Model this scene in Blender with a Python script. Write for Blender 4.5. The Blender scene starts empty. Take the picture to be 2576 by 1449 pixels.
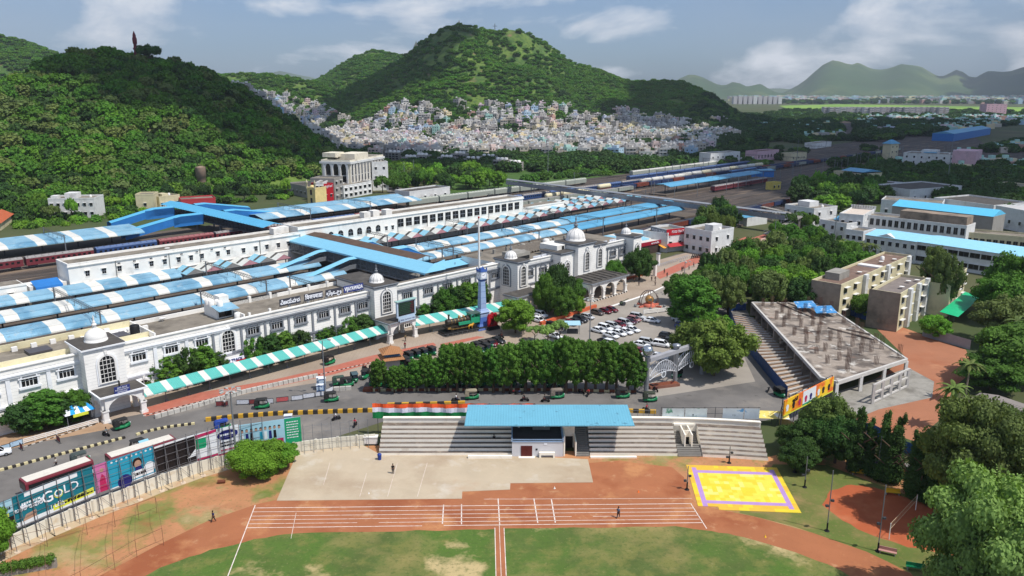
import bpy, math, random
import numpy as np
from mathutils import Vector, Matrix, noise as mnoise
R=math.radians; PI=math.pi
rnd=random.Random(7)
sc=bpy.context.scene
# ---------------------------------------------------------------- camera
F=1990.; CX=1288.; CY=724.5; H=60.; PITCH=R(14.0)
cp,sp=math.cos(PITCH),math.sin(PITCH)
cam_d=bpy.data.cameras.new('camera'); cam=bpy.data.objects.new('camera',cam_d); sc.collection.objects.link(cam)
cam.location=(0,0,H); cam.rotation_euler=(R(90)-PITCH,0,0)
cam_d.sensor_width=36; cam_d.lens=F/2576*36; cam_d.clip_start=1; cam_d.clip_end=60000
sc.camera=cam
# ---------------------------------------------------------------- sun, sky, exposure
SUNV=Vector((.462,-.262,.846)).normalized()
sd=bpy.data.lights.new('sun','SUN'); sd.energy=4.5; sd.angle=R(.53); sd.color=(1,.955,.89)
so=bpy.data.objects.new('sun',sd); sc.collection.objects.link(so); so.location=(200,-100,900)
so.rotation_euler=SUNV.to_track_quat('Z','Y').to_euler()
w=bpy.data.worlds.new('World'); sc.world=w; w.use_nodes=True
wt=w.node_tree; wn=wt.nodes; wl=wt.links; wn.clear()
wo=wn.new('ShaderNodeOutputWorld'); bg=wn.new('ShaderNodeBackground'); sky=wn.new('ShaderNodeTexSky')
sky.sky_type='NISHITA'; sky.sun_disc=False; sky.sun_elevation=math.asin(SUNV.z); sky.sun_rotation=math.atan2(SUNV.x,SUNV.y)
sky.air_density=1.0; sky.dust_density=1.2; sky.ozone_density=2.0
def wnode(t,**k):
    n=wn.new(t)
    for a,b in k.items(): setattr(n,a,b)
    return n
tc=wnode('ShaderNodeTexCoord'); mp=wnode('ShaderNodeMapping'); mp.inputs['Scale'].default_value=(1,1,2.6); mp.inputs['Location'].default_value=(3.3,1.7,.35)
wl.new(tc.outputs['Generated'],mp.inputs['Vector'])
n1=wnode('ShaderNodeTexNoise'); n1.inputs['Scale'].default_value=5.2; n1.inputs['Detail'].default_value=9; n1.inputs['Roughness'].default_value=.56; n1.inputs['Distortion'].default_value=.25
wl.new(mp.outputs[0],n1.inputs['Vector'])
rp=wnode('ShaderNodeValToRGB'); rp.color_ramp.elements[0].position=.50; rp.color_ramp.elements[0].color=(0,0,0,1); rp.color_ramp.elements[1].position=.64; rp.color_ramp.elements[1].color=(1,1,1,1)
wl.new(n1.outputs['Fac'],rp.inputs[0])
n2=wnode('ShaderNodeTexNoise'); n2.inputs['Scale'].default_value=1.9; n2.inputs['Detail'].default_value=5
wl.new(mp.outputs[0],n2.inputs['Vector'])
rp2=wnode('ShaderNodeValToRGB'); rp2.color_ramp.elements[0].position=.36; rp2.color_ramp.elements[1].position=.64
wl.new(n2.outputs['Fac'],rp2.inputs[0])
sepw=wnode('ShaderNodeSeparateXYZ'); wl.new(tc.outputs['Generated'],sepw.inputs[0])
# sky tone: Nishita, tinted, veiled by thin high cloud (grey blue), with cumulus on top
tint=wnode('ShaderNodeMix',data_type='RGBA',blend_type='MULTIPLY'); tint.inputs['Factor'].default_value=1
wl.new(sky.outputs[0],tint.inputs['A']); tint.inputs['B'].default_value=(.40,.55,.76,1)
veil=wnode('ShaderNodeMix',data_type='RGBA'); wl.new(tint.outputs['Result'],veil.inputs['A']); veil.inputs['B'].default_value=(2.9,3.4,4.1,1)
vm=wnode('ShaderNodeMath',operation='MULTIPLY'); wl.new(rp2.outputs[0],vm.inputs[0]); vm.inputs[1].default_value=.42
wl.new(vm.outputs[0],veil.inputs['Factor'])
cum=wnode('ShaderNodeMix',data_type='RGBA'); wl.new(veil.outputs['Result'],cum.inputs['A']); cum.inputs['B'].default_value=(6.0,6.2,6.5,1)
cm_=wnode('ShaderNodeMath',operation='MULTIPLY'); wl.new(rp.outputs[0],cm_.inputs[0]); cm_.inputs[1].default_value=.95
wl.new(cm_.outputs[0],cum.inputs['Factor'])
wl.new(cum.outputs['Result'],bg.inputs['Color']); bg.inputs['Strength'].default_value=.15
wl.new(bg.outputs[0],wo.inputs['Surface'])
sc.view_settings.view_transform='Standard'; sc.view_settings.look='None'; sc.view_settings.exposure=0; sc.view_settings.gamma=1
sc.cycles.use_denoising=True; sc.cycles.max_bounces=6; sc.cycles.diffuse_bounces=3; sc.cycles.glossy_bounces=2; sc.cycles.transmission_bounces=2; sc.cycles.transparent_max_bounces=6; sc.cycles.volume_bounces=0
# ---------------------------------------------------------------- mapping helpers (survey of the photograph: pixel -> metres)
def G(x,y,z=0.):
    a=(x-CX)/F; b=(y-CY)/F; d=(a,cp-b*sp,-sp-b*cp); t=(z-H)/d[2]
    return (d[0]*t,d[1]*t,z)
def AT(x,y,Y):
    a=(x-CX)/F; b=(y-CY)/F; d=(a,cp-b*sp,-sp-b*cp); t=Y/d[1]
    return (d[0]*t,Y,H+d[2]*t)
TH=R(44.0); ux,uy=math.sin(TH),math.cos(TH); UROT=R(46.0)
def UV(u,v,z=0.): return (u*ux-v*uy,u*uy+v*ux,z)
def toUV(X,Y): return (X*ux+Y*uy,-X*uy+Y*ux)
def inpoly(x,y,P):
    c=False; j=len(P)-1
    for i in range(len(P)):
        xi,yi=P[i][:2]; xj,yj=P[j][:2]
        if (yi>y)!=(yj>y) and x<(xj-xi)*(y-yi)/(yj-yi)+xi: c=not c
        j=i
    return c
# ---------------------------------------------------------------- objects
COL=sc.collection
def tag(o,label=None,cat=None,group=None,kind=None):
    if label: o['label']=label
    if cat: o['category']=cat
    if group: o['group']=group
    if kind: o['kind']=kind
    return o
def thing(name,label,cat,loc=(0,0,0),rz=0,group=None):
    o=bpy.data.objects.new(name,None); o.empty_display_size=.5; COL.objects.link(o)
    o.location=loc; o.rotation_euler=(0,0,rz); return tag(o,label,cat,group)
def sthing(name,label,cat,u,v,group=None): return thing(name,label,cat,UV(u,v),UROT,group)
def dup(o,loc=None,rz=None,label=None,group=None,scale=None,parent=None,color=None):
    c=o.copy(); COL.objects.link(c)
    if parent is not None: c.parent=parent
    if loc is not None: c.location=loc
    if rz is not None: c.rotation_euler=(0,0,rz)
    if scale is not None: c.scale=scale if hasattr(scale,'__len__') else (scale,)*3
    if label: c['label']=label
    if group: c['group']=group
    if color is not None: c.color=color
    for ch in KIDS.get(o.name,[]):
        k=dup(ch,parent=c,color=color)
        KIDS.setdefault(c.name,[]).append(k)
    return c
KIDS={}
ICO={}
class MB:
    def __init__(s,o=(0,0,0)): s.V=[];s.F=[];s.I=[];s.S=[];s.o=tuple(o)+(0,)*(3-len(o))
    def add(s,vs,fs,m=0,sm=False):
        b=len(s.V); o=s.o
        s.V+=[(v[0]-o[0],v[1]-o[1],v[2]-o[2]) for v in vs]
        for f in fs: s.F.append([b+i for i in f]); s.I.append(m); s.S.append(sm)
        return s
    def box(s,x0,x1,y0,y1,z0,z1,m=0):
        return s.add([(x0,y0,z0),(x1,y0,z0),(x1,y1,z0),(x0,y1,z0),(x0,y0,z1),(x1,y0,z1),(x1,y1,z1),(x0,y1,z1)],
            [(3,2,1,0),(4,5,6,7),(0,1,5,4),(1,2,6,5),(2,3,7,6),(3,0,4,7)],m)
    def prism(s,P,z0,z1,m=0,top=None):
        n=len(P); s.add([(p[0],p[1],z0) for p in P]+[(p[0],p[1],z1) for p in P],[tuple(range(n-1,-1,-1))]+[(i,(i+1)%n,n+(i+1)%n,n+i) for i in range(n)],m)
        s.add([(p[0],p[1],z1) for p in P],[tuple(range(n))],m if top is None else top); return s
    def ext(s,P,d,m=0):
        "polygon P (3d) extruded by vector d"
        n=len(P); Q=[(p[0]+d[0],p[1]+d[1],p[2]+d[2]) for p in P]
        return s.add(list(P)+Q,[tuple(range(n-1,-1,-1)),tuple(range(n,2*n))]+[(i,(i+1)%n,n+(i+1)%n,n+i) for i in range(n)],m)
    def quad(s,P,m=0): return s.add(P,[tuple(range(len(P)))],m)
    def bar(s,p,q,wd,h,m=0):
        "box beam from p to q, width wd, height h centred"
        p=Vector(p);q=Vector(q);d=(q-p)
        if d.length<1e-6: return s
        d.normalize(); side=d.cross(Vector((0,0,1)))
        if side.length<1e-3: side=Vector((1,0,0))
        side.normalize(); up=side.cross(d)
        a=side*wd/2;b=up*h/2
        vs=[p-a-b,p+a-b,p+a+b,p-a+b,q-a-b,q+a-b,q+a+b,q-a+b]
        return s.add([tuple(v) for v in vs],[(0,1,2,3),(7,6,5,4),(0,4,5,1),(1,5,6,2),(2,6,7,3),(3,7,4,0)],m)
    def tube(s,p,q,r,n=6,m=0,r2=None,sm=True):
        p=Vector(p);q=Vector(q);d=q-p
        if d.length<1e-6: return s
        d.normalize(); a=d.orthogonal().normalized(); b=d.cross(a); r2=r if r2 is None else r2
        vs=[];
        for k,(c,rr) in enumerate(((p,r),(q,r2))):
            for i in range(n):
                t=2*PI*i/n; vs.append(tuple(c+a*math.cos(t)*rr+b*math.sin(t)*rr))
        s.add(vs,[(i,(i+1)%n,n+(i+1)%n,n+i) for i in range(n)],m,sm)
        s.add(vs,[tuple(range(n-1,-1,-1)),tuple(range(n,2*n))],m); return s
    def lathe(s,prof,c,n=12,m=0,sm=True,sx=1,sy=1):
        vs=[];fs=[];k=len(prof)
        for r,z in prof:
            for i in range(n):
                t=2*PI*i/n; vs.append((c[0]+math.cos(t)*r*sx,c[1]+math.sin(t)*r*sy,c[2]+z))
        for j in range(k-1):
            for i in range(n): fs.append((j*n+i,j*n+(i+1)%n,(j+1)*n+(i+1)%n,(j+1)*n+i))
        s.add(vs,fs,m,sm)
        if prof[-1][0]>.01: s.add([vs[(k-1)*n+i] for i in range(n)],[tuple(range(n))],m)
        if prof[0][0]>.01: s.add([vs[i] for i in range(n-1,-1,-1)],[tuple(range(n))],m)
        return s
    def ball(s,c,r,n=10,k=6,m=0,sz=1):
        return s.lathe([(max(r*math.sin(PI*i/k),.001),-r*sz*math.cos(PI*i/k)) for i in range(k+1)],c,n,m)
    def done(s,name,mats,parent=None,loc=None,rz=None):
        me=bpy.data.meshes.new(name); me.from_pydata(s.V,[],s.F)
        for mt in (mats if isinstance(mats,(list,tuple)) else [mats]): me.materials.append(mt)
        if s.F:
            me.polygons.foreach_set('material_index',s.I); me.polygons.foreach_set('use_smooth',s.S)
        me.update()
        o=bpy.data.objects.new(name,me); COL.objects.link(o)
        if parent is not None: o.parent=parent; KIDS.setdefault(parent.name,[]).append(o)
        if loc is not None: o.location=loc
        if rz is not None: o.rotation_euler=(0,0,rz)
        return o
def place(o,parent,loc,rz=0,scale=None):
    "copy of a part (with its sub-parts) onto a parent"
    c=dup(o,loc=loc,rz=rz,parent=parent,scale=scale); KIDS.setdefault(parent.name,[]).append(c); return c
def meshobj(name,me,parent=None,loc=None,rz=None,scale=None):
    o=bpy.data.objects.new(name,me); COL.objects.link(o)
    if parent is not None: o.parent=parent; KIDS.setdefault(parent.name,[]).append(o)
    if loc is not None: o.location=loc
    if rz is not None: o.rotation_euler=(0,0,rz)
    if scale is not None: o.scale=scale if hasattr(scale,'__len__') else (scale,)*3
    return o
# ---------------------------------------------------------------- materials
def lin(c): c=c/255.; return c/12.92 if c<=.04045 else ((c+.055)/1.055)**2.4
def rgb(r,g,b): return (lin(r),lin(g),lin(b),1)
MC={}
def M(name,col,rough=.85,var=.12,scl=.6,metal=0,spec=.3,stain=None,bump=0,wave=None,grid=None,objcol=False,emit=0,trans=0,rndv=0,stretch=None,wvar=0):
    """stain=(rgb,scale,lo,hi,amount); wave=(axis,period,depth) corrugation; grid=(axis,period,width,rgb) drawn joints"""
    if name in MC: return MC[name]
    mt=bpy.data.materials.new(name); mt.use_nodes=True; t=mt.node_tree; N=t.nodes; L=t.links
    b=N['Principled BSDF']; b.inputs['Roughness'].default_value=rough; b.inputs['Metallic'].default_value=metal; b.inputs['Specular IOR Level'].default_value=spec
    c=col if len(col)==4 else rgb(*col)
    tcn=N.new('ShaderNodeTexCoord'); ob=tcn.outputs['Object']
    if stretch:
        mpp=N.new('ShaderNodeMapping'); mpp.vector_type='TEXTURE'; mpp.inputs['Rotation'].default_value=(0,0,stretch[0]); mpp.inputs['Scale'].default_value=(stretch[1],1,1); L.new(ob,mpp.inputs['Vector']); ob=mpp.outputs[0]
    def noise(scale,detail=4,vec=None):
        n=N.new('ShaderNodeTexNoise'); n.inputs['Scale'].default_value=scale; n.inputs['Detail'].default_value=detail; n.inputs['Roughness'].default_value=.6
        L.new(vec or ob,n.inputs['Vector']); return n.outputs['Fac']
    def mix(fac,a,bb,mode='MIX'):
        m=N.new('ShaderNodeMix'); m.data_type='RGBA'; m.blend_type=mode
        for sock,val in (('Factor',fac),('A',a),('B',bb)):
            if isinstance(val,bpy.types.NodeSocket): L.new(val,m.inputs[sock])
            else: m.inputs[sock].default_value=val
        return m.outputs['Result']
    def rng(v,lo,hi,a=0,bb=1):
        m=N.new('ShaderNodeMapRange'); L.new(v,m.inputs[0]); m.inputs[1].default_value=lo; m.inputs[2].default_value=hi; m.inputs[3].default_value=a; m.inputs[4].default_value=bb; return m.outputs[0]
    nz=noise(scl)
    base=c
    if objcol:
        oi=N.new('ShaderNodeObjectInfo'); base=oi.outputs['Color']
    f=rng(nz,.28,.72,1-var,1+var)
    cmb=N.new('ShaderNodeCombineColor')
    for i in range(3): L.new(f,cmb.inputs[i])
    cur=mix(1.0,base,cmb.outputs[0],'MULTIPLY')
    if rndv:
        oi=N.new('ShaderNodeObjectInfo'); rr=rng(oi.outputs['Random'],0,1,1-rndv,1+rndv)
        hs=N.new('ShaderNodeHueSaturation'); L.new(cur,hs.inputs['Color']); L.new(rr,hs.inputs['Value'])
        r2=N.new('ShaderNodeMath'); r2.operation='FRACT'; m7=N.new('ShaderNodeMath'); m7.operation='MULTIPLY'; m7.inputs[1].default_value=7.31
        L.new(oi.outputs['Random'],m7.inputs[0]); L.new(m7.outputs[0],r2.inputs[0]); L.new(rng(r2.outputs[0],0,1,.5-rndv*.10,.5+rndv*.06),hs.inputs['Hue'])
        cur=hs.outputs[0]
    if wvar:
        gp=N.new('ShaderNodeNewGeometry'); a1=rng(noise(.022,3,gp.outputs['Position']),.36,.64,1-wvar,1+wvar); a2=rng(noise(.35,2,gp.outputs['Position']),.34,.66,1-wvar*.8,1+wvar*.8)
        mm=N.new('ShaderNodeMath'); mm.operation='MULTIPLY'; L.new(a1,mm.inputs[0]); L.new(a2,mm.inputs[1]); cc=N.new('ShaderNodeCombineColor'); L.new(mm.outputs[0],cc.inputs[0]); L.new(mm.outputs[0],cc.inputs[1]); L.new(a2,cc.inputs[2]); cur=mix(1.0,cur,cc.outputs[0],'MULTIPLY')
    if stain:
        sts=stain if isinstance(stain,list) else [stain]
        for st in sts:
            cur=mix(rng(noise(st[1],6),st[2],st[3],0,st[4]),cur,rgb(*st[0]))
    if grid:
        for gax,per,wd,gc in (grid if isinstance(grid,list) else [grid]):
            sx=N.new('ShaderNodeSeparateXYZ'); L.new(ob,sx.inputs[0])
            m1=N.new('ShaderNodeMath'); m1.operation='FLOORED_MODULO'; L.new(sx.outputs[gax],m1.inputs[0]); m1.inputs[1].default_value=per
            m2=N.new('ShaderNodeMath'); m2.operation='LESS_THAN'; L.new(m1.outputs[0],m2.inputs[0]); m2.inputs[1].default_value=wd
            cur=mix(m2.outputs[0],cur,rgb(*gc))
    if isinstance(cur,bpy.types.NodeSocket): L.new(cur,b.inputs['Base Color'])
    hgt=None
    if wave:
        sx=N.new('ShaderNodeSeparateXYZ'); L.new(ob,sx.inputs[0]); m1=N.new('ShaderNodeMath'); m1.operation='MULTIPLY'; L.new(sx.outputs[wave[0]],m1.inputs[0]); m1.inputs[1].default_value=2*PI/wave[1]
        m2=N.new('ShaderNodeMath'); m2.operation='SINE'; L.new(m1.outputs[0],m2.inputs[0]); hgt=m2.outputs[0]
        bp=N.new('ShaderNodeBump'); bp.inputs['Distance'].default_value=wave[2]; bp.inputs['Strength'].default_value=1; L.new(hgt,bp.inputs['Height']); L.new(bp.outputs[0],b.inputs['Normal'])
    elif bump:
        bp=N.new('ShaderNodeBump'); bp.inputs['Distance'].default_value=bump; bp.inputs['Strength'].default_value=.8; L.new(noise(scl*5,6),bp.inputs['Height']); L.new(bp.outputs[0],b.inputs['Normal'])
    if trans:
        tr=N.new('ShaderNodeBsdfTranslucent'); ms=N.new('ShaderNodeMixShader'); ms.inputs[0].default_value=trans
        if isinstance(cur,bpy.types.NodeSocket):
            L.new(mix(1.0,cur,(1.25,1.3,.6,1),'MULTIPLY'),tr.inputs['Color'])
        out=N['Material Output']; L.new(b.outputs[0],ms.inputs[1]); L.new(tr.outputs[0],ms.inputs[2]); L.new(ms.outputs[0],out.inputs['Surface'])
    if emit:
        b.inputs['Emission Color'].default_value=c; b.inputs['Emission Strength'].default_value=emit
    MC[name]=mt; return mt
white=M('white_paint',(232,229,224),rough=.7,var=.05,stain=((150,150,145),.35,.56,.78,.5),scl=.9)
wall_white=M('wall_white',(243,240,234),rough=.75,var=.03,stain=[((178,176,170),.30,.54,.74,.5),((150,146,138),1.1,.62,.74,.45)],grid=(2,.62,.045,(206,204,202)))
wall_plain=M('wall_plain_white',(234,231,224),rough=.8,var=.05,stain=[((135,132,125),.22,.56,.78,.6),((95,90,82),.9,.66,.82,.5)])
greytrim=M('grey_trim',(126,130,136),rough=.8,var=.15)
whitetrim=M('white_trim',(232,233,235),rough=.7,var=.08,stain=((120,118,112),.8,.6,.8,.6))
glass=M('dark_glass',(26,28,30),rough=.15,var=.3,spec=.5)
blueroof=M('blue_roof',(130,172,194),rough=.55,var=.10,scl=.25,wave=(0,.5,.02),stain=[((82,132,162),.14,.50,.64,.7),((160,176,182),.5,.56,.68,.65),((116,112,106),.9,.63,.72,.6)])
blueroof2=M('light_blue_roof',(140,192,212),rough=.5,var=.06,scl=.2,wave=(0,.6,.02),stain=((96,160,196),.15,.58,.8,.35))
bluedeep=M('deep_blue_paint',(44,116,186),rough=.55,var=.10)
whiteroof=M('white_roof',(214,212,204),rough=.6,var=.06,wave=(0,.5,.02),stain=((160,150,135),.5,.6,.85,.4))
tealroof=M('teal_roof',(92,180,170),rough=.55,var=.06,scl=.3,wave=(0,.4,.02),stain=((70,140,136),.5,.62,.85,.4))
conc=M('concrete',(150,146,138),rough=.9,var=.14,stain=[((90,86,78),.25,.48,.72,.7),((190,186,176),.7,.6,.8,.4)],bump=.01)
roofconc=M('roof_concrete',(132,124,112),rough=.95,var=.18,stain=[((72,66,58),.16,.45,.68,.75),((176,168,152),.5,.58,.78,.5)],scl=.4)
darkroof=M('dark_roof',(78,74,70),rough=.95,var=.2,stain=((130,124,114),.35,.55,.75,.5))
steel=M('steel_grey',(120,124,128),rough=.6,var=.12,metal=.2)
darksteel=M('dark_steel',(62,64,68),rough=.7,var=.2)
rust=M('rust',(112,66,46),rough=.9,var=.25)
black=M('black_paint',(24,24,26),rough=.6,var=.2)
rubber=M('rubber',(20,20,20),rough=.9,var=.1)
yellow=M('yellow_paint',(222,176,40),rough=.7,var=.12,stain=((120,100,60),2,.6,.8,.5))
cream=M('cream_wall',(214,204,168),rough=.85,var=.07,stain=[((120,112,92),.25,.52,.76,.6),((70,66,58),.8,.66,.84,.5)])
chrome=M('chrome',(190,194,198),rough=.25,metal=.9,var=.1,spec=.5)
red=M('red_paint',(176,28,40),rough=.5,var=.1)
orange=M('orange_awning',(236,160,60),rough=.8,var=.08)
green=M('green_paint',(22,118,76),rough=.5,var=.12)
brown=M('brown_sheet',(92,74,62),rough=.85,var=.18,wave=(1,.5,.02),stain=((58,46,40),.2,.5,.75,.5))
brick=M('red_brick_paving',(176,104,86),rough=.9,var=.12,stain=((140,120,105),.3,.5,.8,.5))
skin=M('skin',(120,80,58),rough=.7,var=.05)
hairm=M('hair',(22,18,16),rough=.8,var=.1)
# ================================================================ LAND
def seg_ridges(defs):
    out=[]
    for name,pts,wf in defs:
        P=[AT(px,py,Y)+(w_,) for px,py,Y,w_ in pts]
        out.append((name,np.array(P)))
    return out
RD=seg_ridges([
 ('west_hill',[(-420,300,560,200),(-200,270,570,200),(0,222,590,215),(60,212,600,220),(100,195,600,225),(150,166,600,230),(190,141,600,235),(250,134,602,235),(300,143,605,235),(400,160,606,230),(470,170,610,220),(550,205,615,215),(600,232,620,205),(667,280,620,185),(733,325,620,150),(800,362,620,120),(850,400,620,90)],0),
 ('far_west_hill',[(-300,60,1500,400),(0,92,1500,400),(50,104,1500,400),(100,126,1500,400),(170,154,1500,380),(240,187,1500,340),(320,217,1500,260)],0),
 ('back_ridge',[(480,196,1500,250),(560,190,1500,260),(620,189,1500,260),(700,192,1500,260),(790,207,1500,250),(860,235,1500,200)],0),
 ('back_hill',[(760,222,2100,380),(800,203,2100,420),(850,170,2100,450),(900,140,2100,480),(940,126,2100,480),(985,136,2100,470),(1060,150,2100,450),(1150,190,2100,400)],0),
 ('temple_hill',[(820,262,1500,250),(860,243,1500,300),(892,215,1500,330),(925,202,1500,350),(959,182,1500,380),(1002,159,1500,410),(1039,129,1500,430),(1065,115,1500,440),(1092,95,1500,450),(1125,75,1500,460),(1155,66,1500,460),(1192,68,1500,460),(1242,80,1500,460),(1279,79,1500,460),(1325,84,1500,455),(1359,104,1500,450),(1392,124,1500,440),(1432,156,1500,430),(1492,174,1500,420),(1542,197,1500,400),(1592,210,1500,385),(1659,206,1500,380),(1717,209,1500,370),(1750,221,1500,330),(1784,250,1500,280),(1812,270,1500,230),(1850,296,1500,160)],0),
])
MTD=seg_ridges([
 ('m1',[(1640,215,7600,1200),(1700,205,7600,1300),(1717,193,7600,1400),(1740,183,7600,1500),(1767,190,7600,1500),(1790,203,7600,1400),(1817,217,7600,1100),(1844,204,7600,1100),(1860,207,7600,1100),(1884,218,7600,1000),(1910,208,7600,1000),(1947,232,7600,800)],0),
 ('m2',[(1965,236,8300,900),(2017,210,8300,1500),(2050,180,8300,1900),(2070,163,8300,2000),(2094,151,8300,2000),(2117,154,8300,2000),(2142,163,8300,2000),(2157,155,8300,1900),(2174,162,8300,1900),(2187,172,8300,1900),(2217,177,8300,1900),(2244,172,8300,1900),(2264,162,8300,2000),(2317,168,8300,1900),(2350,187,8300,1700),(2370,193,8300,1600),(2404,175,8300,1600),(2424,183,8300,1500),(2447,200,8300,1500),(2484,178,8300,1700),(2534,178,8300,1700),(2576,163,8300,1700),(2700,150,8300,1700),(2900,190,8300,1700)],0),
 ('m3',[(560,205,12000,1500),(640,196,12000,1600),(690,180,12000,1800),(705,176,12000,1800),(740,184,12000,1800),(790,196,12000,1500)],0),
 ('m4',[(1560,225,12000,1500),(1660,215,12000,1800),(1960,222,12000,1500),(2060,226,12000,1500)],0),
])
RR_=[0]
def hfield(X,Y,RR,pw=1.25):
    X=np.asarray(X,float); Y=np.asarray(Y,float); h=np.zeros_like(X); X_=X
    for name,P in RR:
        X=X_*(P[:,1].mean()/np.maximum(Y,1)) if P[0,1]>5000 else X_
        P=P[np.argsort(P[:,0])]; x,y,z,w_=P[:,0],P[:,1],np.maximum(P[:,2],0),P[:,3]
        zz=np.interp(X,x,z); yy=np.interp(X,x,y); ww=np.interp(X,x,w_)
        ex=np.where(X<x[0],x[0]-X,np.where(X>x[-1],X-x[-1],0)); zz=zz*np.clip(1-ex/(ww*.6),0,1)
        r=np.clip(1-np.abs(Y-yy)/ww,0,1)
        v=zz*(r**1.1)*(1+.30*(1-r)*r*2); RR_[0]=np.where(v>h,r,RR_[0]) if np.shape(RR_[0])==np.shape(h) else r; h=np.maximum(h,v)
    return h
def nz2(X,Y,s,seed=0.):
    # cheap smooth value noise
    X=np.asarray(X)/s+seed; Y=np.asarray(Y)/s+seed*1.7
    xi=np.floor(X); yi=np.floor(Y); fx=X-xi; fy=Y-yi; fx=fx*fx*(3-2*fx); fy=fy*fy*(3-2*fy)
    def hsh(a,b): v=np.sin(a*127.1+b*311.7)*43758.5453; return v-np.floor(v)
    return (hsh(xi,yi)*(1-fx)+hsh(xi+1,yi)*fx)*(1-fy)+(hsh(xi,yi+1)*(1-fx)+hsh(xi+1,yi+1)*fx)*fy
def terrain(X,Y):
    RR_[0]=0; h=hfield(X,Y,RD)
    n=(nz2(X,Y,90,3)-.5)*.30+(nz2(X,Y,38,9)-.5)*.14
    return h*(1+n*np.clip(h/30,0,1)*np.clip((1-RR_[0])*4,.12,1)*.9)
def th(x,y): return float(terrain(np.array([x]),np.array([y]))[0])
def gridmesh(name,x0,x1,y0,y1,st,fn,mats,cut=.3,kind='structure',dz=-.4):
    xs=np.arange(x0,x1+st,st); ys=np.arange(y0,y1+st,st); XX,YY=np.meshgrid(xs,ys); ZZ=fn(XX,YY)+dz
    nx,ny=len(xs),len(ys)
    V=np.stack([XX.ravel(),YY.ravel(),ZZ.ravel()],1)
    idx=np.arange(nx*ny).reshape(ny,nx)
    q=np.stack([idx[:-1,:-1],idx[:-1,1:],idx[1:,1:],idx[1:,:-1]],-1).reshape(-1,4)
    keep=(V[q,2].max(1)>cut); q=q[keep]
    used=np.unique(q); rm=-np.ones(len(V),int); rm[used]=np.arange(len(used)); V=V[used]; q=rm[q]
    me=bpy.data.meshes.new(name); me.from_pydata(V.tolist(),[],q.tolist()); me.materials.append(mats)
    me.polygons.foreach_set('use_smooth',[True]*len(q)); me.update()
    o=bpy.data.objects.new(name,me); COL.objects.link(o); return tag(o,kind=kind)
hillgrass=M('hill_grass',(96,118,50),rough=.95,var=.25,scl=.03,stain=[((62,92,40),.035,.44,.58,.9),((58,84,38),.16,.50,.60,.8),((134,112,82),.04,.60,.70,.8)])
gridmesh('hill_land',-620,520,330,2600,8,terrain,hillgrass)
gridmesh('far_hill_land',-1500,-600,900,2100,14,terrain,hillgrass)
mtn=M('mountain_slope',(60,84,44),rough=1,var=.28,scl=.002,stain=[((104,116,66),.0016,.5,.66,.7),((46,62,40),.004,.5,.7,.6)])
def mfn(X,Y): 
    h=hfield(X,Y,MTD); return h*(1+(nz2(X,Y,500,5)-.5)*.22*.5+(nz2(X,Y,220,8)-.5)*.10)
gridmesh('mountain_range',1000,8600,6000,10500,70,mfn,mtn,cut=2,dz=-2)
gridmesh('distant_mountains',-5500,6500,10200,13800,150,mfn,mtn,cut=2,dz=-2)
# base land: one sheet to the horizon
land=M('land_soil',(84,86,56),rough=1,var=.22,scl=.01,stain=[((56,78,36),.006,.44,.6,.85),((118,98,74),.02,.58,.72,.6),((150,150,140),.05,.66,.72,.4)])
MB().box(-16000,16000,-300,30000,-1.0,0).done('ground',land); tag(bpy.data.objects['ground'],kind='structure')
def sheet(name,P,z,mat,px=True,kind='structure',th_=.003):
    Q=[G(*p)[:2] for p in P] if px else P
    o=MB(); o.quad([(q[0],q[1],z) for q in Q]); ob=o.done(name,mat); tag(ob,kind=kind); return ob
def uvq(a,b,c,d): return [UV(a,c)[:2],UV(b,c)[:2],UV(b,d)[:2],UV(a,d)[:2]]
asph=M('asphalt',(116,112,108),rough=.92,var=.10,scl=.15,stain=[((90,87,85),.06,.48,.62,.7),((146,138,128),.10,.55,.68,.6),((76,72,70),.35,.62,.70,.6)],bump=.01)
asph2=M('parking_paving',(156,148,138),rough=.92,var=.07,scl=.2,stain=[((128,122,114),.06,.45,.7,.7),((172,166,156),.15,.6,.8,.4)])
prom=M('promenade_paving',(166,150,134),rough=.92,var=.08,scl=.2,stain=[((136,118,102),.08,.45,.72,.6)],grid=[(0,.9,.03,(140,124,108)),(1,.9,.03,(140,124,108))])
# station yard (forecourt + road): asphalt from the stadium wall to the station front
sheet('road',[(-260,1560),(0,1345),(560,1165),(742,1132),(960,1062),(1300,1075),(1900,1062),(1975,1050),(2040,1040),(1990,995),(1850,800),(1790,745),(1740,720),(1900,650),(2130,588),(2200,640),(2260,620),(2120,560),(2060,575),(1700,640),(1250,790),(240,1050),(-260,1230)],.004,asph)
park=sheet('parking_lot',[(1100,880),(1290,850),(1470,792),(1690,712),(1760,740),(1830,805),(1900,960),(1640,1000),(1610,960),(1180,960),(960,968),(900,930)],.008,asph2)
P=[(u,v) for u,v in [(10,158),(10,154),(40,152),(52,149),(58,146),(72,144),(84,139.5),(100,133),(112,130),(120,128),(135,127),(150,131),(170,131),(200,133),(222,134),(240,139),(270,146),(270,158)]]
sheet('promenade',[UV(*p)[:2] for p in P],.012,prom,px=False)
# red brick strip along the promenade kerb (photograph: a red ribbon)
sheet('brick_footpath',[(365,1048),(520,1010),(700,972),(840,942),(940,912),(1080,877),(1098,868),(1090,862),(930,896),(820,925),(690,955),(500,988),(352,1030)],.016,brick)
sheet('brick_footpath',[(1105,866),(1200,846),(1220,848),(1120,872)],.016,brick)
sheet('brick_footpath',[(1645,690),(1720,658),(1800,625),(1875,596),(1890,604),(1810,640),(1740,668),(1660,702)],.016,brick)
sheet('brick_footpath',[(1850,612),(1990,568),(2005,575),(1870,622)],.016,brick)
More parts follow.
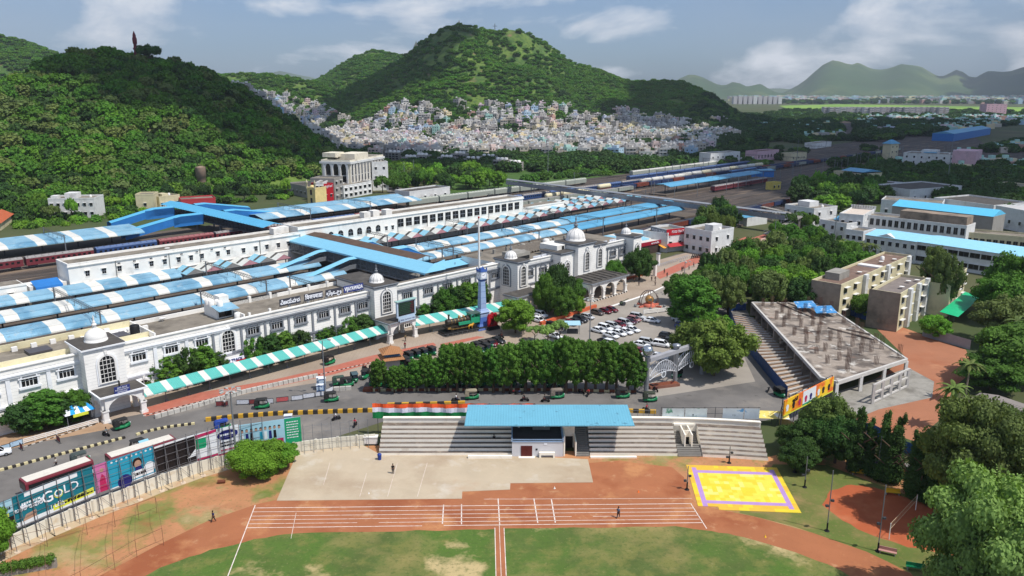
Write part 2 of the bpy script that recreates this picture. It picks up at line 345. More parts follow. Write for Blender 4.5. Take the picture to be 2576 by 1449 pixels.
# bare yard at the far left
sheet('bare_yard',[(-260,1290),(-260,1160),(40,1085),(240,1055),(300,1075),(100,1112),(0,1135)],.016,M('yard_dust',(168,138,110),rough=.95,var=.1,scl=.3,stain=((140,112,86),.4,.5,.7,.6)))
# white edge line of the forecourt
sheet('edge_line',[(1400,812),(1476,789),(1624,740),(1675,717),(1677,719),(1626,743),(1478,792),(1402,816)],.02,white)
# stadium: bare red ground
dirt=M('red_dirt',(164,104,70),rough=.95,var=.14,scl=.10,stain=[((142,78,48),.09,.50,.62,.7),((194,138,92),.12,.55,.66,.7),((200,164,124),.4,.60,.72,.5),((146,92,62),2.2,.56,.68,.4)],bump=.02)
dirtgrass=M('dirt_with_grass',(178,126,88),rough=.95,var=.15,scl=.25,stain=[((120,128,66),.10,.50,.60,.9),((92,116,48),.14,.56,.64,.8),((196,164,126),.07,.55,.68,.7),((150,92,62),.2,.56,.7,.6),((104,108,60),1.8,.56,.66,.5)],bump=.03)
sheet('stadium_ground',[(-420,1640),(-300,1470),(560,1166),(742,1134),(950,1120),(1930,1150),(2060,1120),(2350,1230),(2900,1420),(2950,1640)],.004,dirtgrass)
sheet('running_track',[(-60,1640),(140,1530),(250,1449),(400,1370),(520,1312),(640,1270),(700,1256),(1160,1250),(1165,1215),(1490,1205),(1480,1165),(1560,1158),(1600,1165),(1690,1175),(1720,1200),(1745,1262),(1800,1280),(1900,1300),(2060,1345),(2200,1395),(2300,1449),(2420,1640)],.008,dirt)
infield=M('infield_grass',(84,98,48),rough=.95,var=.16,scl=.18,stain=[((80,112,40),.07,.42,.6,.7),((146,132,82),.055,.49,.62,.9),((118,118,62),.3,.5,.62,.7),((192,170,124),.075,.57,.65,.9),((66,88,38),1.6,.52,.66,.55),((134,134,84),2.6,.58,.68,.5)],bump=.05)
def wav(P,a,n=4,s=3):
    r=random.Random(s); out=[]
    for i in range(len(P)-1):
        for k in range(n):
            t=k/n; out.append((P[i][0]*(1-t)+P[i+1][0]*t+r.uniform(-a,a),P[i][1]*(1-t)+P[i+1][1]*t+r.uniform(-a,a)*.5))
    return out+[P[-1]]
gl=wav([(200,1640),(340,1460),(420,1420),(530,1385),(640,1355),(745,1342),(900,1337),(1100,1334),(1254,1332),(1254,1640)],4)
gr=wav([(1273,1640),(1270,1330),(1500,1327),(1700,1325),(1790,1335),(1870,1352),(2000,1388),(2110,1432),(2180,1480),(2280,1640)],3)
sheet('infield',gl,.012,infield); sheet('infield',gr,.012,infield)
MC['pad']=M('pad_concrete',(186,170,146),rough=.95,var=.07,scl=.25,stain=[((160,138,114),.10,.48,.70,.7),((204,196,182),.22,.56,.74,.7),((176,120,84),.06,.64,.8,.5)],bump=.008)
pad=MB(); pp=[(696,1260),(1162,1255),(1163,1237),(1283,1232),(1284,1216),(1492,1214),(1479,1156),(1290,1146),(955,1143),(905,1116),(752,1134),(735,1170)]
pad.prism([G(*p)[:2] for p in pp][::-1],.0,.06); tag(pad.done('concrete_pad',MC['pad']),kind='structure')
# painted lines of the track
line=M('chalk_line',(226,214,204),rough=.9,var=.10,stain=((176,112,84),1.5,.5,.7,.6))
TL=MB()
def ln(p,q,w_=.10,z=.02):
    a=Vector(G(*p));b=Vector(G(*q)); d=(b-a).normalized(); s=Vector((-d.y,d.x,0))*w_/2
    n=max(1,int((b-a).length/3)); r=rnd
    for i in range(n):
        t0=i/n;t1=(i+1)/n; p0=a.lerp(b,t0);p1=a.lerp(b,t1); j=Vector((0,r.uniform(-.015,.015),0))
        if r.random()<.04: continue
        TL.quad([(p0-s+j)[:2]+(z,),(p1-s+j)[:2]+(z,),(p1+s+j)[:2]+(z,),(p0+s+j)[:2]+(z,)] if False else [tuple((p0-s+j).to_2d())+(z,),tuple((p1-s+j).to_2d())+(z,),tuple((p1+s+j).to_2d())+(z,),tuple((p0+s+j).to_2d())+(z,)])
for i,(yl,yr) in enumerate([(1278,1267),(1288,1278),(1298.5,1287),(1308,1296.5),(1318,1306),(1328,1315)]):
    xl=[641,637,633,629,625,621][i]; xr=[1740,1746,1752,1758,1764,1769][i]
    ln((xl,yl),(xr,yr),.13 if i in (0,5) else .10)
ln((1165,1256),(1740,1254),.08)
ln((642,1271),(571,1455),.13); ln((1737,1266),(1778,1330),.13)
for a,b in [((1116,1270),(1113,1318)),((1161,1268),(1161,1319)),((1253,1254),(1257,1320)),((1343,1254),(1353,1316)),((1387,1256),(1397,1315))]: ln(a,b,.16)
ln((745,1290),(732,1355),.06)
ln((1245,1328),(1252,1640),.1); ln((1268,1328),(1282,1640),.1); ln((1256,1320),(1268,1640),.07)
for x in (1000,1075,830,930): ln((x,1165),(x-25,1250),.05,z=.066)
tag(TL.done('track_lines',line),kind='structure')
runway=sheet('long_jump_runway',[(1244,1328),(1269,1328),(1283,1640),(1251,1640)],.016,dirt)
# right side: shaded lawn, volleyball dirt
lawn=M('rough_lawn',(108,110,58),rough=.95,var=.2,scl=.25,stain=[((154,126,86),.10,.50,.62,.85),((80,106,40),.08,.45,.6,.6),((140,120,78),1.6,.56,.66,.5)],bump=.04)
sheet('lawn',[(1860,1290),(1945,1168),(2080,1170),(2400,1290),(2560,1449),(2700,1640),(2440,1640),(2290,1440),(2180,1388),(2000,1325)],.010,lawn)
sheet('volleyball_court',wav([(2070,1270),(2090,1235),(2140,1218),(2200,1228),(2330,1265),(2450,1330),(2420,1400),(2280,1375),(2200,1350),(2120,1310)],4),.014,M('court_dirt',(168,88,54),rough=.95,var=.12,scl=.3,stain=((196,130,90),.2,.5,.7,.5)))
# red earth beside the unfinished building
sheet('building_apron',[(2090,1025),(2110,985),(2285,925),(2350,960),(2345,1000),(2210,1030),(2150,1055)],.012,conc)
sheet('earth_lot',[(2190,812),(2240,812),(2330,845),(2430,880),(2450,930),(2400,975),(2360,1060),(2300,1110),(2150,1060),(2120,1010),(2280,900)],.008,M('red_earth',(164,110,82),rough=.95,var=.12,scl=.1,stain=[((150,80,48),.08,.5,.7,.6),((206,160,120),.1,.58,.74,.5)]))
sheet('lane',[(1830,770),(1875,770),(1965,985),(2060,1100),(2330,1180),(2560,1300),(2560,1330),(2300,1210),(2030,1120),(1925,1000)],.012,asph)
# railway bed
bed=M('rail_ballast',(80,73,68),rough=1,var=.18,scl=.5,stain=[((58,52,48),.22,.46,.62,.85),((142,122,102),.30,.54,.66,.85),((44,42,42),.12,.56,.66,.8)],bump=.02,stretch=(R(46),14))
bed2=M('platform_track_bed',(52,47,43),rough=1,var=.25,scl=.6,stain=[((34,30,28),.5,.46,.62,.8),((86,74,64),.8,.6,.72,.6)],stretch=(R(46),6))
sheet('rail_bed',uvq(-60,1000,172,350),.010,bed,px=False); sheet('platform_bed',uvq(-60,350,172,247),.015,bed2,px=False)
sheet('rail_bed',[UV(*p)[:2] for p in [(560,236),(1000,236),(1600,430),(2600,900),(3600,1500),(3500,1580),(2400,1100),(1500,620),(1000,380),(560,350)]],.006,bed,px=False)
plat=M('platform_paving',(96,86,76),rough=.9,var=.12,scl=.3)
for a,b,c,d,nm in [(20,330,172,182,'railway_platform'),(20,345,203,216,'railway_platform'),(20,350,221,233,'railway_platform'),(100,300,236,247,'railway_platform'),(60,280,322,345,'railway_platform'),(395,530,256,268,'railway_platform')]:
    tag(MB().prism(uvq(a,b,c,d),0,.8).done(nm,plat),kind='structure')
# tracks: rails + sleepers as line strips
rails=MB()
rail_m=M('rail_steel',(128,108,94),rough=.6,var=.2,metal=.3)
for v in [184.5,189,193.5,198,218,235,300,308,316,274,280,286,293,330,338,264,258,251,244,322,345]+[240,247,254]:
    u0,u1=(20,900) if v>270 else (20,700)
    if v in (240,247,254): u0=300
    for dv in (-.8,.8):
        rails.add([UV(u0,v+dv-.11,.17),UV(u1,v+dv-.11,.17),UV(u1,v+dv+.11,.17),UV(u0,v+dv+.11,.17)],[(0,1,2,3)])
tag(rails.done('railway_track',rail_m),kind='structure')
# green verge beyond the yard and fields on the plain
verge=M('green_verge',(64,92,36),rough=1,var=.25,scl=.08,stain=((84,112,44),.05,.5,.7,.7))
sheet('verge',[UV(*p)[:2] for p in [(300,350),(620,350),(640,420),(500,450),(330,395)]],.008,verge,px=False)
field=M('crop_field',(128,162,64),rough=1,var=.10,scl=.003,stain=((90,130,50),.004,.5,.6,.7))
sheet('crop_field',[(1960,266),(2110,262),(2576,270),(2750,272),(2750,281),(2400,282),(2240,281),(2090,282),(1990,277)],.02,field)
# ================================================================ STATION FRONT BUILDING
SB=sthing('station_building','long white two-storey railway station with arched windows, domed towers and arched porches','station building',110,157)
O=(110,157,0)
def mb(): return MB(O)
# walls
a=mb(); a.box(10,112,157,172,0,11).box(112,160,157,162.5,0,11.002); wallA=a.done('wall',wall_white,SB)
a=mb(); a.box(160,217,153.3,176,0,11.003); a.done('wall',wall_white,SB)
# roofs (flat slabs behind the parapets)
a=mb(); a.box(10,50,162,172,11.0,11.02).box(60,112,159,172,11.0,11.02).box(118.9,157,157.6,162.5,11.01,11.03).box(160,217,155,176,11.02,11.05); a.done('roof',roofconc,SB)
# parapet + cornice
def parapet(u0,u1,v,zt,mt,vb=None):
    a=mb(); a.box(u0,u1,v-.1,v+.45,11,zt).box(u0,u1,v-.35,v+.6,zt,zt+.18); a.done('parapet',wall_plain,SB)
    a=mb(); a.box(u0,u1,v-.55,v+.0,10.45,10.7).box(u0,u1,v-.4,v+.0,10.1,10.45).box(u0,u1,v-.4,v,4.9,5.25).box(u0,u1,v-.25,v,4.6,4.9); a.done('cornice',mt,SB)
parapet(10,45,157,11.9,whitetrim); parapet(52.2,75,157,11.9,whitetrim); parapet(75,111.6,157,11.9,greytrim); parapet(118.9,157.2,157,11.9,greytrim)
parapet(161.6,176,153.3,11.9,greytrim); parapet(196.3,213,153.3,11.9,greytrim)
# pilasters
def pil(u,v0,v1,w_,m):
    for z0,z1 in ((0,4.6),(5.25,10.1)): mb().box(u-w_,u+w_,v0,v1,z0,z1).done('pilaster',m,SB)
a=mb()
for u in [14,20,26.5,33,39.6]+[59,65.5]: pil(u,156.72,157,.35,whitetrim)
a=mb()
for u in [71.2,77.6,83.3,89.2,95.4,101.5,107.5,120.2,127.1,134,140.9,147.8,153.3]: pil(u,156.72,157,.24,greytrim)
a=mb()
for u in [162.5,168.8,175,197.2,203.4,209.5]: pil(u,153.02,153.3,.22,greytrim)
# ---- window kits (local: x along wall, y=0 wall face, -y outwards)
def archpts(w_,z0,z1,n=10):
    r=w_/2; P=[(-r,z0),(r,z0)]
    for i in range(n+1):
        t=PI*i/n; P.append((r*math.cos(t),z1-r+r*math.sin(t)))
    return P
def ring(a,Po,Pi,y0,y1,m=0):
    n=len(Po)
    a.add([(x,y0,z) for x,z in Po]+[(x,y0,z) for x,z in Pi],[(i,(i+1)%n,n+(i+1)%n,n+i) for i in range(n)],m)
    a.add([(x,y0,z) for x,z in Po]+[(x,y1,z) for x,z in Po],[(i,(i+1)%n,n+(i+1)%n,n+i) for i in range(n)],m)
    a.add([(x,y0,z) for x,z in Pi]+[(x,y1,z) for x,z in Pi],[((i+1)%n,i,n+i,n+(i+1)%n) for i in range(n)],m)
def rect_window(trim):
    a=MB(); s=2.1
    a.box(-1.6,-1.3,-.32,0,-.8,.75).box(1.3,1.6,-.32,0,-.8,.75)      # side pilasters
    a.box(-1.8,1.8,-.42,0,-1.2,-.8).box(-1.55,1.55,-.3,0,-1.4,-1.2)         # sill
    a.box(-1.8,1.8,-.42,0,.75,.95)
    Po=[( -1.4,.95),(1.4,.95)]+[(1.4*math.cos(PI*i/10),.95+.85*math.sin(PI*i/10)) for i in range(1,10)]
    Pi=[(x*.84,.95+(z-.95)*.80) for x,z in Po]
    ring(a,Po,Pi,-.36,0,0)
    a.quad([(x,-.1,z) for x,z in Pi],1)
    o=a.done('window',[trim,white]); 
    g=MB(); g.quad([(-1.3,-.03,-.8),(1.3,-.03,-.8),(1.3,-.03,.75),(-1.3,-.03,.75)],0)
    for x in (-.62,0,.62): g.box(x-.05,x+.05,-.1,-.03,-.8,.75,1)
    g.box(-1.3,1.3,-.1,-.03,.28,.36,1)
    g.done('pane',[glass,white],o); return o
def arch_window(w_,h,trim,mull=4):
    a=MB(); ring(a,archpts(w_+1.2,-.35,h+.6),archpts(w_+.7,-.15,h+.35),-.16,0,0); ring(a,archpts(w_+.7,-.15,h+.35),archpts(w_,0,h),-.3,0,1)
    a.box(-.25,.25,-.42,0,h+.3,h+.95,1)
    o=a.done('window',[trim,white])
    g=MB(); g.quad([(x,-.04,z) for x,z in archpts(w_,0,h)],0)
    for i in range(1,mull): x=-w_/2+w_*i/mull; g.box(x-.04,x+.04,-.1,-.04,0,h-w_/2*(1-math.sqrt(max(0,1-(2*x/w_)**2))),1)
    k=max(2,int(h/.85))
    for i in range(1,k):
        z=h*i/k; ww=w_/2 if z<h-w_/2 else math.sqrt(max(.01,(w_/2)**2-(z-(h-w_/2))**2)); g.box(-ww,ww,-.1,-.04,z-.04,z+.04,1)
    g.done('pane',[glass,white],o); return o
kit_rw=rect_window(whitetrim); kit_rg=rect_window(greytrim)
kit_lw=arch_window(2.7,3.5,whitetrim); kit_lg=arch_window(2.7,3.5,greytrim)
kit_tw=arch_window(2.7,5.2,whitetrim); kit_tg=arch_window(2.5,5.4,greytrim); kit_ts=arch_window(1.9,5.6,greytrim,3); kit_ss=arch_window(1.9,3.4,greytrim,3)
def onwall(k,u,v,z,rz=0): return place(k,SB,(u-O[0],v-O[1],z),rz)
for u in (17.2,23.5,30,36.4,42.6,55.8,62.3,68.7): onwall(kit_rw,u,157,8.8)
for u in (80.4,86.2,92.3,98.4,104.4,109.6,123.6,130.6,137.4,144.3,155.4): onwall(kit_rg,u,157,8.8)
for u in (166,172,200.5,206.3,211.6): onwall(kit_rg,u,153.3,8.2)
for u in (17.2,23.5,36.4,42.4,56.2,62.3,68.7): onwall(kit_lw,u,157,.3)
for u in (80.4,86.2,92.3,98.4,104.4,123.6,130.6,137.4,144.3): onwall(kit_lg,u,157,.3)
for u in (165.5,171.5,200,206,211.2): onwall(kit_lg,u,153.3,.3)
onwall(kit_tw,74.5,157,4.9); onwall(kit_tg,150.9,157,4.9); onwall(kit_tw,29.5,157,5.0)
# ---- towers
def tower(u0,u1,v0,v1,z,m,trimm,vb=None):
    a=mb(); a.box(u0,u1,v0,v1,0,z); t=a.done('tower',m,SB)
    a=mb(); a.box(u0-.5,u1+.5,v0-.5,v1+.5,z-.1,z+.16,0).box(u0-.25,u1+.25,v0-.25,v1+.25,z-.45,z-.1,0).box(u0-.3,u1+.3,v0-.3,v1+.3,z+.16,z+.3,1); r=a.done('roof',[trimm,darkroof],t)
    return t
def dome(u,v,z,r,ribm,t):
    a=mb(); prof=[(r*1.08,0),(r*1.08,r*.12),(r*1.0,r*.14),(r*1.02,r*.35),(r*.96,r*.6),(r*.82,r*.86),(r*.6,r*1.06),(r*.36,r*1.2),(r*.2,r*1.3),(r*.12,r*1.34)]
    a.lathe(prof,(u,v,z),24,0)
    d=a.done('dome',[white],t)
    a=mb()
    for k in range(12):
        t2=2*PI*k/12
        for i in range(2,len(prof)-2):
            p=prof[i];q=prof[i+1]; f=1.01
            a.bar((u+math.cos(t2)*p[0]*f,v+math.sin(t2)*p[0]*f,z+p[1]),(u+math.cos(t2)*q[0]*f,v+math.sin(t2)*q[0]*f,z+q[1]),.07,.05)
    if ribm: a.done('rib',ribm,d)
    a=mb(); a.lathe([(r*.16,r*1.3),(r*.24,r*1.36),(r*.12,r*1.45),(r*.2,r*1.52),(r*.27,r*1.62),(r*.18,r*1.72),(r*.09,r*1.78),(r*.17,r*1.88),(r*.1,r*1.98),(r*.05,r*2.1),(r*.1,r*2.2),(r*.015,r*2.6)],(u,v,z),10); a.done('finial',white if not ribm else greytrim,d)
t=tower(45,52.2,154,162,13.2,wall_white,whitetrim); dome(48.8,158.2,13.5,1.95,None,t); onwall(kit_tw,48.8,154,6.2)
t=tower(111.8,118.8,155,171,13.2,wall_white,greytrim); dome(115.2,158.5,13.5,1.75,greytrim,t); onwall(kit_tg,115.4,155,6.2)
t=tower(157.2,161.6,149.6,158.6,13.2,wall_white,greytrim); dome(159.4,154.4,13.5,1.75,greytrim,t); onwall(kit_ts,159.4,149.6,6.2); onwall(kit_tg,157.2,154,6.1,-PI/2)
t=tower(182.2,190,148.2,157,14.9,wall_white,greytrim); dome(187.2,153.4,15.2,2.9,greytrim,t); onwall(kit_ts,186.4,148.2,6.6)
t=tower(190,196.2,148.4,158,13.7,wall_white,greytrim); onwall(kit_ts,193,148.4,6.7)
t=tower(176,182.2,149.8,157.5,12.9,wall_white,greytrim); onwall(kit_ss,179,149.8,6.4)
a=mb(); a.box(178,184,153,160,12.9,14.6,0).box(180.2,181.2,152.9,153,12.9,14.3,1); a.done('stair_head',[wall_plain,glass],SB)
t=tower(213,217.4,149.8,157,13.2,wall_white,greytrim); dome(215.2,154.6,13.5,1.6,greytrim,t); onwall(kit_ss,215.2,149.8,6.8)
# emblem on the central tower
a=mb(); 
a.add([(186.4+.8*math.cos(2*PI*i/20),148.12,13.0+.8*math.sin(2*PI*i/20)) for i in range(20)],[tuple(range(20))]); a.done('emblem',M('emblem',(206,208,212)),SB)
a=mb(); ring_=[(186.4+.8*math.cos(2*PI*i/20),13.0+.8*math.sin(2*PI*i/20)) for i in range(20)]; ri=[(186.4+(x-186.4)*.82,13+(z-13)*.82) for x,z in ring_]
ring(a,ring_,ri,148.05,148.2); a.done('emblem_ring',greytrim,SB)
# ---- porches with arches
def arch_face(a,x0,x1,n,z1,y,th_,axis='u',m=0,rise=.45,pier=.9,zs=2.2):
    """wall with n round arches between piers along u (or v)"""
    w_=(x1-x0)/n
    def P(x,z,yy): return (x,yy,z) if axis=='u' else (yy,x,z)
    for k in range(n):
        a0=x0+k*w_; r=(w_-pier)/2; cx=a0+w_/2
        top=min(z1-.45,zs+r*1.0)
        ry=top-zs
        pts=[(cx-r*math.cos(PI*i/12),zs+ry*math.sin(PI*i/12)) for i in range(13)]
        for yy in (y,y+th_):
            for i in range(12):
                p,q=pts[i],pts[i+1]; a.quad([P(p[0],p[1],yy),P(q[0],q[1],yy),P(q[0],z1,yy),P(p[0],z1,yy)],m)
            a.quad([P(a0,zs,yy),P(cx-r,zs,yy),P(cx-r,z1,yy),P(a0,z1,yy)],m); a.quad([P(cx+r,zs,yy),P(a0+w_,zs,yy),P(a0+w_,z1,yy),P(cx+r,z1,yy)],m)
        for i in range(12):
            p,q=pts[i],pts[i+1]; a.quad([P(p[0],p[1],y),P(p[0],p[1],y+th_),P(q[0],q[1],y+th_),P(q[0],q[1],y)],m)
            s_=1.1; a.add([P(cx+(p[0]-cx)*1.0,p[1],y-.12),P(cx+(q[0]-cx)*1.0,q[1],y-.12),P(cx+(q[0]-cx)*s_,zs+(q[1]-zs)*s_,y-.12),P(cx+(p[0]-cx)*s_,zs+(p[1]-zs)*s_,y-.12)],[(0,1,2,3)],m)
    for k in range(n+1):
        x=x0+k*w_; h=pier/2
        qa=P(max(x-h,x0),0,y+.01);qb=P(min(x+h,x1),0,y+th_-.01); a.box(min(qa[0],qb[0]),max(qa[0],qb[0]),min(qa[1],qb[1]),max(qa[1],qb[1]),zs,z1-.01,m)
        pa=P(x-h,0,y-.05);pb=P(x+h,0,y+th_+.05)
        a.box(min(pa[0],pb[0]),max(pa[0],pb[0]),min(pa[1],pb[1]),max(pa[1],pb[1]),0,zs,m)
        a.box(min(pa[0],pb[0])-.12,max(pa[0],pb[0])+.12,min(pa[1],pb[1])-.12,max(pa[1],pb[1])+.12,zs-.1,zs+.18,m)
        a.box(min(pa[0],pb[0])-.15,max(pa[0],pb[0])+.15,min(pa[1],pb[1])-.15,max(pa[1],pb[1])+.15,0,.5,m)
def porch(u0,u1,v0,v1,z,nu,nv,trimm,side=True):
    a=mb(); arch_face(a,u0+.5,u1-.5,nu,z-.2,v0,.6)
    if side:
        arch_face(a,v0+.5,v1,nv,z-.2,u0,.6,'v'); arch_face(a,v0+.5,v1,nv,z-.2,u1-.6,.6,'v')
    p=a.done('porch',white,SB)
    a=mb(); a.box(u0-.5,u1+.5,v0-.5,v1,z-.2,z+.12,0).box(u0-.2,u1+.2,v0-.2,v1,z+.12,z+.2,1); a.done('roof',[trimm,darkroof],p)
    return p
porch(45.6,53.4,149.2,154,5.1,1,1,whitetrim); porch(111.6,120.3,149.2,155,5.1,1,1,greytrim); porch(151.6,162,144.3,149.6,5.1,3,1,greytrim); pc=porch(177,194.4,138.6,148.2,5.3,3,2,greytrim)
porch(19,27,149.4,157,5.1,1,1,whitetrim)
a=mb()
for k in range(7): a.bar((178.3+k*2.4,139.6,5.65),(179.3+k*2.4,147.6,5.75),.18,.18)
a.done('roof_rib',darkroof,pc)
a=mb(); 
for k in range(26): a.box(177+k*.66,177.33+k*.66,138.0,138.35,0,.3,k%2)
a.done('kerb',[white,black],pc)
# ---- roof furniture
for i in range(14): mb().box(*((163+i*5.6,163.7+i*5.6,170.5,171.2,11.05,12.4) if i<9 else (94+i*8,94.8+i*8,163,163.8,11.05,12.6))).done('column_stub',conc,SB)
a=mb(); a.box(164.5,171,157.5,163,11.05,13.4,0).box(165,170.5,157.4,157.5,11.4,12.4,1); a.done('roof_room',[conc,glass],SB)
for (u,v,z,r,h) in [(190,168,11.05,1.1,2.4),(201,163,11.05,.8,2.0),(181,170,11.05,.8,1.8),(195,171,11.05,.7,1.6)]:
    a=mb(); a.lathe([(r,0),(r,h*.8),(r*.7,h*.95),(.2,h)],(u,v,z),14); a.done('water_tank',white if r>1 else conc,SB)
a=mb()
for (u0,u1,v0,v1) in [(176,190,163,170),(196,206,157,163)]:
    k=int((u1-u0)/1.3)
    for i in range(k):
        x=u0+i*1.3; a.add([(x,v0,11.3),(x+1.3,v0,11.3),(x+1.3,v1,12.2),(x,v1,12.2),(x+.65,v0,11.75),(x+.65,v1,12.6)],[(0,4,5,3),(4,1,2,5)],0)
a.done('corrugated_shed',M('old_sheet',(118,110,100),rough=.9,var=.25,scl=2),SB)
# small rooms, tanks and parapets on the left wing
a=mb(); a.box(60,60.35,159,172,11.02,12.2).box(60,95,171.6,172,11.02,11.9).box(79.5,79.85,159,172,11.02,12.2).box(81,112,171.6,172,11.02,11.9)
for k in range(6): a.box(82+k*5.4,82.6+k*5.4,171.4,172.1,11.02,12.5)
for k in range(5): a.box(81+k*5.0,81.5+k*5.0,159.5,160,11.02,12.1)
a.done('roof_parapet',wall_plain,SB)
a=mb(); a.box(75.5,79.3,163.5,169.5,11.02,13.4,0).box(76,79,163.4,163.5,11.3,12.8,1); rr_=a.done('roof_room',[wall_plain,glass],SB)
a=mb(); a.add([(75.2,161.4,13.1),(80,161.4,13.1),(80,165.5,13.75),(75.2,165.5,13.75)],[(0,1,2,3)]); a.done('awning',blueroof,rr_)
a=mb(); a.box(77.4,79.6,165.6,168.2,13.4,15.4); a.done('lift_head',wall_plain,rr_)
for u,v,z in [(75.9,166.5,13.4),(75.9,168.2,13.4),(77,164.6,13.4),(77.2,166.3,13.4),(79,161,11.02)]:
    a=mb(); a.lathe([(.65,0),(.65,1.1),(.5,1.3),(.2,1.4)],(u,v,z),12); a.done('water_tank',white,SB)
a=mb(); a.lathe([(.95,0),(.95,1.9),(.8,2.05),(.3,2.15)],(58.5,165,11.02),14); a.done('water_tank',black,SB)
for k in range(11): mb().box(*( (34+k*3.4,35+k*3.4,170.3,171,11.0,11.9) if k<7 else (27+k*1.6+18,28+k*1.6+18,167,167.7,11.0,11.8))).done('air_conditioner',white,SB)
a=mb(); a.box(10,60,171.6,172,11,12.3).box(10,45,161.6,162,11,12.0).box(52,61,161.6,162,11,12.0); a.done('roof_parapet',cream,SB)
a=mb(); a.box(29.5,31.5,160,161.6,11,13.2); a.done('roof_room',cream,SB)
for q in ((39,43,165,168.5,11.2,11.6),(53.5,57,163.5,167,11.2,11.7)): mb().box(*q).done('solar_panel',M('panel_glass',(82,78,80),rough=.4),SB)
for (u,v) in [(32.5,164),(66.5,170.5)]:
    a=mb(); a.lathe([(.05,0),(.3,.06),(.55,.2),(.7,.42)],(u,v,11.4),12); a.tube((u,v,11),(u,v,11.4),.05); a.done('satellite_dish',white,SB)
# letters: station name boards along the roof edge (four scripts)
def textmesh(s_,size,ext=.06,bold=.012):
    cu=bpy.data.curves.new('t','FONT'); cu.body=s_; cu.size=size; cu.extrude=ext; cu.offset=bold; cu.align_x='CENTER'; cu.align_y='CENTER'; cu.resolution_u=2
    o=bpy.data.objects.new('t',cu); COL.objects.link(o); dg=bpy.context.evaluated_depsgraph_get(); me=bpy.data.meshes.new_from_object(o.evaluated_get(dg)); bpy.data.objects.remove(o); me.name='lettering'; return me
def text(s_,size,mat,parent,loc,rz=0,tilt=PI/2,name='lettering',ext=.04,bold=.0,wmax=None):
    me=textmesh(s_,size,ext,bold); me.materials.clear(); me.materials.append(mat)
    o=meshobj(name,me,parent); o.location=loc; o.rotation_euler=(tilt,0,rz)
    if wmax and len(me.vertices):
        xs=[v.co.x for v in me.vertices]; wd=max(xs)-min(xs)
        if wd>wmax: o.scale=(wmax/wd,1,1)
    return o
signwhite=M('sign_white',(236,238,244),rough=.5,var=.03)
signblue=M('sign_blue',(44,56,120),rough=.5,var=.08)
board_dark=M('sign_back',(58,60,70),rough=.7)
for s_,u0,u1,bm in [('విజయవాడ',88.2,93.6,board_dark),('विजयवाडा'.replace('वि','िव'),94.6,99.6,board_dark),('وجےواڑہ'[::-1],100.4,104.9,board_dark),('VIJAYAWADA',105.5,111.2,signblue)]:
    r_=thing('name_board','rooftop name board reading %s in white letters'%{'వ':'the town name in Telugu','ि':'the town name in Hindi','ہ':'the town name in Urdu','V':'VIJAYAWADA in English'}[s_[0]],'sign',UV((u0+u1)/2,158.6,11.95),UROT,'station name boards on the roof edge')
    a=MB(); a.box(-(u1-u0)/2,(u1-u0)/2,0,.12,.35,2.0); a.done('panel',bm,r_)
    a=MB()
    for x in (-(u1-u0)/2+.4,0,(u1-u0)/2-.4): a.tube((x,.2,-.9),(x,.2,1.6),.05,5).tube((x,1.6,-.9),(x,.25,1.4),.04,5)
    a.done('strut',darksteel,r_)
    text(s_,1.35,signwhite,r_,(0,-.07,1.17),wmax=(u1-u0)*.94,bold=.03)
for s_,u in [('స్వాగతం',171.4),('WELCOME',175),('విజయవాడ',203.5),('VIJAYAWADA',208.5)]:
    r_=thing('roof_sign','white letter sign '+{171.4:'in Telugu on the roof edge left of the central dome',175:'reading WELCOME on the roof edge left of the central dome',203.5:'in Telugu on the roof edge right of the central dome',208.5:'reading VIJAYAWADA on the roof edge right of the central dome'}[u],'sign',UV(u,155,11.1),UROT,'letter signs on the right roof')
    a=MB(); a.box(-1.9,1.9,0,.1,.3,1.3); a.done('panel',M('pale_sign',(196,200,204)),r_); text(s_,.95,signwhite,r_,(0,-.06,.8),wmax=3.6,bold=.02)
# platform sign over porch 1, display over porch 2
r_=thing('porch_sign','small blue sign with white lettering on the left porch roof','sign',UV(49.3,148.9,5.25),UROT)
MB().box(-1.4,1.4,0,.1,0,1.3).done('panel',signblue,r_)
for k,s_ in enumerate(['రైల్వే స్టేషన్','PLATFORM ENTRY','ENTRANCE']): text(s_,.34,signwhite,r_,(0,-.05,1.0-k*.38),wmax=2.5,ext=.01)
MB().box(-.05,.05,.9,1.6,0,2.0).done('side_panel',black,r_)
led=thing('display_board','large dark electronic display board in a pale frame above the second porch','display board',UV(116.6,148.6,5.3),UROT)
a=MB(); a.box(-2.9,2.9,0,.5,.9,4.9,0).box(-3.1,3.1,-.3,.8,4.9,5.1,1).box(-2.6,2.6,-.02,0,0,.9,0); a.done('frame',[M('pale_blue_frame',(176,196,214)),M('frame_top',(150,186,180))],led)
a=MB(); a.quad([(-2.5,-.03,1.3),(2.5,-.03,1.3),(2.5,-.03,4.6),(-2.5,-.03,4.6)]); scr=a.done('screen',M('screen_dark',(34,38,42),rough=.3,var=.2),led)
a=MB(); r4=random.Random(4)
for k in range(7):
    x=-2.3
    while x<2.2:
        wd=r4.uniform(.15,.6); a.quad([(x,-.05,4.3-k*.42),(min(x+wd,2.3),-.05,4.3-k*.42),(min(x+wd,2.3),-.05,4.42-k*.42),(x,-.05,4.42-k*.42)],0 if x<1 else 1); x+=wd+.12
a.done('screen_text',[M('led_green',(40,96,60),emit=.15),M('led_red',(110,40,44),emit=.15)],scr)
MB().box(-2.4,2.4,-.4,-.3,-.2,.75).done('lower_sign',M('pale_blue_frame',(176,196,214)),led); text('ప్రవేశం  ENTRANCE  प्रवेश',.4,signblue,led,(0,-.42,.3),wmax=4.4,ext=.01)
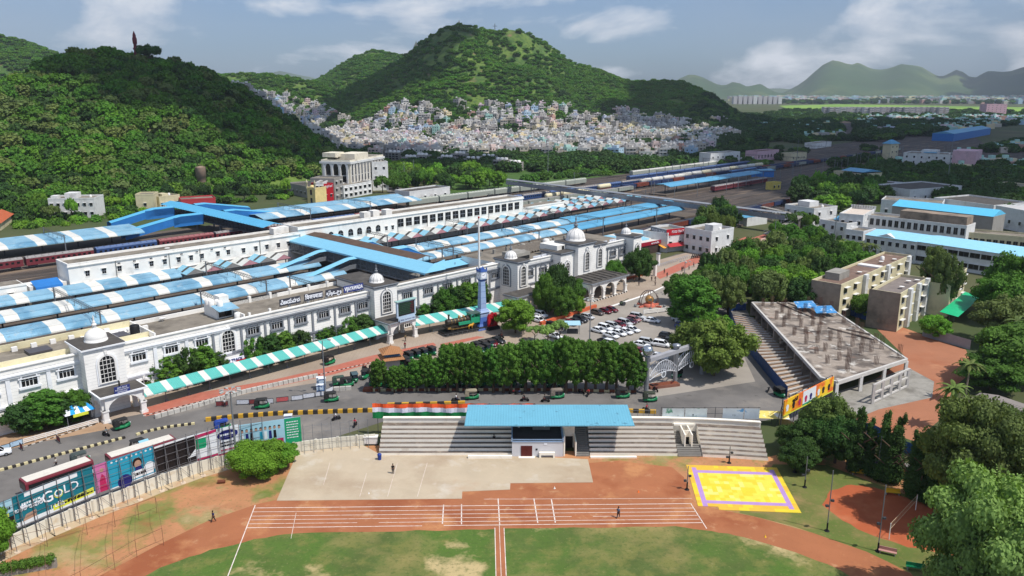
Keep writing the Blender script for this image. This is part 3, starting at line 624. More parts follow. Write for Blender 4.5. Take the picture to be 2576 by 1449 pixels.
# food stall sign & blue awning under big arch
r_=thing('food_stall','shop front with striped sign board and blue awning under the big arched window','shop',UV(74.5,156.6,0),UROT)
a=MB(); a.box(-3,3,-.35,0,2.9,3.8,0).box(-3.2,-1.2,-.5,-.35,2.3,3.2,1).box(-1.2,1.0,-.5,-.35,2.3,3.2,0).box(1.0,3.2,-.5,-.35,2.3,3.2,2); a.done('sign_board',[signwhite,M('sign_green',(60,140,100)),red],r_)
text('FOOD TRACK',.8,signblue,r_,(0,-.4,3.4),wmax=5.4,bold=.02); text('పుడ్ ట్రాక్',.5,signblue,r_,(-.1,-.55,2.75),wmax=2)
a=MB(); a.add([(-3.4,-.1,2.3),(3.4,-.1,2.3),(3.4,-2.4,1.6),(-3.4,-2.4,1.6)],[(0,1,2,3)]).box(-3.4,3.4,-2.45,-2.35,1.35,1.62); a.done('awning',bluedeep,r_)
# ---- teal striped walkway canopies
def teal(u0,u1,va,vb,zf,zb,label,slope2=None):
    # va(u),vb(u): front and back edge
    um=(u0+u1)/2; v_m=(va(um)+vb(um))/2
    r_=sthing('walkway_canopy',label,'canopy',um,v_m,'teal and white canopies along the station front')
    a=MB((um,v_m)); u=u0; k=0; n=int((u1-u0)/1.28)
    st=(u1-u0)/n; lift=0
    for i in range(n):
        p=u0+i*st;q=p+st; m=1 if i%3==1 else 0
        lift=.12*((i*7)%3)/2
        a.add([(p,va(p),zf),(q,va(q),zf),(q,vb(q),zb),(p,vb(p),zb),(p,va(p),zf-.22),(q,va(q),zf-.22)],[(0,1,2,3),(4,5,1,0)],m)
    a.done('roof_sheet',[tealroof,whiteroof],r_)
    a=MB((um,v_m)); u=u0+1.2
    while u<u1:
        vv=va(u)*.35+vb(u)*.65
        a.tube((u,vv,0),(u,vv,zf*.5+zb*.5-.1),.09,6).bar((u,va(u)+.1,zf-.15),(u,vb(u)-.1,zb-.15),.08,.1).lathe([(.3,0),(.3,.35)],(u,vv,0),8); u+=4.5
    a.bar((u0,va(u0)+.2,zf-.14),(u1,va(u1)+.2,zf-.14),.08,.1); a.bar((u0,vb(u0)-.2,zb-.14),(u1,vb(u1)-.2,zb-.14),.08,.1)
    a.done('frame',steel,r_)
c1=teal(52.6,112.2,lambda u:149.9-.0*u,lambda u:153.2,3.0,4.0,'long teal and white striped canopy between the first and second porch')
L2=lambda u:149.4+(u-120)*(-.22)
teal(119.6,151,lambda u:max(L2(u)-.6,142.2),lambda u:max(L2(u),142.8)+3.6,3.1,4.2,'teal and white striped canopy between the second porch and the clock tower')
teal(158.5,171.5,lambda u:139.6,lambda u:143.2,3.1,4.2,'short teal and white striped canopy right of the big leafy tree')
teal(172.2,176.6,lambda u:141,lambda u:144.5,3.1,4.2,'short end of teal canopy tucked into the right porch')
# ================================================================ PLATFORMS, BRIDGES, TRAINS
pinkw=M('pink_panel',(190,138,146),rough=.8,var=.15); greyw=M('grey_panel',(138,138,136),rough=.85,var=.15,grid=(2,.55,.06,(96,96,96)))
def canopy(u0,u1,vf,zf,vr,zr,vb,zb,label,per=12.6,off=4,sheet1=blueroof,stripe=whiteroof,drop=.35,group='blue platform canopies'):
    um=(u0+u1)/2; r_=sthing('platform_canopy',label,'canopy',um,vf,group); O2=(um,vf)
    a=MB(O2); u=u0; cuts=[u0,u1]; 
    k=u0+off
    st=[]
    while k<u1-3: st.append((k,k+3.2)); k+=per
    edges=sorted(set([u0,u1]+[e for s_ in st for e in s_]))
    for p,q in zip(edges[:-1],edges[1:]):
        m=1 if stripe is not None and any(abs(p-s_[0])<1e-6 for s_ in st) else 0
        a.add([(p,vf,zf),(q,vf,zf),(q,vr,zr),(p,vr,zr)],[(0,1,2,3)],m); a.add([(p,vr,zr+.12),(q,vr,zr+.12),(q,vb,zb),(p,vb,zb)],[(0,1,2,3)],m)
        a.quad([(p,vr,zr),(q,vr,zr),(q,vr,zr+.12),(p,vr,zr+.12)],m)
        a.add([(p,vf-.05,zf-drop),(q,vf-.05,zf-drop),(q,vf-.0,zf),(p,vf-.0,zf)],[(0,1,2,3)],m)
    a.done('roof_sheet',[sheet1,stripe or sheet1],r_)
    vm=(vf+vb)/2
    u=u0+3
    while u<u1:
        a=MB(O2); a.box(u-.18,u+.18,vm-.18,vm+.18,0,zr-.2).bar((u,vf+.3,zf-.4),(u,vr,zr-.25),.12,.2).bar((u,vr,zr-.25),(u,vb-.3,zb-.2),.12,.2).bar((u,vm,zr-1.6),(u,vf+1.5,zf-.5),.1,.1).bar((u,vm,zr-1.6),(u,vb-1.5,zb-.4),.1,.1)
        a.done('post',darksteel,r_); u+=12.6 if u1-u0<250 else 16
    a=MB(O2); 
    for v,z in ((vf+.4,zf-.3),(vb-.4,zb-.3),(vr,zr-.25)): a.bar((u0,v,z),(u1,v,z),.1,.2)
    a.done('purlin',darksteel,r_)
    return r_
canopy(20,137,203.2,4.5,204.9,5.4,209.8,5.8,'first blue platform canopy from the station, left of the brown footbridge',off=8)
canopy(20,139,221.2,4.5,222.8,5.4,228,5.8,'second blue platform canopy from the station, left of the brown footbridge',off=3)
canopy(30,101,238.6,4.5,239.9,5.3,245.4,5.8,'third patched blue platform canopy, against the long white rail building',off=6,per=9.6)
canopy(157,243,203.4,4.5,205,5.4,208.8,5.6,'striped blue platform canopy behind the central domes',off=4)
canopy(243,330,203,4.8,204.8,5.7,209.5,5.9,'plain blue raised platform canopy at the right end, nearer row',stripe=None,sheet1=M('sky_blue_sheet',(90,156,190),rough=.5,var=.08,scl=.2))
canopy(160,262,217.5,4.5,219,5.4,223.8,5.6,'striped blue platform canopy in front of the saw-tooth roofs',off=4)
canopy(262,345,217.3,4.8,219.2,5.7,224.4,5.9,'plain blue raised platform canopy at the right end, farther row',stripe=None,sheet1=MC['sky_blue_sheet'])
canopy(10,124,326,4.6,328.6,5.4,342,6.2,'far blue platform canopy below the wooded hill, left end',off=12)
canopy(172,262,318,5.2,325,6.4,332,5.8,'far blue platform canopy in front of the arched white hall',off=8)
canopy(172,262,333,5.6,338,6.4,344,5.8,'rear half of the far blue platform canopy beneath the street trees',stripe=None)
canopy(216,262,170,5.0,176,5.8,184,5.6,'low pale striped canopy behind the shops at the right of the station',off=4,per=8,sheet1=blueroof2,group='low canopies')
canopy(400,515,257,5.2,261.5,6.2,267.5,5.8,'long plain blue platform canopy far along the yard',stripe=None,sheet1=MC['sky_blue_sheet'])
# saw-tooth gabled roofs
def sawtooth(u0,n,v0,v1,label,z0=5.05,z1=6.7,wd=6.1):
    um=u0+n*wd/2; r_=sthing('gabled_canopy',label,'canopy',um,v0,'saw-tooth gabled platform roofs'); O2=(um,v0)
    for k in range(n):
        x=u0+k*wd; m=k%2
        a=MB(O2); a.add([(x,v0,z0),(x+wd/2,v0,z1),(x+wd/2,v1,z1),(x,v1,z0)],[(0,1,2,3)],0); a.add([(x+wd/2,v0,z1),(x+wd,v0,z0),(x+wd,v1,z0),(x+wd/2,v1,z1)],[(0,1,2,3)],0)
        a.add([(x+wd*.02,v0+(v1-v0)*.42,z0+.06),(x+wd/2,v0+(v1-v0)*.42,z1+.05),(x+wd/2,v0+(v1-v0)*.58,z1+.05),(x+wd*.02,v0+(v1-v0)*.58,z0+.06)],[(0,1,2,3)],1)
        g=a.done('gable_roof',[whiteroof if m else blueroof2,darkroof],r_)
        a=MB(O2); a.add([(x,v0+.05,z0),(x+wd,v0+.05,z0),(x+wd/2,v0+.05,z1)],[(0,1,2)]); a.done('gable_end',pinkw if m else greyw,g)
    a=MB(O2)
    for k in range(0,n+1,2): a.box(u0+k*wd-.15,u0+k*wd+.15,(v0+v1)/2-.15,(v0+v1)/2+.15,0,z0); a.bar((u0+k*wd,v0,z0),(u0+k*wd,v1,z0),.15,.2)
    a.bar((u0,v0+.1,z0-.1),(u0+n*wd,v0+.1,z0-.1),.12,.25)
    a.done('frame',darksteel,r_)
sawtooth(100.5,6,236,244.5,'row of blue and white gabled roofs left of the brown footbridge')
sawtooth(170.5,16,236,245,'front row of blue, white and pink gabled roofs right of the footbridge')
sawtooth(268,13,238,247,'second stretch of gabled roofs farther along the platform')
sawtooth(282,10,252,262,'rear row of gabled roofs by the railway yard')
# ---- long white rail building behind the platforms
RB=sthing('rail_office_building','long white rail office building with rows of small and arched windows, between platforms','building',160,246); O3=(160,246,0)
a=MB(O3); a.box(71,146,246,256,0,11).box(146,262,246,256,0,12.6).box(30,60,246,255,0,7.5).box(61,71,247.5,254,0,6.5); a.done('wall',wall_plain,RB)
a=MB(O3); a.box(71.3,145.7,246.3,255.7,11.0,11.05).box(146.3,261.7,246.3,255.7,12.6,12.65).box(30.3,59.7,246.3,254.7,7.5,7.55); a.done('roof',roofconc,RB)
a=MB(O3)
for x0,x1,z in ((71,146,11),(146,262,12.6)):
    a.box(x0-.15,x1+.15,245.8,246.3,z,z+.7).box(x0-.3,x1+.3,245.6,246.0,z-.3,z).box(x0,x1,255.7,256.1,z,z+.7).box(x0-.1,x0+.3,246.3,255.7,z,z+.7).box(x1-.3,x1+.1,246.3,255.7,z,z+.7).box(x0,x1,245.75,246,5.6,5.85)
a.box(30,60,245.8,246.2,7.5,8.1)
a.done('cornice',wall_plain,RB)
def rwin(w_,h,arch=False,hood=True):
    a=MB(); P=archpts(w_,0,h) if arch else [(-w_/2,0),(w_/2,0),(w_/2,h),(-w_/2,h)]
    a.quad([(x,-.05,z) for x,z in P],0); a.box(-.05,.05,-.1,-.05,0,h*.95,1).box(-w_/2,w_/2,-.1,-.05,h*.48,h*.54,1)
    if hood: a.box(-w_/2-.25,w_/2+.25,-.5,0,h+.08,h+.2,2)
    a.box(-w_/2-.12,w_/2+.12,-.18,0,-.14,0,2)
    return a.done('window',[glass,greytrim,wall_plain])
k1=rwin(1.1,1.6); k2=rwin(2.2,2.6,True,False); k3=rwin(3.0,3.2,False,False); k4=rwin(.8,.4,False,False)
def pl(k,u,z,v=246): place(k,RB,(u-160,v-246,z))
for u in (76,80.6,85,90,94.5,98.6,103,107,110.6,116,119.6): pl(k1,u,7.4); 
for u in (85,89.5,94.5,99,104,109,114,118.5): pl(k4,u,9.6)
for u in (125,129.5,133.6,138,142): pl(k1,u,7.2)
for u in (36,41,46,51,56): pl(k1,u,4.4)
for u in (151,155.2,159.4,163.6,168,172,176.2,180.6): pl(k2,u,7.4)
for u in (184.5,187.6): pl(k1,u,7.4)
for i in range(17): pl(k3,191.5+i*4.15,7.9)
for u in range(76,260,9): pl(k4,u,3.6)
a=MB(O3)
for u in (110,100,146.5,190,205,222,240,84,131): a.tube((u,245.8,0),(u,245.8,10.8),.09,5)
a.done('drain_pipe',M('pipe_stain',(120,116,108)),RB)
for u,v in [(140,251),(143.5,252),(178,250.5),(183,251.5),(188,250)]:
    z=11.05 if u<146 else 12.65
    a=MB(O3); a.box(u-1.5,u+1.5,v-1.5,v+1.5,z,z+2.2); a.done('roof_room',wall_plain,RB)
for u,v in [(101,249),(139,247.5)]:
    a=MB(O3); a.lathe([(.05,.3),(.5,.4),(.85,.75)],(u,v,11.05),14); a.tube((u,v,11.05),(u,v,11.4),.06); a.done('satellite_dish',white,RB)
a=MB(O3); a.add([(62,245.5,6.4),(69,245.5,6.4),(69,250,7.6),(62,250,7.6)],[(0,1,2,3)]).box(62,69,245.4,245.5,5.7,6.4); a.done('canopy',bluedeep,RB)
# rear flat building row beyond (right): low link
EX=sthing('rail_annex','low white annex with flat grey roof at the right end of the rail office','building',275,250)
a=MB((275,250)); a.box(262.2,292,247,256,0,7.5,0).box(262.5,291.7,247.3,255.7,7.5,7.6,1).box(262.2,292,246.8,247.1,7.5,8.1,0); a.done('wall',[wall_plain,roofconc],EX)
# ---- brown/blue footbridge
FB=sthing('covered_footbridge','covered footbridge with pale blue and brown roof over the platforms','footbridge',148,215); O4=(148,215,0)
def mb4(): return MB(O4)
a=mb4(); a.add([(142.2,172,9.0),(142.2,258,9.0),(149,258,10.2),(149,176,10.2)],[(0,1,2,3)],0)
a.add([(142.1,172,8.5),(142.1,258,8.5),(142.2,258,9.0),(142.2,172,9.0)],[(0,1,2,3)],0)
a.add([(142.2,172,9.0),(149,176,10.2),(158,181.5,9.4),(150,172,9.0)],[(0,1,2,3)],0)
a.done('blue_roof',M('bridge_blue_sheet',(126,188,214),rough=.5,var=.05,wave=(1,.6,.02)),FB)
a=mb4(); a.add([(149,184,10.25),(149,262,10.25),(152.5,262,10.8),(152.5,184,10.8)],[(0,1,2,3)]); a.add([(152.5,184,10.8),(152.5,262,10.8),(156,262,10.1),(156,184,10.1)],[(0,1,2,3)]); a.done('brown_roof',brown,FB)
a=mb4(); a.box(142.5,155.5,176,262,5.1,5.4); a.done('deck',conc,FB)
a=mb4(); 
v=174
while v<260:
    a.bar((142.5,v,5.3),(142.5,v,9.0),.16,.16).bar((155.5,v,5.3),(155.5,v,10),.16,.16).bar((142.5,v,5.4),(142.5,v+3,8.8),.1,.1); v+=3
a.bar((142.5,174,5.3),(142.5,260,5.3),.25,.5).bar((142.5,174,6.6),(142.5,260,6.6),.1,.12).bar((155.5,178,5.3),(155.5,260,5.3),.25,.5)
for k in range(14): a.bar((142.52,174,5.9+.2*k),(142.52,260,5.9+.2*k),.03,.05) if k<12 else 0
a.done('lattice_side',steel,FB)
a=mb4()
for v in (176,200,216,232,250,258):
    for u in (144,154): a.box(u-.3,u+.3,v-.3,v+.3,0,5.2)
a.done('pier',steel,FB)
# arm toward the right along the front roof
a=mb4(); a.add([(146,172.6,9),(168,172.6,9),(168,177.2,10),(150,177.2,10)],[(0,1,2,3)],0); a.add([(150,177.2,10),(168,177.2,10),(170,181,9),(155,181,9)],[(0,1,2,3)],0); a.add([(168,172.6,9),(170,181,9),(168,177.2,10)],[(0,1,2)],0); a.done('side_roof',MC['bridge_blue_sheet'],FB)
a=mb4(); a.box(147,168,173.2,173.4,6,8.9,0).box(147,168,180,180.3,6,8.9,0); a.done('side_wall',steel,FB)
def ramp(u0,z0,u1,z1,v,wd=3.2,roof=True,mt=None,name='stair_roof',sides=bluedeep,flat=3,root=FB,o=O4,wallside=True):
    """stair arm descending from (u0,z0) to (u1,z1) along u"""
    s_=1 if u1>u0 else -1; um=u0+s_*flat
    a=MB(o)
    for (pa,za,pb,zb) in ((u0,z0,um,z0),(um,z0,u1,z1)):
        a.add([(pa,v-wd/2,za-.5),(pb,v-wd/2,zb-.5),(pb,v,zb),(pa,v,za)],[(0,1,2,3)]); a.add([(pa,v,za),(pb,v,zb),(pb,v+wd/2,zb-.5),(pa,v+wd/2,za-.5)],[(0,1,2,3)])
    a.done(name,mt or MC['bridge_blue_sheet'],root)
    a=MB(o)
    for vv in (v-wd/2+.1,v+wd/2-.1):
        for (pa,za,pb,zb) in ((u0,z0,um,z0),(um,z0,u1,z1)):
            a.ext([(pa,vv,za-3.6),(pb,vv,max(zb-3.6,.8)),(pb,vv,zb-.55 if wallside else zb-2.2),(pa,vv,za-.55 if wallside else za-2.2)],(0,.08,0))
    a.done('stair_side',sides,root)
ramp(142.4,9,124,5.6,207,sides=steel,wallside=False); ramp(142.4,9,124,5.6,224,sides=steel,wallside=False); ramp(149,9.6,126,5.6,258,wd=4.4,flat=7,sides=cream)
ramp(156,9.6,172,5.2,208,wd=4.4,flat=7); ramp(156,9.6,170,5.2,225,wd=4.4,flat=5); ramp(156,9.6,170,5.2,243,wd=4.4,flat=4)
# ---- blue second footbridge
B2=sthing('blue_footbridge','bright blue covered footbridge with two stair arms in front of the wooded hill','footbridge',155,330); O5=(155,330,0)
skysh=MC['sky_blue_sheet']; MC['bridge2']=M('bridge_sheet_two',(88,170,208),rough=.5,var=.06)
a=MB(O5); a.add([(151,280,8.4),(151,375,8.4),(156,375,9.6),(156,280,9.6)],[(0,1,2,3)]).add([(156,280,9.6),(156,375,9.6),(161,375,8.4),(161,280,8.4)],[(0,1,2,3)]); a.done('roof_sheet',MC['bridge2'],B2)
a=MB(O5); a.box(151.4,160.6,280,375,4.9,5.2)
v=281
while v<374: a.bar((151.4,v,5.2),(151.4,v,8.6),.15,.15).bar((151.4,v,5.4),(151.4,v+2.5,8.2),.09,.09).bar((160.6,v,5.2),(160.6,v,8.6),.15,.15); v+=2.5
a.bar((151.4,280,5.2),(151.4,375,5.2),.3,.5).bar((151.4,280,6.6),(151.4,375,6.6),.08,.1); a.done('lattice_side',darksteel,B2)
a=MB(O5)
for v in (282,298,318,340,358,372): a.box(152,152.6,v,v+.6,0,5).box(159.6,160.2,v,v+.6,0,5)
a.done('pier',steel,B2)
ramp(151,9,118,5,333,wd=5,flat=10,root=B2,o=O5,mt=MC['bridge2']); ramp(151,9,123,5.0,362,wd=5,flat=9,root=B2,o=O5,mt=MC['bridge2']); ramp(161,9,188,5.0,362,wd=5,flat=5,root=B2,o=O5,mt=MC['bridge2']); ramp(161,9,190,5.0,333,wd=5,flat=5,root=B2,o=O5,mt=MC['bridge2'])
a=MB(O5); a.box(138,151,330.6,330.9,4.2,8.2).box(138,151,359.6,359.9,4.2,8.2); a.done('side_panel',bluedeep,B2)
# ---- grey long footbridge across the yard
GB=sthing('lattice_footbridge','long grey lattice footbridge crossing the railway yard','footbridge',333,240); O6=(333,240,0)
a=MB(O6); p0=(339,331,6);p1=(326,150,6)
def LB(t,du,z): return (p0[0]+(p1[0]-p0[0])*t+du,p0[1]+(p1[1]-p0[1])*t,z)
for du in (-1.4,1.4):
    a.bar(LB(0,du,6),LB(1,du,6),.2,.35); a.bar(LB(0,du,8.6),LB(1,du,8.6),.2,.25)
    n=60
    for i in range(n): a.bar(LB(i/n,du,6),LB((i+.5)/n,du,8.6),.09,.09).bar(LB((i+.5)/n,du,8.6),LB((i+1)/n,du,6),.09,.09)
a.add([LB(0,-1.3,6.1),LB(1,-1.3,6.1),LB(1,1.3,6.1),LB(0,1.3,6.1)],[(0,1,2,3)])
a.add([LB(0,-1.42,6.2),LB(1,-1.42,6.2),LB(1,-1.42,8.0),LB(0,-1.42,8.0)],[(0,1,2,3)])
a.add([LB(0,-1.5,8.75),LB(1,-1.5,8.75),LB(1,0,9.2),LB(0,0,9.2)],[(0,1,2,3)]).add([LB(0,0,9.2),LB(1,0,9.2),LB(1,1.5,8.75),LB(0,1.5,8.75)],[(0,1,2,3)])
a.done('truss',M('bridge_grey',(136,140,146),rough=.7,var=.2,scl=1.5),GB)
for t in (0.01,.12,.25,.37,.5,.62,.75,.87,.99):
    a=MB(O6)
    for du in (-1.2,1.2):
        x=LB(t,du,0); a.tube(x,(x[0],x[1],6),.25,6)
    a.done('pier',steel,GB)
# ---- trains
def coach_mesh(L,kind,body,roof):
    a=MB(); w_=1.5
    if kind in('coach','van'):
        a.box(-L/2,L/2,-w_,w_,1.1,3.5,0)
        P=[(-w_,3.5),(w_,3.5),(w_*.93,3.8),(w_*.6,4.05),(0,4.15),(-w_*.6,4.05),(-w_*.93,3.8)]
        a.ext([(-L/2+.05,y,z) for y,z in P],(L-.1,0,0),1)
        if kind=='coach':
            n=int(L/1.7)
            for i in range(n):
                x=-L/2+1.5+i*(L-3)/(n-1)
                for y in (-w_-.02,w_+.02): a.quad([(x-.45,y,2.2),(x+.45,y,2.2),(x+.45,y,2.95),(x-.45,y,2.95)],2)
        for i in range(int(L/2.2)):
            x=-L/2+.8+i*2.2; a.box(x-.05,x+.05,-1.3,1.3,3.98,4.2,1)
    elif kind=='tank':
        a.box(-L/2,L/2,-1.3,1.3,1.0,1.5,0)
        pr=[(.05,-L/2+.3),(1.0,-L/2+.4),(1.42,-L/2+.9),(1.45,0),(1.42,L/2-.9),(1.0,L/2-.4),(.05,L/2-.3)]
        n=14; vs=[];fs=[]
        for r,x in pr:
            for i in range(n): vs.append((x,math.cos(2*PI*i/n)*r,2.9+math.sin(2*PI*i/n)*r))
        for j in range(len(pr)-1):
            for i in range(n): fs.append((j*n+i,j*n+(i+1)%n,(j+1)*n+(i+1)%n,(j+1)*n+i))
        a.add(vs,fs,1,True); a.lathe([(.3,4.3),(.3,4.55)],(0,0,0),8,1)
    elif kind=='open':
        a.box(-L/2,L/2,-w_,w_,1.1,3.1,0).box(-L/2+.2,L/2-.2,-w_+.2,w_-.2,3.1,3.14,1)
        for i in range(8): x=-L/2+.5+i*(L-1)/7; a.box(x-.06,x+.06,-w_-.06,w_+.06,1.1,3.15,0)
    elif kind=='loco':
        a.box(-L/2,L/2,-w_,w_,1.2,3.7,0).box(-L/2+1,L/2-1,-1.2,1.2,3.7,4.1,1)
        for x in (-L/2-.02,L/2+.02): a.quad([(x,-1.2,2.6),(x,1.2,2.6),(x,1.2,3.4),(x,-1.2,3.4)],2)
        a.box(-L/2,L/2,-w_-.02,w_+.02,2.0,2.25,1).bar((-2,0,4.1),(0,0,5.0),.08,.08).bar((0,0,5.0),(2,0,4.1),.08,.08)
    b=MB(); 
    for x in (-L/2+2.2,L/2-2.2):
        b.box(x-1.3,x+1.3,-1.2,1.2,.5,1.1)
        for dx in (-.85,.85): b.tube((x+dx,-.95,.65),(x+dx,.95,.65),.46,10)
    return a,b
def wagon(kind,L,body,roof,name):
    a,b=coach_mesh(L,kind,body,roof); o=a.done('body',[body,roof,glass]); bo=b.done('bogie',darksteel); return o,bo
maroon=M('maroon_body',(112,46,54),rough=.7,var=.15); maroonr=M('maroon_roof',(150,96,96),rough=.85,var=.15,scl=1.5); greyr=M('coach_grey_roof',(150,146,144),rough=.85,var=.12,scl=1.5,stain=((110,100,96),.8,.5,.7,.6)); bluec=M('coach_blue',(44,70,116),rough=.6,var=.12); navy=M('navy_wagon',(40,56,92),rough=.8,var=.2,stain=((92,64,48),.6,.56,.76,.5)); palegr=M('pale_grey_green',(150,156,146),rough=.75,var=.08); tankcream=M('tank_cream',(214,204,170),rough=.6,var=.08); tankwhite=M('tank_pale',(202,200,192),rough=.6,var=.08); rustw=M('rust_wagon',(116,58,44),rough=.85,var=.2)
WK={}
def train(kind,L,n,u0,v,bodies,labels,name,cat,grp,gap=.9,step=1):
    for i in range(n):
        body,roof=bodies[i%len(bodies)]; key=(kind,L,body.name,roof.name)
        r_=sthing(name,labels(i),cat,u0+i*(L+gap)+L/2,v,grp)
        if key not in WK:
            o,bo=wagon(kind,L,body,roof,name); WK[key]=(o.data,bo.data); bpy.data.objects.remove(o); bpy.data.objects.remove(bo)
        meshobj('body',WK[key][0],r_,loc=(0,0,.15)); meshobj('bogie',WK[key][1],r_,loc=(0,0,.15))
def ordn(i,n=None): 
    W=['first','second','third','fourth','fifth','sixth','seventh','eighth','ninth','tenth','eleventh','twelfth','thirteenth','fourteenth','fifteenth','sixteenth','seventeenth','eighteenth','nineteenth','twentieth']
    return W[i] if i<20 else '%dth'%(i+1) if (i+1)%10 not in(1,2,3) else '%d%s'%(i+1,{1:'st',2:'nd',3:'rd'}[(i+1)%10])
train('coach',22,9,30,308,[(maroon,maroonr),(maroon,greyr),(maroon,greyr),(bluec,M('blue_roof_coach',(92,112,150),rough=.8))],lambda i:'%s coach from the left of the train behind the white rail office'%ordn(i),'train_coach','railway coach','coaches behind the rail office')
train('van',20.5,7,262,330,[(palegr,M('van_roof',(172,176,164),rough=.7,var=.06))],lambda i:'%s pale grey parcel van from the left beneath the wood'%ordn(i),'parcel_van','railway wagon','pale grey parcel vans')
train('open',15,7,292,286,[(palegr,greyr)],lambda i:'%s grey flat-roofed wagon from the left beside the tank cars'%ordn(i),'goods_wagon','railway wagon','grey goods wagons')
train('coach',22,8,250,300.5,[(bluec,MC['blue_roof_coach']),(bluec,greyr)],lambda i:'%s blue coach from the left on the middle siding'%ordn(i),'train_coach','railway coach','blue coaches on the siding')
for k,(u0,n,v) in enumerate([(329,3,292),(384,1,298),(428,4,298)]):
    train('tank',12.4,n,u0,v,[(rustw,tankcream)] if k<2 else [(navy,tankwhite)],lambda i,k=k:['%s cream tank car from the left near the saw-tooth roofs','%s cream tank car standing alone behind the grey footbridge','%s pale tank car from the left beyond the grey footbridge'][k]%ordn(i),'tank_wagon','tank wagon','cream and pale tank wagons')
train('tank',12.4,9,480,299.6,[(navy,tankwhite),(navy,tankwhite),(navy,tankcream)],lambda i:'%s tank car from the left in the far tank train'%ordn(i),'tank_wagon','tank wagon','far tank wagons')
train('open',13,20,400,291.5,[(navy,navy),(rustw,rustw),(navy,navy)],lambda i:'%s dark wagon from the left in front of the tank cars'%ordn(i),'goods_wagon','railway wagon','dark open wagons')
train('loco',19,2,520,284.6,[(bluec,M('loco_roof',(110,150,190)))],lambda i:['left','right'][i]+' blue locomotive of the pair on the yard','locomotive','locomotive','blue locomotives')
train('open',13,22,562,285,[(navy,navy),(palegr,darksteel),(navy,navy),(rustw,rustw)],lambda i:'%s wagon behind the blue locomotives'%ordn(i),'goods_wagon','railway wagon','long goods train')
train('van',20,12,470,335,[(palegr,M('dull_white_roof',(200,198,190)))],lambda i:'%s pale wagon from the left along the far yard edge'%ordn(i),'goods_wagon','railway wagon','pale wagons on the far edge')
train('coach',22,8,440,316,[(bluec,MC['blue_roof_coach'])],lambda i:'%s blue coach from the left in the rear siding'%ordn(i),'train_coach','railway coach','blue coaches in the rear siding')
train('coach',22,3,430,246,[(maroon,greyr)],lambda i:'%s maroon coach from the left beyond the grey footbridge'%ordn(i),'train_coach','railway coach','maroon coaches at the far platform')
train('open',13,26,130,190,[(rustw,darksteel),(navy,darksteel)],lambda i:'%s shaded wagon from the left under the platform canopies'%ordn(i),'goods_wagon','railway wagon','wagons between platforms')
# overhead line gantries
def gantry(u,v0,v1,h=8.5,label='',cant=False):
    r_=sthing('catenary_gantry',label,'gantry',u,v0,'overhead line gantries'); o=(u,v0)
    a=MB(o); a.bar((u,v0,0),(u,v0,h),.28,.28).bar((u,v1,0),(u,v1,h),.28,.28); a.done('mast',steel,r_)
    a=MB(o)
    for z in (h-.1,h-.8): a.bar((u-.25,v0-1,z),(u-.25,v1+1,z),.08,.08).bar((u+.25,v0-1,z),(u+.25,v1+1,z),.08,.08)
    n=int((v1-v0)/1.2)
    for i in range(n):
        y=v0+(v1-v0)*i/n; y2=v0+(v1-v0)*(i+1)/n; a.bar((u-.25,y,h-.1),(u-.25,y2,h-.8),.05,.05).bar((u+.25,y2,h-.1),(u+.25,y,h-.8),.05,.05)
    v=v0+3
    while v<v1: a.bar((u,v,h-.8),(u,v,h-2.2),.08,.08).bar((u,v,h-2.2),(u,v+1.6,h-2.0),.06,.06); v+=5
    a.done('cross_beam',M('gantry_grey',(96,92,88),rough=.7),r_)
for i,(u,v0,v1) in enumerate([(63,199,233),(89,184,201),(107,199,236),(115,184,200),(175,233,250),(178,200,220),(173,184,200),(215,233,248),(222,200,220),(262,200,252),(300,199,250),(66,172,182),(285,268,292),(340,270,300),(52,296,318),(92,318,342),(192,312,340),(225,312,340),(400,270,330),(450,240,300),(500,240,320),(560,250,330),(620,250,330),(690,260,340),(760,270,350),(840,280,350)]):
    gantry(u,v0,v1,label='%s grey overhead line gantry counting from the left, spanning the tracks'%ordn(i) if i<20 else '%s grey overhead line gantry far along the yard'%ordn(i-20))
for i in range(44):
    u=360+(i%22)*26+rnd.uniform(-6,6); v=[262,246][i//22]+rnd.uniform(-6,6)+ (0 if i<22 else -2)
    r_=sthing('catenary_mast','%s grey overhead line mast from the left in the %s line of the open yard'%(ordn(i%22),['farther','nearer'][i//22]),'mast',u,v,'overhead line masts in the yard')
    MB((u,v)).bar((u,v,0),(u,v,8.5),.22,.22).bar((u,v,7.6),(u,v+2.8,8.0),.08,.08).bar((u,v,6.6),(u,v+2.8,7.9),.06,.06).done('mast',steel,r_)
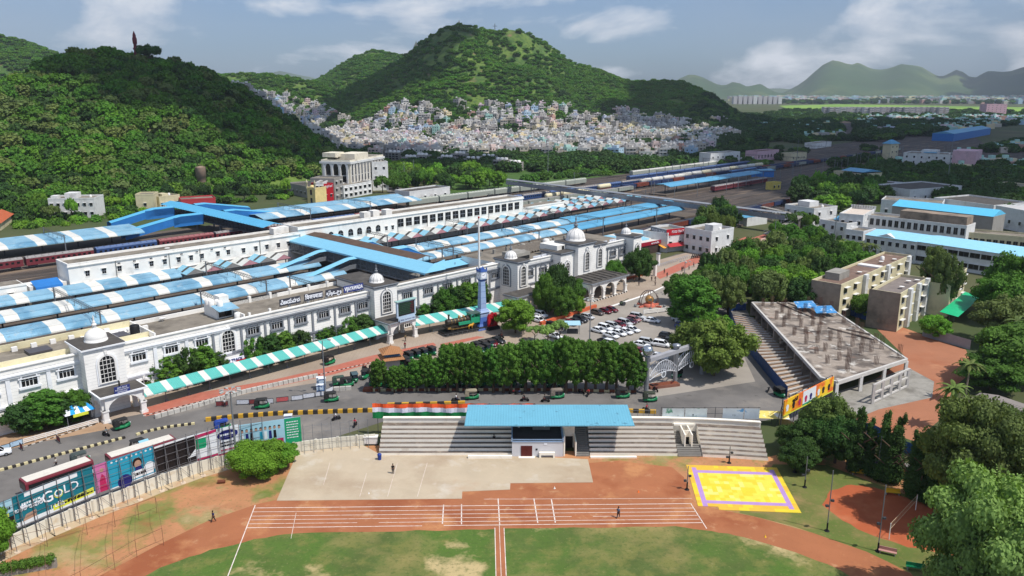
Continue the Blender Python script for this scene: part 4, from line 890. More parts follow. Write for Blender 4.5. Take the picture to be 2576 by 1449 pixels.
# ================================================================ STADIUM STAND
concs=M('stand_white',(247,240,226),rough=.85,var=.05,stain=((196,176,150),.35,.56,.75,.6))
tread=M('stand_tread',(112,100,90),rough=.95,var=.22,stain=[((170,158,142),.45,.56,.72,.7),((70,60,54),.6,.52,.7,.7)],scl=.8)
ST=thing('spectator_stand','white concrete terraced spectator stand with a blue roof over its middle','grandstand',(8,123,0)); O7=(8,123,0)
def yb(x):  # front edge curves towards the camera at the right end
    return 123.2 if x<22 else 123.2-.0045*(x-22)**2
def terr(x0,x1,n=7,name='terrace',sh=0.):
    a=MB(O7); k=max(1,int((x1-x0)/4))
    for j in range(n):
        for i in range(k):
            xa=x0+(x1-x0)*i/k; xb=x0+(x1-x0)*(i+1)/k; ya,yb_=yb(xa)+j*.74,yb(xb)+j*.74; z0=j*.5; z1=z0+.5; D_=.74 if j<n-1 else 1.4
            sa=sh*j; 
            a.quad([(xa,ya,z0),(xb,yb_,z0),(xb,yb_,z1),(xa,ya,z1)],0); a.quad([(xa,ya,z1),(xb,yb_,z1),(xb,yb_+D_,z1),(xa,ya+D_,z1)],1)
    for x in (x0,x1):
        y=yb(x); a.add([(x,y+n*.74,0)]+[(x,y,0)]+sum([[(x,y+j*.74,(j+1)*.5),(x,y+(j+1)*.74,(j+1)*.5)] for j in range(n)],[]),[tuple(range(2+2*n))],0)
    a.done(name,[concs,tread],ST)
terr(-22.6,.05); terr(13.2,28.0); terr(32.2,42.8)
def backwall(xs,z0,z1):
    a=MB(O7)
    for p,q in zip(xs[:-1],xs[1:]):
        ya=yb(p)+5.75;yc=yb(q)+5.75; a.prism([(p,ya),(q,yc),(q,yc+.35),(p,ya+.35)],z0,z1,0).prism([(p,ya-.15),(q,yc-.15),(q,yc+.5),(p,ya+.5)],z1,z1+.15,0)
    a.done('back_wall',concs,ST)
backwall([-22.6,0,22,27,31,35,39,43],0,4.35)
a=MB(O7); a.add([(-7.9,122.0,6.0),(20.4,122.0,6.0),(20.1,128.9,6.9),(-7.7,128.9,6.9)],[(0,1,2,3)]).box(-7.9,20.4,121.95,122.05,5.9,6.05); a.done('roof_sheet',M('stand_blue_roof',(104,168,190),rough=.6,var=.05,scl=.3,wave=(0,.45,.01),stain=[((90,150,176),.25,.6,.75,.6),((70,110,130),.9,.62,.68,.7)]),ST)
for x in (-7.2,-3,1.2,5.4,9.6,13.8,17,19.6):
    a=MB(O7); a.box(x-.12,x+.12,127.9,128.2,3,6.5).bar((x,122.2,5.78),(x,128.6,6.6),.12,.2).bar((x,128,5),(x,124.5,6.0),.08,.08); a.done('column',concs,ST)
# room under the roof
a=MB(O7); a.box(0,8.6,122.8,129,0,2.7,0); a.done('room',M('room_wall',(204,204,208),rough=.8,var=.05),ST)
a=MB(O7); a.box(.1,8.5,123.2,128.9,2.7,2.73); a.done('deck',M('dark_deck',(40,42,44),rough=.7,var=.3),ST)
a=MB(O7); a.box(-.05,8.65,122.7,122.85,2.7,2.8)
for i in range(40):
    x=.1+i*.21; a.bar((x,122.78,2.8),(x+.21,122.78,3.15),.04,.04).bar((x+.21,122.78,2.8),(x,122.78,3.15),.04,.04)
a.box(-.05,8.65,122.7,122.85,3.15,3.22); a.box(-.1,.1,122.7,129,2.7,3.5).box(8.5,8.7,122.7,129,2.7,3.5)
a.done('railing',M('lattice_blue',(150,176,206)),ST)
a=MB(O7); a.box(1.5,3.4,122.72,122.8,.05,2.0).box(2.42,2.46,122.70,122.72,.05,2.0); a.done('door',M('door_maroon',(86,28,24),rough=.6),ST)
a=MB(O7); a.box(1.1,3.8,122.1,122.8,0,.12).box(4.6,7.2,122.2,122.7,.55,1.0).box(4.6,4.9,122.2,122.7,0,.55).box(6.9,7.2,122.2,122.7,0,.55); a.done('counter',concs,ST)
a=MB(O7); a.box(4.0,4.3,122.74,122.8,1.2,1.5,0).box(5.4,5.9,122.74,122.8,2.2,2.5,1); a.done('notice',[black,signwhite],ST)
a=MB(O7); a.box(3.6,6.6,127.6,128.4,2.73,3.5); a.done('desk',conc,ST)
# passage and stairs beside the room
a=MB(O7); a.box(8.7,10.8,126.4,126.5,0,4.2,0).box(8.7,8.95,123,126.5,0,3.6,0).box(10.7,10.9,123,126.5,0,2.6,0).box(9.1,10.5,126.3,126.4,0,2.1,1); a.done('passage_wall',[concs,black],ST)
def stair(x0,x1,y0,n,name='stair'):
    a=MB(O7)
    for j in range(n): a.box(x0,x1,y0+j*.38,y0+(j+1)*.38+.01,0,.21*(j+1))
    a.done(name,M('stair_grey',(128,124,118),rough=.95,var=.15),ST)
stair(10.9,13.1,122.9,15); stair(28.1,32.1,122.8,6)
stair(28.1,29.3,124.9,10); stair(30.9,32.1,124.9,10)
a=MB(O7); a.box(29.4,29.6,124.5,128.6,0,3.2,0).box(30.6,30.8,124.5,128.6,0,3.2,0).box(29.6,30.6,126.3,126.4,0,2.0,1).box(29.6,30.6,126.3,126.5,2.0,3.2,0).box(28.3,31.9,128.4,128.9,3.2,3.5,0); a.done('tunnel_wall',[concs,black],ST)
a=MB(O7); a.box(-7.4,.0,122.0,122.5,0,.5); a.box(13.2,21,122.2,122.7,0,.25); a.done('low_step',concs,ST)
# flag banner
fl=thing('flag_banner','long orange, white and green cloth banner hung behind the left of the stand','banner',(-10,131.2,0))
a=MB((-10,131.2,0)); 
nx=60; cols=[]
for (zt,zb,m) in ((6.1,5.35,0),(5.35,4.5,1),(4.5,3.3,2)):
    for i in range(nx):
        x0=-24.8+i*29/nx;x1=x0+29/nx
        def wv(x,z): return 131.2+.12*math.sin(x*2.3+z*1.1)+.09*math.sin(x*5.1-z*2)
        def zz(x,z): return z+.08*math.sin(x*.7)
        a.add([(x0,wv(x0,zb),zz(x0,zb)),(x1,wv(x1,zb),zz(x1,zb)),(x1,wv(x1,zt),zz(x1,zt)),(x0,wv(x0,zt),zz(x0,zt))],[(0,1,2,3)],m,True)
a.done('cloth',[M('cloth_orange',(232,92,44),rough=.8,var=.05),M('cloth_white',(216,214,228),rough=.8,var=.04),M('cloth_green',(14,120,62),rough=.8,var=.06)],fl)
a=MB((-10,131.2,0))
for x in range(-24,5,4): a.tube((x,131.5,0),(x,131.5,6.1),.05,5)
a.tube((-25,131.4,6.0),(4.2,131.4,6.0),.04,5).tube((-25,131.4,3.4),(4.2,131.4,3.4),.04,5); a.done('frame',darksteel,fl)
# fence panels behind stand (right)
bp=thing('banner_fence','pale printed banners on a metal frame behind the right end of the stand','fence',(35,131,0)); a=MB((35,131,0))
for i,(x0,x1,m) in enumerate([(26.4,30.2,0),(30.4,34.2,0),(37,40.6,1),(40.8,43.4,1)]): a.quad([(x0,129.4,4.0),(x1,129.3,4.0),(x1,129.3,6.0),(x0,129.4,6.0)],m)
a.done('banner',[M('banner_pale',(188,200,204),var=.15,stain=[((60,130,100),.6,.6,.66,.9),((30,34,38),.9,.66,.7,.9)]),M('banner_pale2',(186,196,204),var=.15,stain=[((60,130,180),.6,.6,.66,.9),((30,34,38),.8,.64,.7,.9)])],bp)
a=MB((35,131,0))
x=26.2
while x<44: a.tube((x,129.5,0),(x,129.5,6.2),.05,5); x+=1.9
for z in (4,5,6.1): a.tube((26.2,129.5,z),(43.6,129.5,z),.04,5)
a.done('frame',darksteel,bp)
pf=thing('pipe_fence','thin grey pipe fence along the road behind the blue roofed stand','fence',(18,132,0)); a=MB((18,132,0))
x=20.5
while x<27: a.tube((x,132,0),(x,132,4.6),.035,5); x+=1.0
for z in (3.2,4.5): a.tube((20.5,132,z),(27,132,z),.03,5)
a.done('pipes',steel,pf)
# stadium wall (white), curving, with pipe frames
WP=[G(*p)[:2] for p in [(-60,1425),(0,1395),(120,1338),(235,1290),(325,1256),(410,1222),(500,1190),(590,1164),(660,1150),(740,1139),(850,1126),(945,1118)]]
wl_=thing('boundary_wall','low white boundary wall of the sports ground, curving along the road','wall',(WP[6][0],WP[6][1],0)); a=MB((WP[6][0],WP[6][1],0))
for p,q in zip(WP[:-1],WP[1:]):
    d=Vector((q[0]-p[0],q[1]-p[1])); n=Vector((-d.y,d.x)).normalized()*.25
    hh=1.9 
    a.prism([p,q,(q[0]+n.x,q[1]+n.y),(p[0]+n.x,p[1]+n.y)],0,hh); 
    m=max(1,int(d.length/2.6))
    for i in range(m):
        c=(p[0]+d.x*i/m,p[1]+d.y*i/m); a.box(c[0]-.18,c[0]+.18,c[1]-.1,c[1]+.35,0,hh+.12)
a.done('wall',M('boundary_white',(216,210,194),rough=.85,var=.06,stain=[((176,140,84),.5,.58,.74,.55),((150,146,136),.3,.55,.75,.5)]),wl_)
sidewalk=MB(); 
for p,q in zip(WP[:-2],WP[1:-1]):
    d=Vector((q[0]-p[0],q[1]-p[1])); n=Vector((d.y,-d.x)).normalized()*2.0
    sidewalk.quad([(p[0],p[1],.02),(p[0]+n.x,p[1]+n.y,.02),(q[0]+n.x,q[1]+n.y,.02),(q[0],q[1],.02)])
tag(sidewalk.done('wall_path',M('wall_path',(186,166,136),rough=.95,var=.12,stain=((166,112,74),.3,.5,.7,.7))),kind='structure')
# billboards on scaffold
def pline(t,P=WP):
    L=[0]
    for p,q in zip(P[:-1],P[1:]): L.append(L[-1]+math.dist(p,q))
    s_=t
    for i in range(len(P)-1):
        if s_<=L[i+1] or i==len(P)-2:
            f=(s_-L[i])/(L[i+1]-L[i]); p,q=P[i],P[i+1]; ang=math.atan2(q[1]-p[1],q[0]-p[0]); return (p[0]+(q[0]-p[0])*f,p[1]+(q[1]-p[1])*f,ang)
SC=thing('billboard_scaffold','grey pipe scaffold standing along the white wall and carrying the roadside billboards','scaffold',(WP[4][0],WP[4][1],0)); OS=(WP[4][0],WP[4][1],0)
tot=0
for p,q in zip(WP[:-1],WP[1:]): tot+=math.dist(p,q)
a=MB(OS); s_=1.; prev=None
while s_<44:
    x,y,an=pline(s_); nx_,ny_=-math.sin(an),math.cos(an)   # points to the road
    top=7.4; b0=(x-nx_*.2,y-ny_*.2); b1=(x-nx_*1.5,y-ny_*1.5)
    a.tube((b0[0],b0[1],0),(b0[0],b0[1],top),.055,5); a.tube((b1[0],b1[1],0),(b0[0],b0[1],top-.6),.04,4)
    for z in (1.2,2.6,4.0,5.4): 
        f=(z/(top-.6)); a.tube((b1[0]+(b0[0]-b1[0])*f,b1[1]+(b0[1]-b1[1])*f,z),(b0[0],b0[1],z),.03,4)
    if prev:
        for z in (2.6,3.8,5.0,6.2,7.3): a.tube((prev[0],prev[1],z),(b0[0],b0[1],z),.03,4)
        if int(s_)%3==0: a.tube((prev[0],prev[1],2.6),(b0[0],b0[1],0.2),.025,4)
    prev=b0; s_+=1.75
a.done('pipes',M('scaffold_pipe',(112,112,116),rough=.6,var=.3,scl=3,stain=((110,66,44),1.2,.6,.7,.7)),SC)
a=MB(OS); s_=1.
while s_<44:
    x,y,an=pline(s_); nx_,ny_=-math.sin(an),math.cos(an); a.lathe([(.45,0),(.42,.12)],(x-nx_*1.5,y-ny_*1.5,0),9); s_+=3.5
a.done('footing',M('footing_pale',(206,186,164)),SC)
def bboard(s0,s1,z0,z1,label,mats,draw,txt=None):
    x0,y0,an=pline(s0); x1,y1,_=pline(s1); an=math.atan2(y1-y0,x1-x0); L=math.dist((x0,y0),(x1,y1)); nx_,ny_=-math.sin(an),math.cos(an)
    r_=thing('billboard',label,'billboard',((x0+x1)/2+nx_*.12,(y0+y1)/2+ny_*.12,z0),an,'billboards along the white wall')
    h=z1-z0; a=MB(); a.box(-L/2,L/2,0,.08,0,h,0); a.done('panel',mats[0],r_)
    if draw:
        a=MB(); draw(a,L,h); a.done('print',mats,r_)
    return r_,L,h
def q2(a,x0,x1,z0,z1,m,y=-.02): a.quad([(x0,y,z0),(x1,y,z0),(x1,y,z1),(x0,y,z1)],m)
def poly2(a,pts,m,y=-.03): a.add([(x,y,z) for x,z in pts],[tuple(range(len(pts)))],m)
def disc(a,cx,cz,r,m,y=-.03,n=18,sx=1): poly2(a,[(cx+sx*r*math.cos(2*PI*i/n),cz+r*math.sin(2*PI*i/n)) for i in range(n)],m,y)
tealp=M('print_teal',(20,112,128),rough=.45,var=.05); cyanp=M('print_cyan',(40,150,180),rough=.45,var=.06); pinkp=M('print_pink',(196,110,160),rough=.5,var=.08); greenp=M('print_green',(24,150,104),rough=.45,var=.05); magp=M('print_magenta',(178,40,90),rough=.45); darkp=M('print_dark',(30,26,28),rough=.5,var=.2); whitep=M('print_white',(222,226,230),rough=.5,var=.04); limep=M('print_lime',(214,220,70),rough=.5); palebp=M('print_pale_blue',(160,200,216),rough=.5,var=.06); navyp=M('print_navy',(36,40,110),rough=.5); skinp=M('print_skin',(176,140,120),rough=.5,var=.2)
mats=[tealp,cyanp,pinkp,greenp,magp,darkp,whitep,limep,palebp,navyp,skinp]
def hline(a,x0,x1,z,h,m,seed):
    r=random.Random(seed); x=x0
    while x<x1-.1:
        w_=r.uniform(.12,.4); q2(a,x,min(x+w_,x1),z,z+h,m,-.04); x+=w_+.08
def d0(a,L,h): q2(a,-L/2,L/2,0,h*.4,5); q2(a,-L/2,L/2,h*.55,h,8); hline(a,-L/2+.3,L/2-.3,h*.65,h*.1,5,1); q2(a,-L/2,L/2-.6,h*.42,h*.54,7)
r0,L,h=bboard(.2,5.6,2.9,7.0,'partly cut off billboard with teal and dark print at the far left edge',mats,d0); text('66',1.2,signwhite,r0,(L/2-1.3,-.06,1.0))
def d1(a,L,h):
    q2(a,-L/2,L/2,0,h*.13,6); poly2(a,[(-L/2*.1,h*.05),(L/2*.96,h*.1),(L/2*.96,h*.30),(-L/2*.1,h*.22)],7); q2(a,-L/2+1.5,L/2-2.2,h*.86,h*1.0,6); disc(a,.4,h*.55,h*.14,7,-.05); disc(a,.4,h*.55,h*.10,0,-.055)
    poly2(a,[(-L/2*.85,h*.10),(-L/2*.5,h*.14),(-L/2*.5,h*.34),(-L/2*.75,h*.30)],10); hline(a,-L/2+1,-L/2+3.6,h*.62,h*.07,6,3); hline(a,-L/2+1,-L/2+3.6,h*.50,h*.08,6,4); hline(a,0.2,L/2-.4,h*.14,h*.06,5,5)
r1,L,h=bboard(5.7,16.6,2.6,7.1,'teal billboard reading GOLD in white letters on the pipe scaffold',mats,d1)
text('G',2.3,signwhite,r1,(-L*.10,-.06,h*.56)); text('O',1.5,signwhite,r1,(L*.035,-.07,h*.56)); text('LD',1.8,signwhite,r1,(L*.20,-.06,h*.60)); text('లక్కీ ఆఫర్',.9,signwhite,r1,(-L*.33,-.06,h*.52)); text('1 Lక్ష',.8,signwhite,r1,(L*.0,-.06,h*.2)); text('గోల్డ్ ఫెస్ట్',.55,darkp,r1,(L*.25,-.07,h*.19))
def d2(a,L,h): q2(a,-L/2,L/2,0,h,2); poly2(a,[(-.4,0),(.7,0),(.5,h*.5),(.1,h*.62),(-.3,h*.4)],4); disc(a,.15,h*.75,.3,10)
bboard(16.7,18.6,2.7,7.2,'narrow pink billboard panel with a draped figure beside the GOLD board',mats,d2)
def d3(a,L,h):
    q2(a,-L/2,L/2,0,h*.04,6); disc(a,-L*.18,h*.12,h*.24,9); disc(a,L*.12,h*.62,h*.18,5,-.04,sx=.85); disc(a,L*.13,h*.56,h*.145,10,-.045,sx=.8); disc(a,L*.38,h*.3,h*.2,6,-.03); q2(a,-L*.02,L*.46,h*.08,h*.34,6,-.035); hline(a,L*.03,L*.3,h*.16,h*.1,5,8)
    for i in range(9): disc(a,-L/2+.6+i*(L-1)/8,h*.93,.17,6)
    poly2(a,[(L*.05,h*.35),(L*.22,h*.35),(L*.2,h*.48),(L*.08,h*.48)],9,-.05)
r3,L,h=bboard(18.7,25.6,2.5,7.0,'cyan billboard with a man portrait on the pipe scaffold',[cyanp]+mats[1:],d3)
bboard(25.8,32.2,2.2,6.8,'empty black billboard backing with its printed sheet hanging torn',[darkp]+mats[1:],lambda a,L,h:(q2(a,-L/2,L/2,h*.93,h,6),poly2(a,[(L/2,h*.45),(L/2,h*.2),(L*.25,h*.18),(L*.35,h*.25)],6)))
def d5(a,L,h): poly2(a,[(-L/2,h*.95),(L/2,h),(L/2,h*.9),(-L/2,h*.82)],4); q2(a,-L/2,L*.0,h*.42,h*.8,3,-.025); poly2(a,[(-L*.4,0),(L/2,h*.1),(L/2,h*.8),(0,h*.5)],6,-.03); q2(a,-L/2,L/2,0,h*.07,4,-.035)
bboard(32.3,35.6,2.1,6.7,'torn white and green billboard sheet left of the white board with a blue oval',[whitep]+mats[1:],d5)
def d6(a,L,h): disc(a,-L*.02,h*.72,h*.18,9,sx=2); hline(a,-L*.35,L*.3,h*.70,h*.07,6,12); q2(a,-L/2,L/2,0,h*.06,4); hline(a,-L*.4,L*.4,h*.3,h*.06,5,13); hline(a,-L*.4,L*.3,h*.42,h*.05,5,14); hline(a,-L*.4,L*.35,h*.15,h*.05,4,15)
bboard(35.7,39.2,1.9,6.6,'white billboard with a dark blue oval, middle of the row',[whitep]+mats[1:],d6)
def d7(a,L,h):
    q2(a,-L/2,L/2,0,h*.05,3); poly2(a,[(-L*.45,h*.06),(L*.2,h*.1),(L*.2,h*.30),(-L*.48,h*.28)],4)
    for i in range(9):
        x=-L*.46+i*L*.075; disc(a,x,h*(.72+.02*(i%2)),.22,10); poly2(a,[(x-.25,h*.34),(x+.25,h*.34),(x+.2,h*.64),(x-.2,h*.64)],[6,9,5,8,1][i%5]); disc(a,x,h*.775,.2,5,-.025)
    q2(a,L*.23,L/2,0,h,3)
    for k in range(7): hline(a,L*.26,L*.46,h*(.84-.1*k),h*.035,6,20+k)
r7,L,h=bboard(39.3,49.2,1.7,6.4,'long billboard with a row of standing people, red strip and green right end',[palebp]+mats[1:],d7); text('2,36,155',.8,signwhite,r7,(-L*.16,-.06,h*.18))
# thin pipe fence right of the billboards, to the stand
pf=thing('pipe_fence','thin tall pipe fence between the last billboard and the stand','fence',(WP[10][0],WP[10][1],0)); a=MB((WP[10][0],WP[10][1],0)); prev=None; s_=49.5
while s_<tot:
    x,y,an=pline(s_); x+=.5*math.sin(an); y-=.5*math.cos(an); a.tube((x,y,0),(x,y,5.2),.04,5); a.tube((x,y,.3),(x+math.sin(an)*.9,y-math.cos(an)*.9,.0),.03,4)
    if prev:
        for z in (1.2,2.4,3.6,4.8): a.tube((prev[0],prev[1],z),(x,y,z),.022,4)
    prev=(x,y); s_+=1.55
a.done('pipes',steel,pf)
# two buses on the road behind the billboards
def bus(p,q,label):
    A=Vector(G(*p));B=Vector(G(*q)); an=math.atan2((B-A).y,(B-A).x); c=(A+B)/2; L=(B-A).length
    r_=thing('city_bus',label,'bus',(c.x,c.y,0),an,'buses at the kerb behind the billboards'); w_=1.25
    a=MB(); P=[(-w_,.4),(w_,.4),(w_,2.7),(w_*.9,3.0),(-w_*.9,3.0),(-w_,2.7)]; a.ext([(-L/2,y,z) for y,z in P],(L,0,0),0); a.box(-L/2+.3,L/2-.3,-w_*.86,w_*.86,3.0,3.06,1); a.box(-L/2,L/2,-w_-.01,w_+.01,.9,1.5,2)
    a.done('body',[M('bus_maroon',(120,44,56),rough=.5),M('bus_roof',(214,208,196),rough=.8,var=.08,stain=((150,140,124),.5,.55,.8,.5)),whitep],r_)
    a=MB(); a.box(-L/2+.4,L/2-.3,-w_-.02,w_+.02,1.6,2.5).box(-L/2-.02,L/2+.02,-w_+.15,w_-.15,1.5,2.6); a.done('window_band',glass,r_)
    a=MB()
    for x in (-L/2+2,L/2-2.2):
        for y in (-w_+.02,w_-.3): a.tube((x,y,.5),(x,y+.28,.5),.5,12)
    a.done('wheel',rubber,r_); return r_
bus((62,1255),(232,1195),'maroon and cream bus with a long pale roof at the far left'); bus((275,1190),(440,1138),'maroon bus with a grey flat roof behind the dark empty billboard')
# ================================================================ STREET FURNITURE
def kerbrow(pts,name,label,cat,bl,h,w_,cols,gap=.0,group='painted kerbs'):
    P=[Vector(G(*p)) for p in pts]; c=P[len(P)//2]; r_=thing(name,label,cat,c,0,group); n=0
    seg=MB(c)
    for p,q in zip(P[:-1],P[1:]):
        d=q-p; k=max(1,round(d.length/bl)); d1=d.normalized(); nn=Vector((-d1.y,d1.x,0))*w_/2
        for i in range(k):
            s=p+d*(i/k); e=p+d*((i+1)/k)-d1*gap; m=n%len(cols); n+=1
            seg.prism([(s-nn)[:2],(e-nn)[:2],(e+nn)[:2],(s+nn)[:2]],0,h,m)
    seg.done('kerb_blocks',cols,r_); return r_
jersey=M('jersey_white',(190,186,178),rough=.9,var=.15,stain=((120,116,110),1.2,.5,.7,.7)); dirtyel=M('kerb_yellow',(204,158,52),rough=.8,var=.15,stain=((110,96,80),1.5,.6,.8,.6)); kblack=M('kerb_black',(54,50,46),rough=.9,var=.2); kcream=M('kerb_cream',(206,194,150),rough=.85,var=.1)
kerbrow([(518,1060),(600,1051),(700,1044),(900,1037),(1130,1032),(1135,1032)],'road_divider','yellow and black concrete divider running left of the stand','road divider',.95,.75,.55,[dirtyel,kblack])
kerbrow([(975,1022),(1100,1019),(1170,1017)],'road_divider','yellow and black divider blocks seen just above the orange banner','road divider',1.3,.7,.5,[dirtyel,kblack])
kerbrow([(1578,1037),(1650,1040)],'road_divider','short yellow and black divider right of the blue stand roof','road divider',1.1,.7,.5,[dirtyel,kblack])
kerbrow([(0,1185),(100,1158),(200,1132),(315,1102)],'road_median','long low cream and black painted median at the left','road median',.55,.35,.5,[kcream,kblack])
kerbrow([(343,1095),(370,1087),(420,1076),(490,1067)],'road_median','shorter low cream and black median before the divider','road median',.6,.35,.5,[kcream,kblack])
kerbrow([(930,984),(1150,983),(1400,983),(1600,988)],'road_median','cream and black planted median under the row of dense trees','road median',1.1,.5,.4,[kcream,M('kerb_rust',(120,66,44),var=.2)])
kerbrow([(390,1053),(500,1023),(620,988),(700,970),(800,948)],'jersey_barrier_row','curving row of dirty white barrier blocks beside the red footpath','barrier',1.15,.8,.55,[jersey],.12)
kerbrow([(840,983),(885,980)],'jersey_barrier_row','two dirty white barrier blocks beside the parked rickshaws','barrier',1.3,.8,.6,[jersey],.08)
kerbrow([(360,1047),(500,1012),(620,980),(700,963),(800,944),(900,920),(1000,898),(1080,878)],'kerb_line','low black and white kerb along the red brick footpath','kerb',.55,.15,.15,[jersey,kblack])
kerbrow([(925,986),(928,978)],'kerb_line','rust red end kerb of the tree median','kerb',.6,.5,2,[MC['kerb_rust']])
kerbrow([(60,1125),(240,1068)],'kerb_line','kerb under the white rail at the far left','kerb',.6,.12,.2,[jersey,kblack])
r_=thing('guard_rail','white triple rail beside the bare yard at the far left','guard rail',G(160,1095),0); a=MB(G(160,1095)); p=Vector(G(60,1118));q=Vector(G(248,1065))
for z in (.35,.65,.95): a.bar(p+Vector((0,0,z)),q+Vector((0,0,z)),.06,.16)
for i in range(8): s=p.lerp(q,i/7); a.bar(s,s+Vector((0,0,1.0)),.08,.08)
a.done('rail',white,r_)
# printed barrier boards
def adboard(p,q,label,col,h=1.05):
    A=Vector(G(*p));B=Vector(G(*q)); an=math.atan2((B-A).y,(B-A).x); c=(A+B)/2; L=(B-A).length
    r_=thing('barrier_board',label,'barrier',(c.x,c.y,0),an,'printed metal barrier boards'); a=MB(); a.box(-L/2,L/2,-.02,.02,.2,h,0); a.done('panel',M('board_'+col,{'white':(206,208,214),'maroon':(130,60,60),'red':(190,90,90),'blue':(170,196,216)}[col],var=.2,scl=1.5,stain=[((60,66,96),1.6,.56,.62,.9),((150,60,60),1.1,.64,.68,.8)]),r_)
    a=MB(); a.box(-L/2-.03,L/2+.03,-.04,.04,h,h+.06).box(-L/2-.03,L/2+.03,-.04,.04,.16,.2)
    for x in (-L/2,L/2): a.box(x-.03,x+.03,-.03,.03,0,h+.05).box(x-.03,x+.03,-.3,.3,0,.05)
    a.done('frame',darksteel,r_)
for i,(p,q,c) in enumerate([((544,1023),(574,1022),'maroon'),((596,1019),(627,1018),'white'),((628,1018),(650,1017),'maroon'),((668,1016),(688,1015),'white'),((696,1013),(726,1010),'red'),((734,1009),(762,1006),'white'),((763,1004),(792,1000),'white'),((794,999),(815,996),'white'),((817,993),(838,984),'white')]):
    adboard(p,q,'%s printed barrier board from the left in the row on the road'%ordn(i),c)
adboard((0,1137),(26,1130),'blue printed barrier board at the far left edge of the road','blue'); adboard((27,1128),(58,1118),'blue printed barrier board next to the white rail','blue')
adboard((143,1108),(152,1116),'small maroon barrier standing alone on the left road','maroon'); adboard((51,1128),(58,1134),'small maroon barrier at the end of the blue boards','maroon')
# police booths / small posts
def booth(x,y,label,h=2.6):
    r_=thing('traffic_booth',label,'booth',G(x,y),.2,'narrow blue and white booths'); a=MB(); a.box(-.65,.65,-.4,.4,0,h,0).box(-.75,.75,-.5,.5,h,h+.12,1); a.done('body',[M('booth_blue',(60,110,170),var=.25,scl=1.2),whitep],r_)
    a=MB(); a.box(-.67,.67,-.43,.43,h*.55,h*.9,0); a.done('poster',M('booth_poster',(190,206,218),var=.2,scl=2,stain=((40,90,160),1.8,.56,.62,.9)),r_)
booth(806,994,'blue and white booth at the end of the barrier boards',2.2); booth(806,977,'pale blue booth behind another booth near the rickshaws',2.4); booth(812,1000-18,'white booth beside the tall lamp pole',2.6); booth(727,1078,'blue booth with a car picture on a kerbed island')
kerbrow([(705,1082),(735,1080),(750,1074),(745,1068)],'traffic_island','small kerbed traffic island around the blue booth','traffic island',.6,.2,.2,[jersey])
# kiosk with pyramid roofs
kx,ky,_=G(985,926); r_=thing('police_kiosk','small two-tier kiosk with brown pyramid roofs and blue band','kiosk',(kx,ky,0),R(20))
MB().box(-1.6,1.6,-1.6,1.6,0,2.6).done('wall',M('kiosk_wall',(150,150,150)),r_)
def pyr(a,w_,z0,z1,w2=.05,m=0):
    a.add([(-w_,-w_,z0),(w_,-w_,z0),(w_,w_,z0),(-w_,w_,z0),(-w2,-w2,z1),(w2,-w2,z1),(w2,w2,z1),(-w2,w2,z1)],[(0,1,5,4),(1,2,6,5),(2,3,7,6),(3,0,4,7),(4,5,6,7),(3,2,1,0)],m)
a=MB(); pyr(a,2.6,2.6,3.2,1.7); a.done('lower_roof',M('kiosk_brown',(164,116,78),rough=.85,wave=(0,.4,.02)),r_)
MB().box(-1.65,1.65,-1.65,1.65,3.1,4.0).done('upper_band',M('kiosk_blue',(70,110,150),var=.2,scl=2,stain=((200,210,220),1.4,.6,.66,.9)),r_)
a=MB(); pyr(a,2.4,4.0,5.3); a.lathe([(.12,5.2),(.05,5.8)],(0,0,0),6); a.done('upper_roof',MC['kiosk_brown'],r_)
# striped bus shelter at left
x,y,_=G(196,1062); r_=thing('striped_shelter','small shelter with a blue and white striped hipped roof','shelter',(x,y,0),UROT)
a=MB()
for k in range(6):
    t0=-2.6+k*5.2/6;t1=t0+5.2/6; m=k%2
    for s in (-1,1): a.add([(t0,s*2.4,2.6),(t1,s*2.4,2.6),(t1*.65,s*.5,3.7),(t0*.65,s*.5,3.7)],[(0,1,2,3)],m)
a.add([(-1.7,-.5,3.7),(1.7,-.5,3.7),(1.7,.5,3.7),(-1.7,.5,3.7)],[(0,1,2,3)],2)
for s in (-1,1): a.add([(s*2.6,-2.4,2.6),(s*2.6,2.4,2.6),(s*1.7,.5,3.7),(s*1.7,-.5,3.7)],[(0,1,2,3)],0)
a.done('roof',[signwhite,M('stripe_blue',(40,150,214)),blueroof2],r_)
a=MB()
for sx in (-2.2,2.2):
    for sy in (-2,2): a.tube((sx,sy,0),(sx,sy,2.6),.07,6)
a.done('post',steel,r_); MB().box(-1.3,1.3,-2.45,-2.38,2.0,2.6).done('sign',limep,r_)
# lamp posts
def lamp(x,y,h,label,heads=6,r=.16,flood=True):
    gx,gy,_=G(x,y); r_=thing('lamp_post',label,'lamp post',(gx,gy,0),0,'tall lamp posts'); MB().tube((0,0,0),(0,0,h),r,8,0,r*.55).done('pole',steel,r_)
    for k in range(heads):
        t=2*PI*k/heads; a=MB(); a.bar((0,0,h),(math.cos(t)*1.1,math.sin(t)*1.1,h+.25),.07,.07).bar((math.cos(t)*1.1,math.sin(t)*1.1,h+.3),(math.cos(t)*1.7,math.sin(t)*1.7,h+.15),.4,.22); a.done('lamp_head',MC['banner_pale'] if False else M('lamp_grey',(170,172,168)),r_)
lamp(597,1180,13.5,'tall grey floodlight pole rising in front of the billboards at left',8,.22); lamp(819,1000,12,'slim grey lamp pole beside the booths near the rickshaws',2); lamp(1483,870,11.5,'lamp pole with a ring of heads beside the parked dark cars',6); lamp(1719,745,10.5,'lamp pole at the right edge of the promenade',4); lamp(1948,606,11.5,'lamp pole beside the pale pink wall on the far road',6)
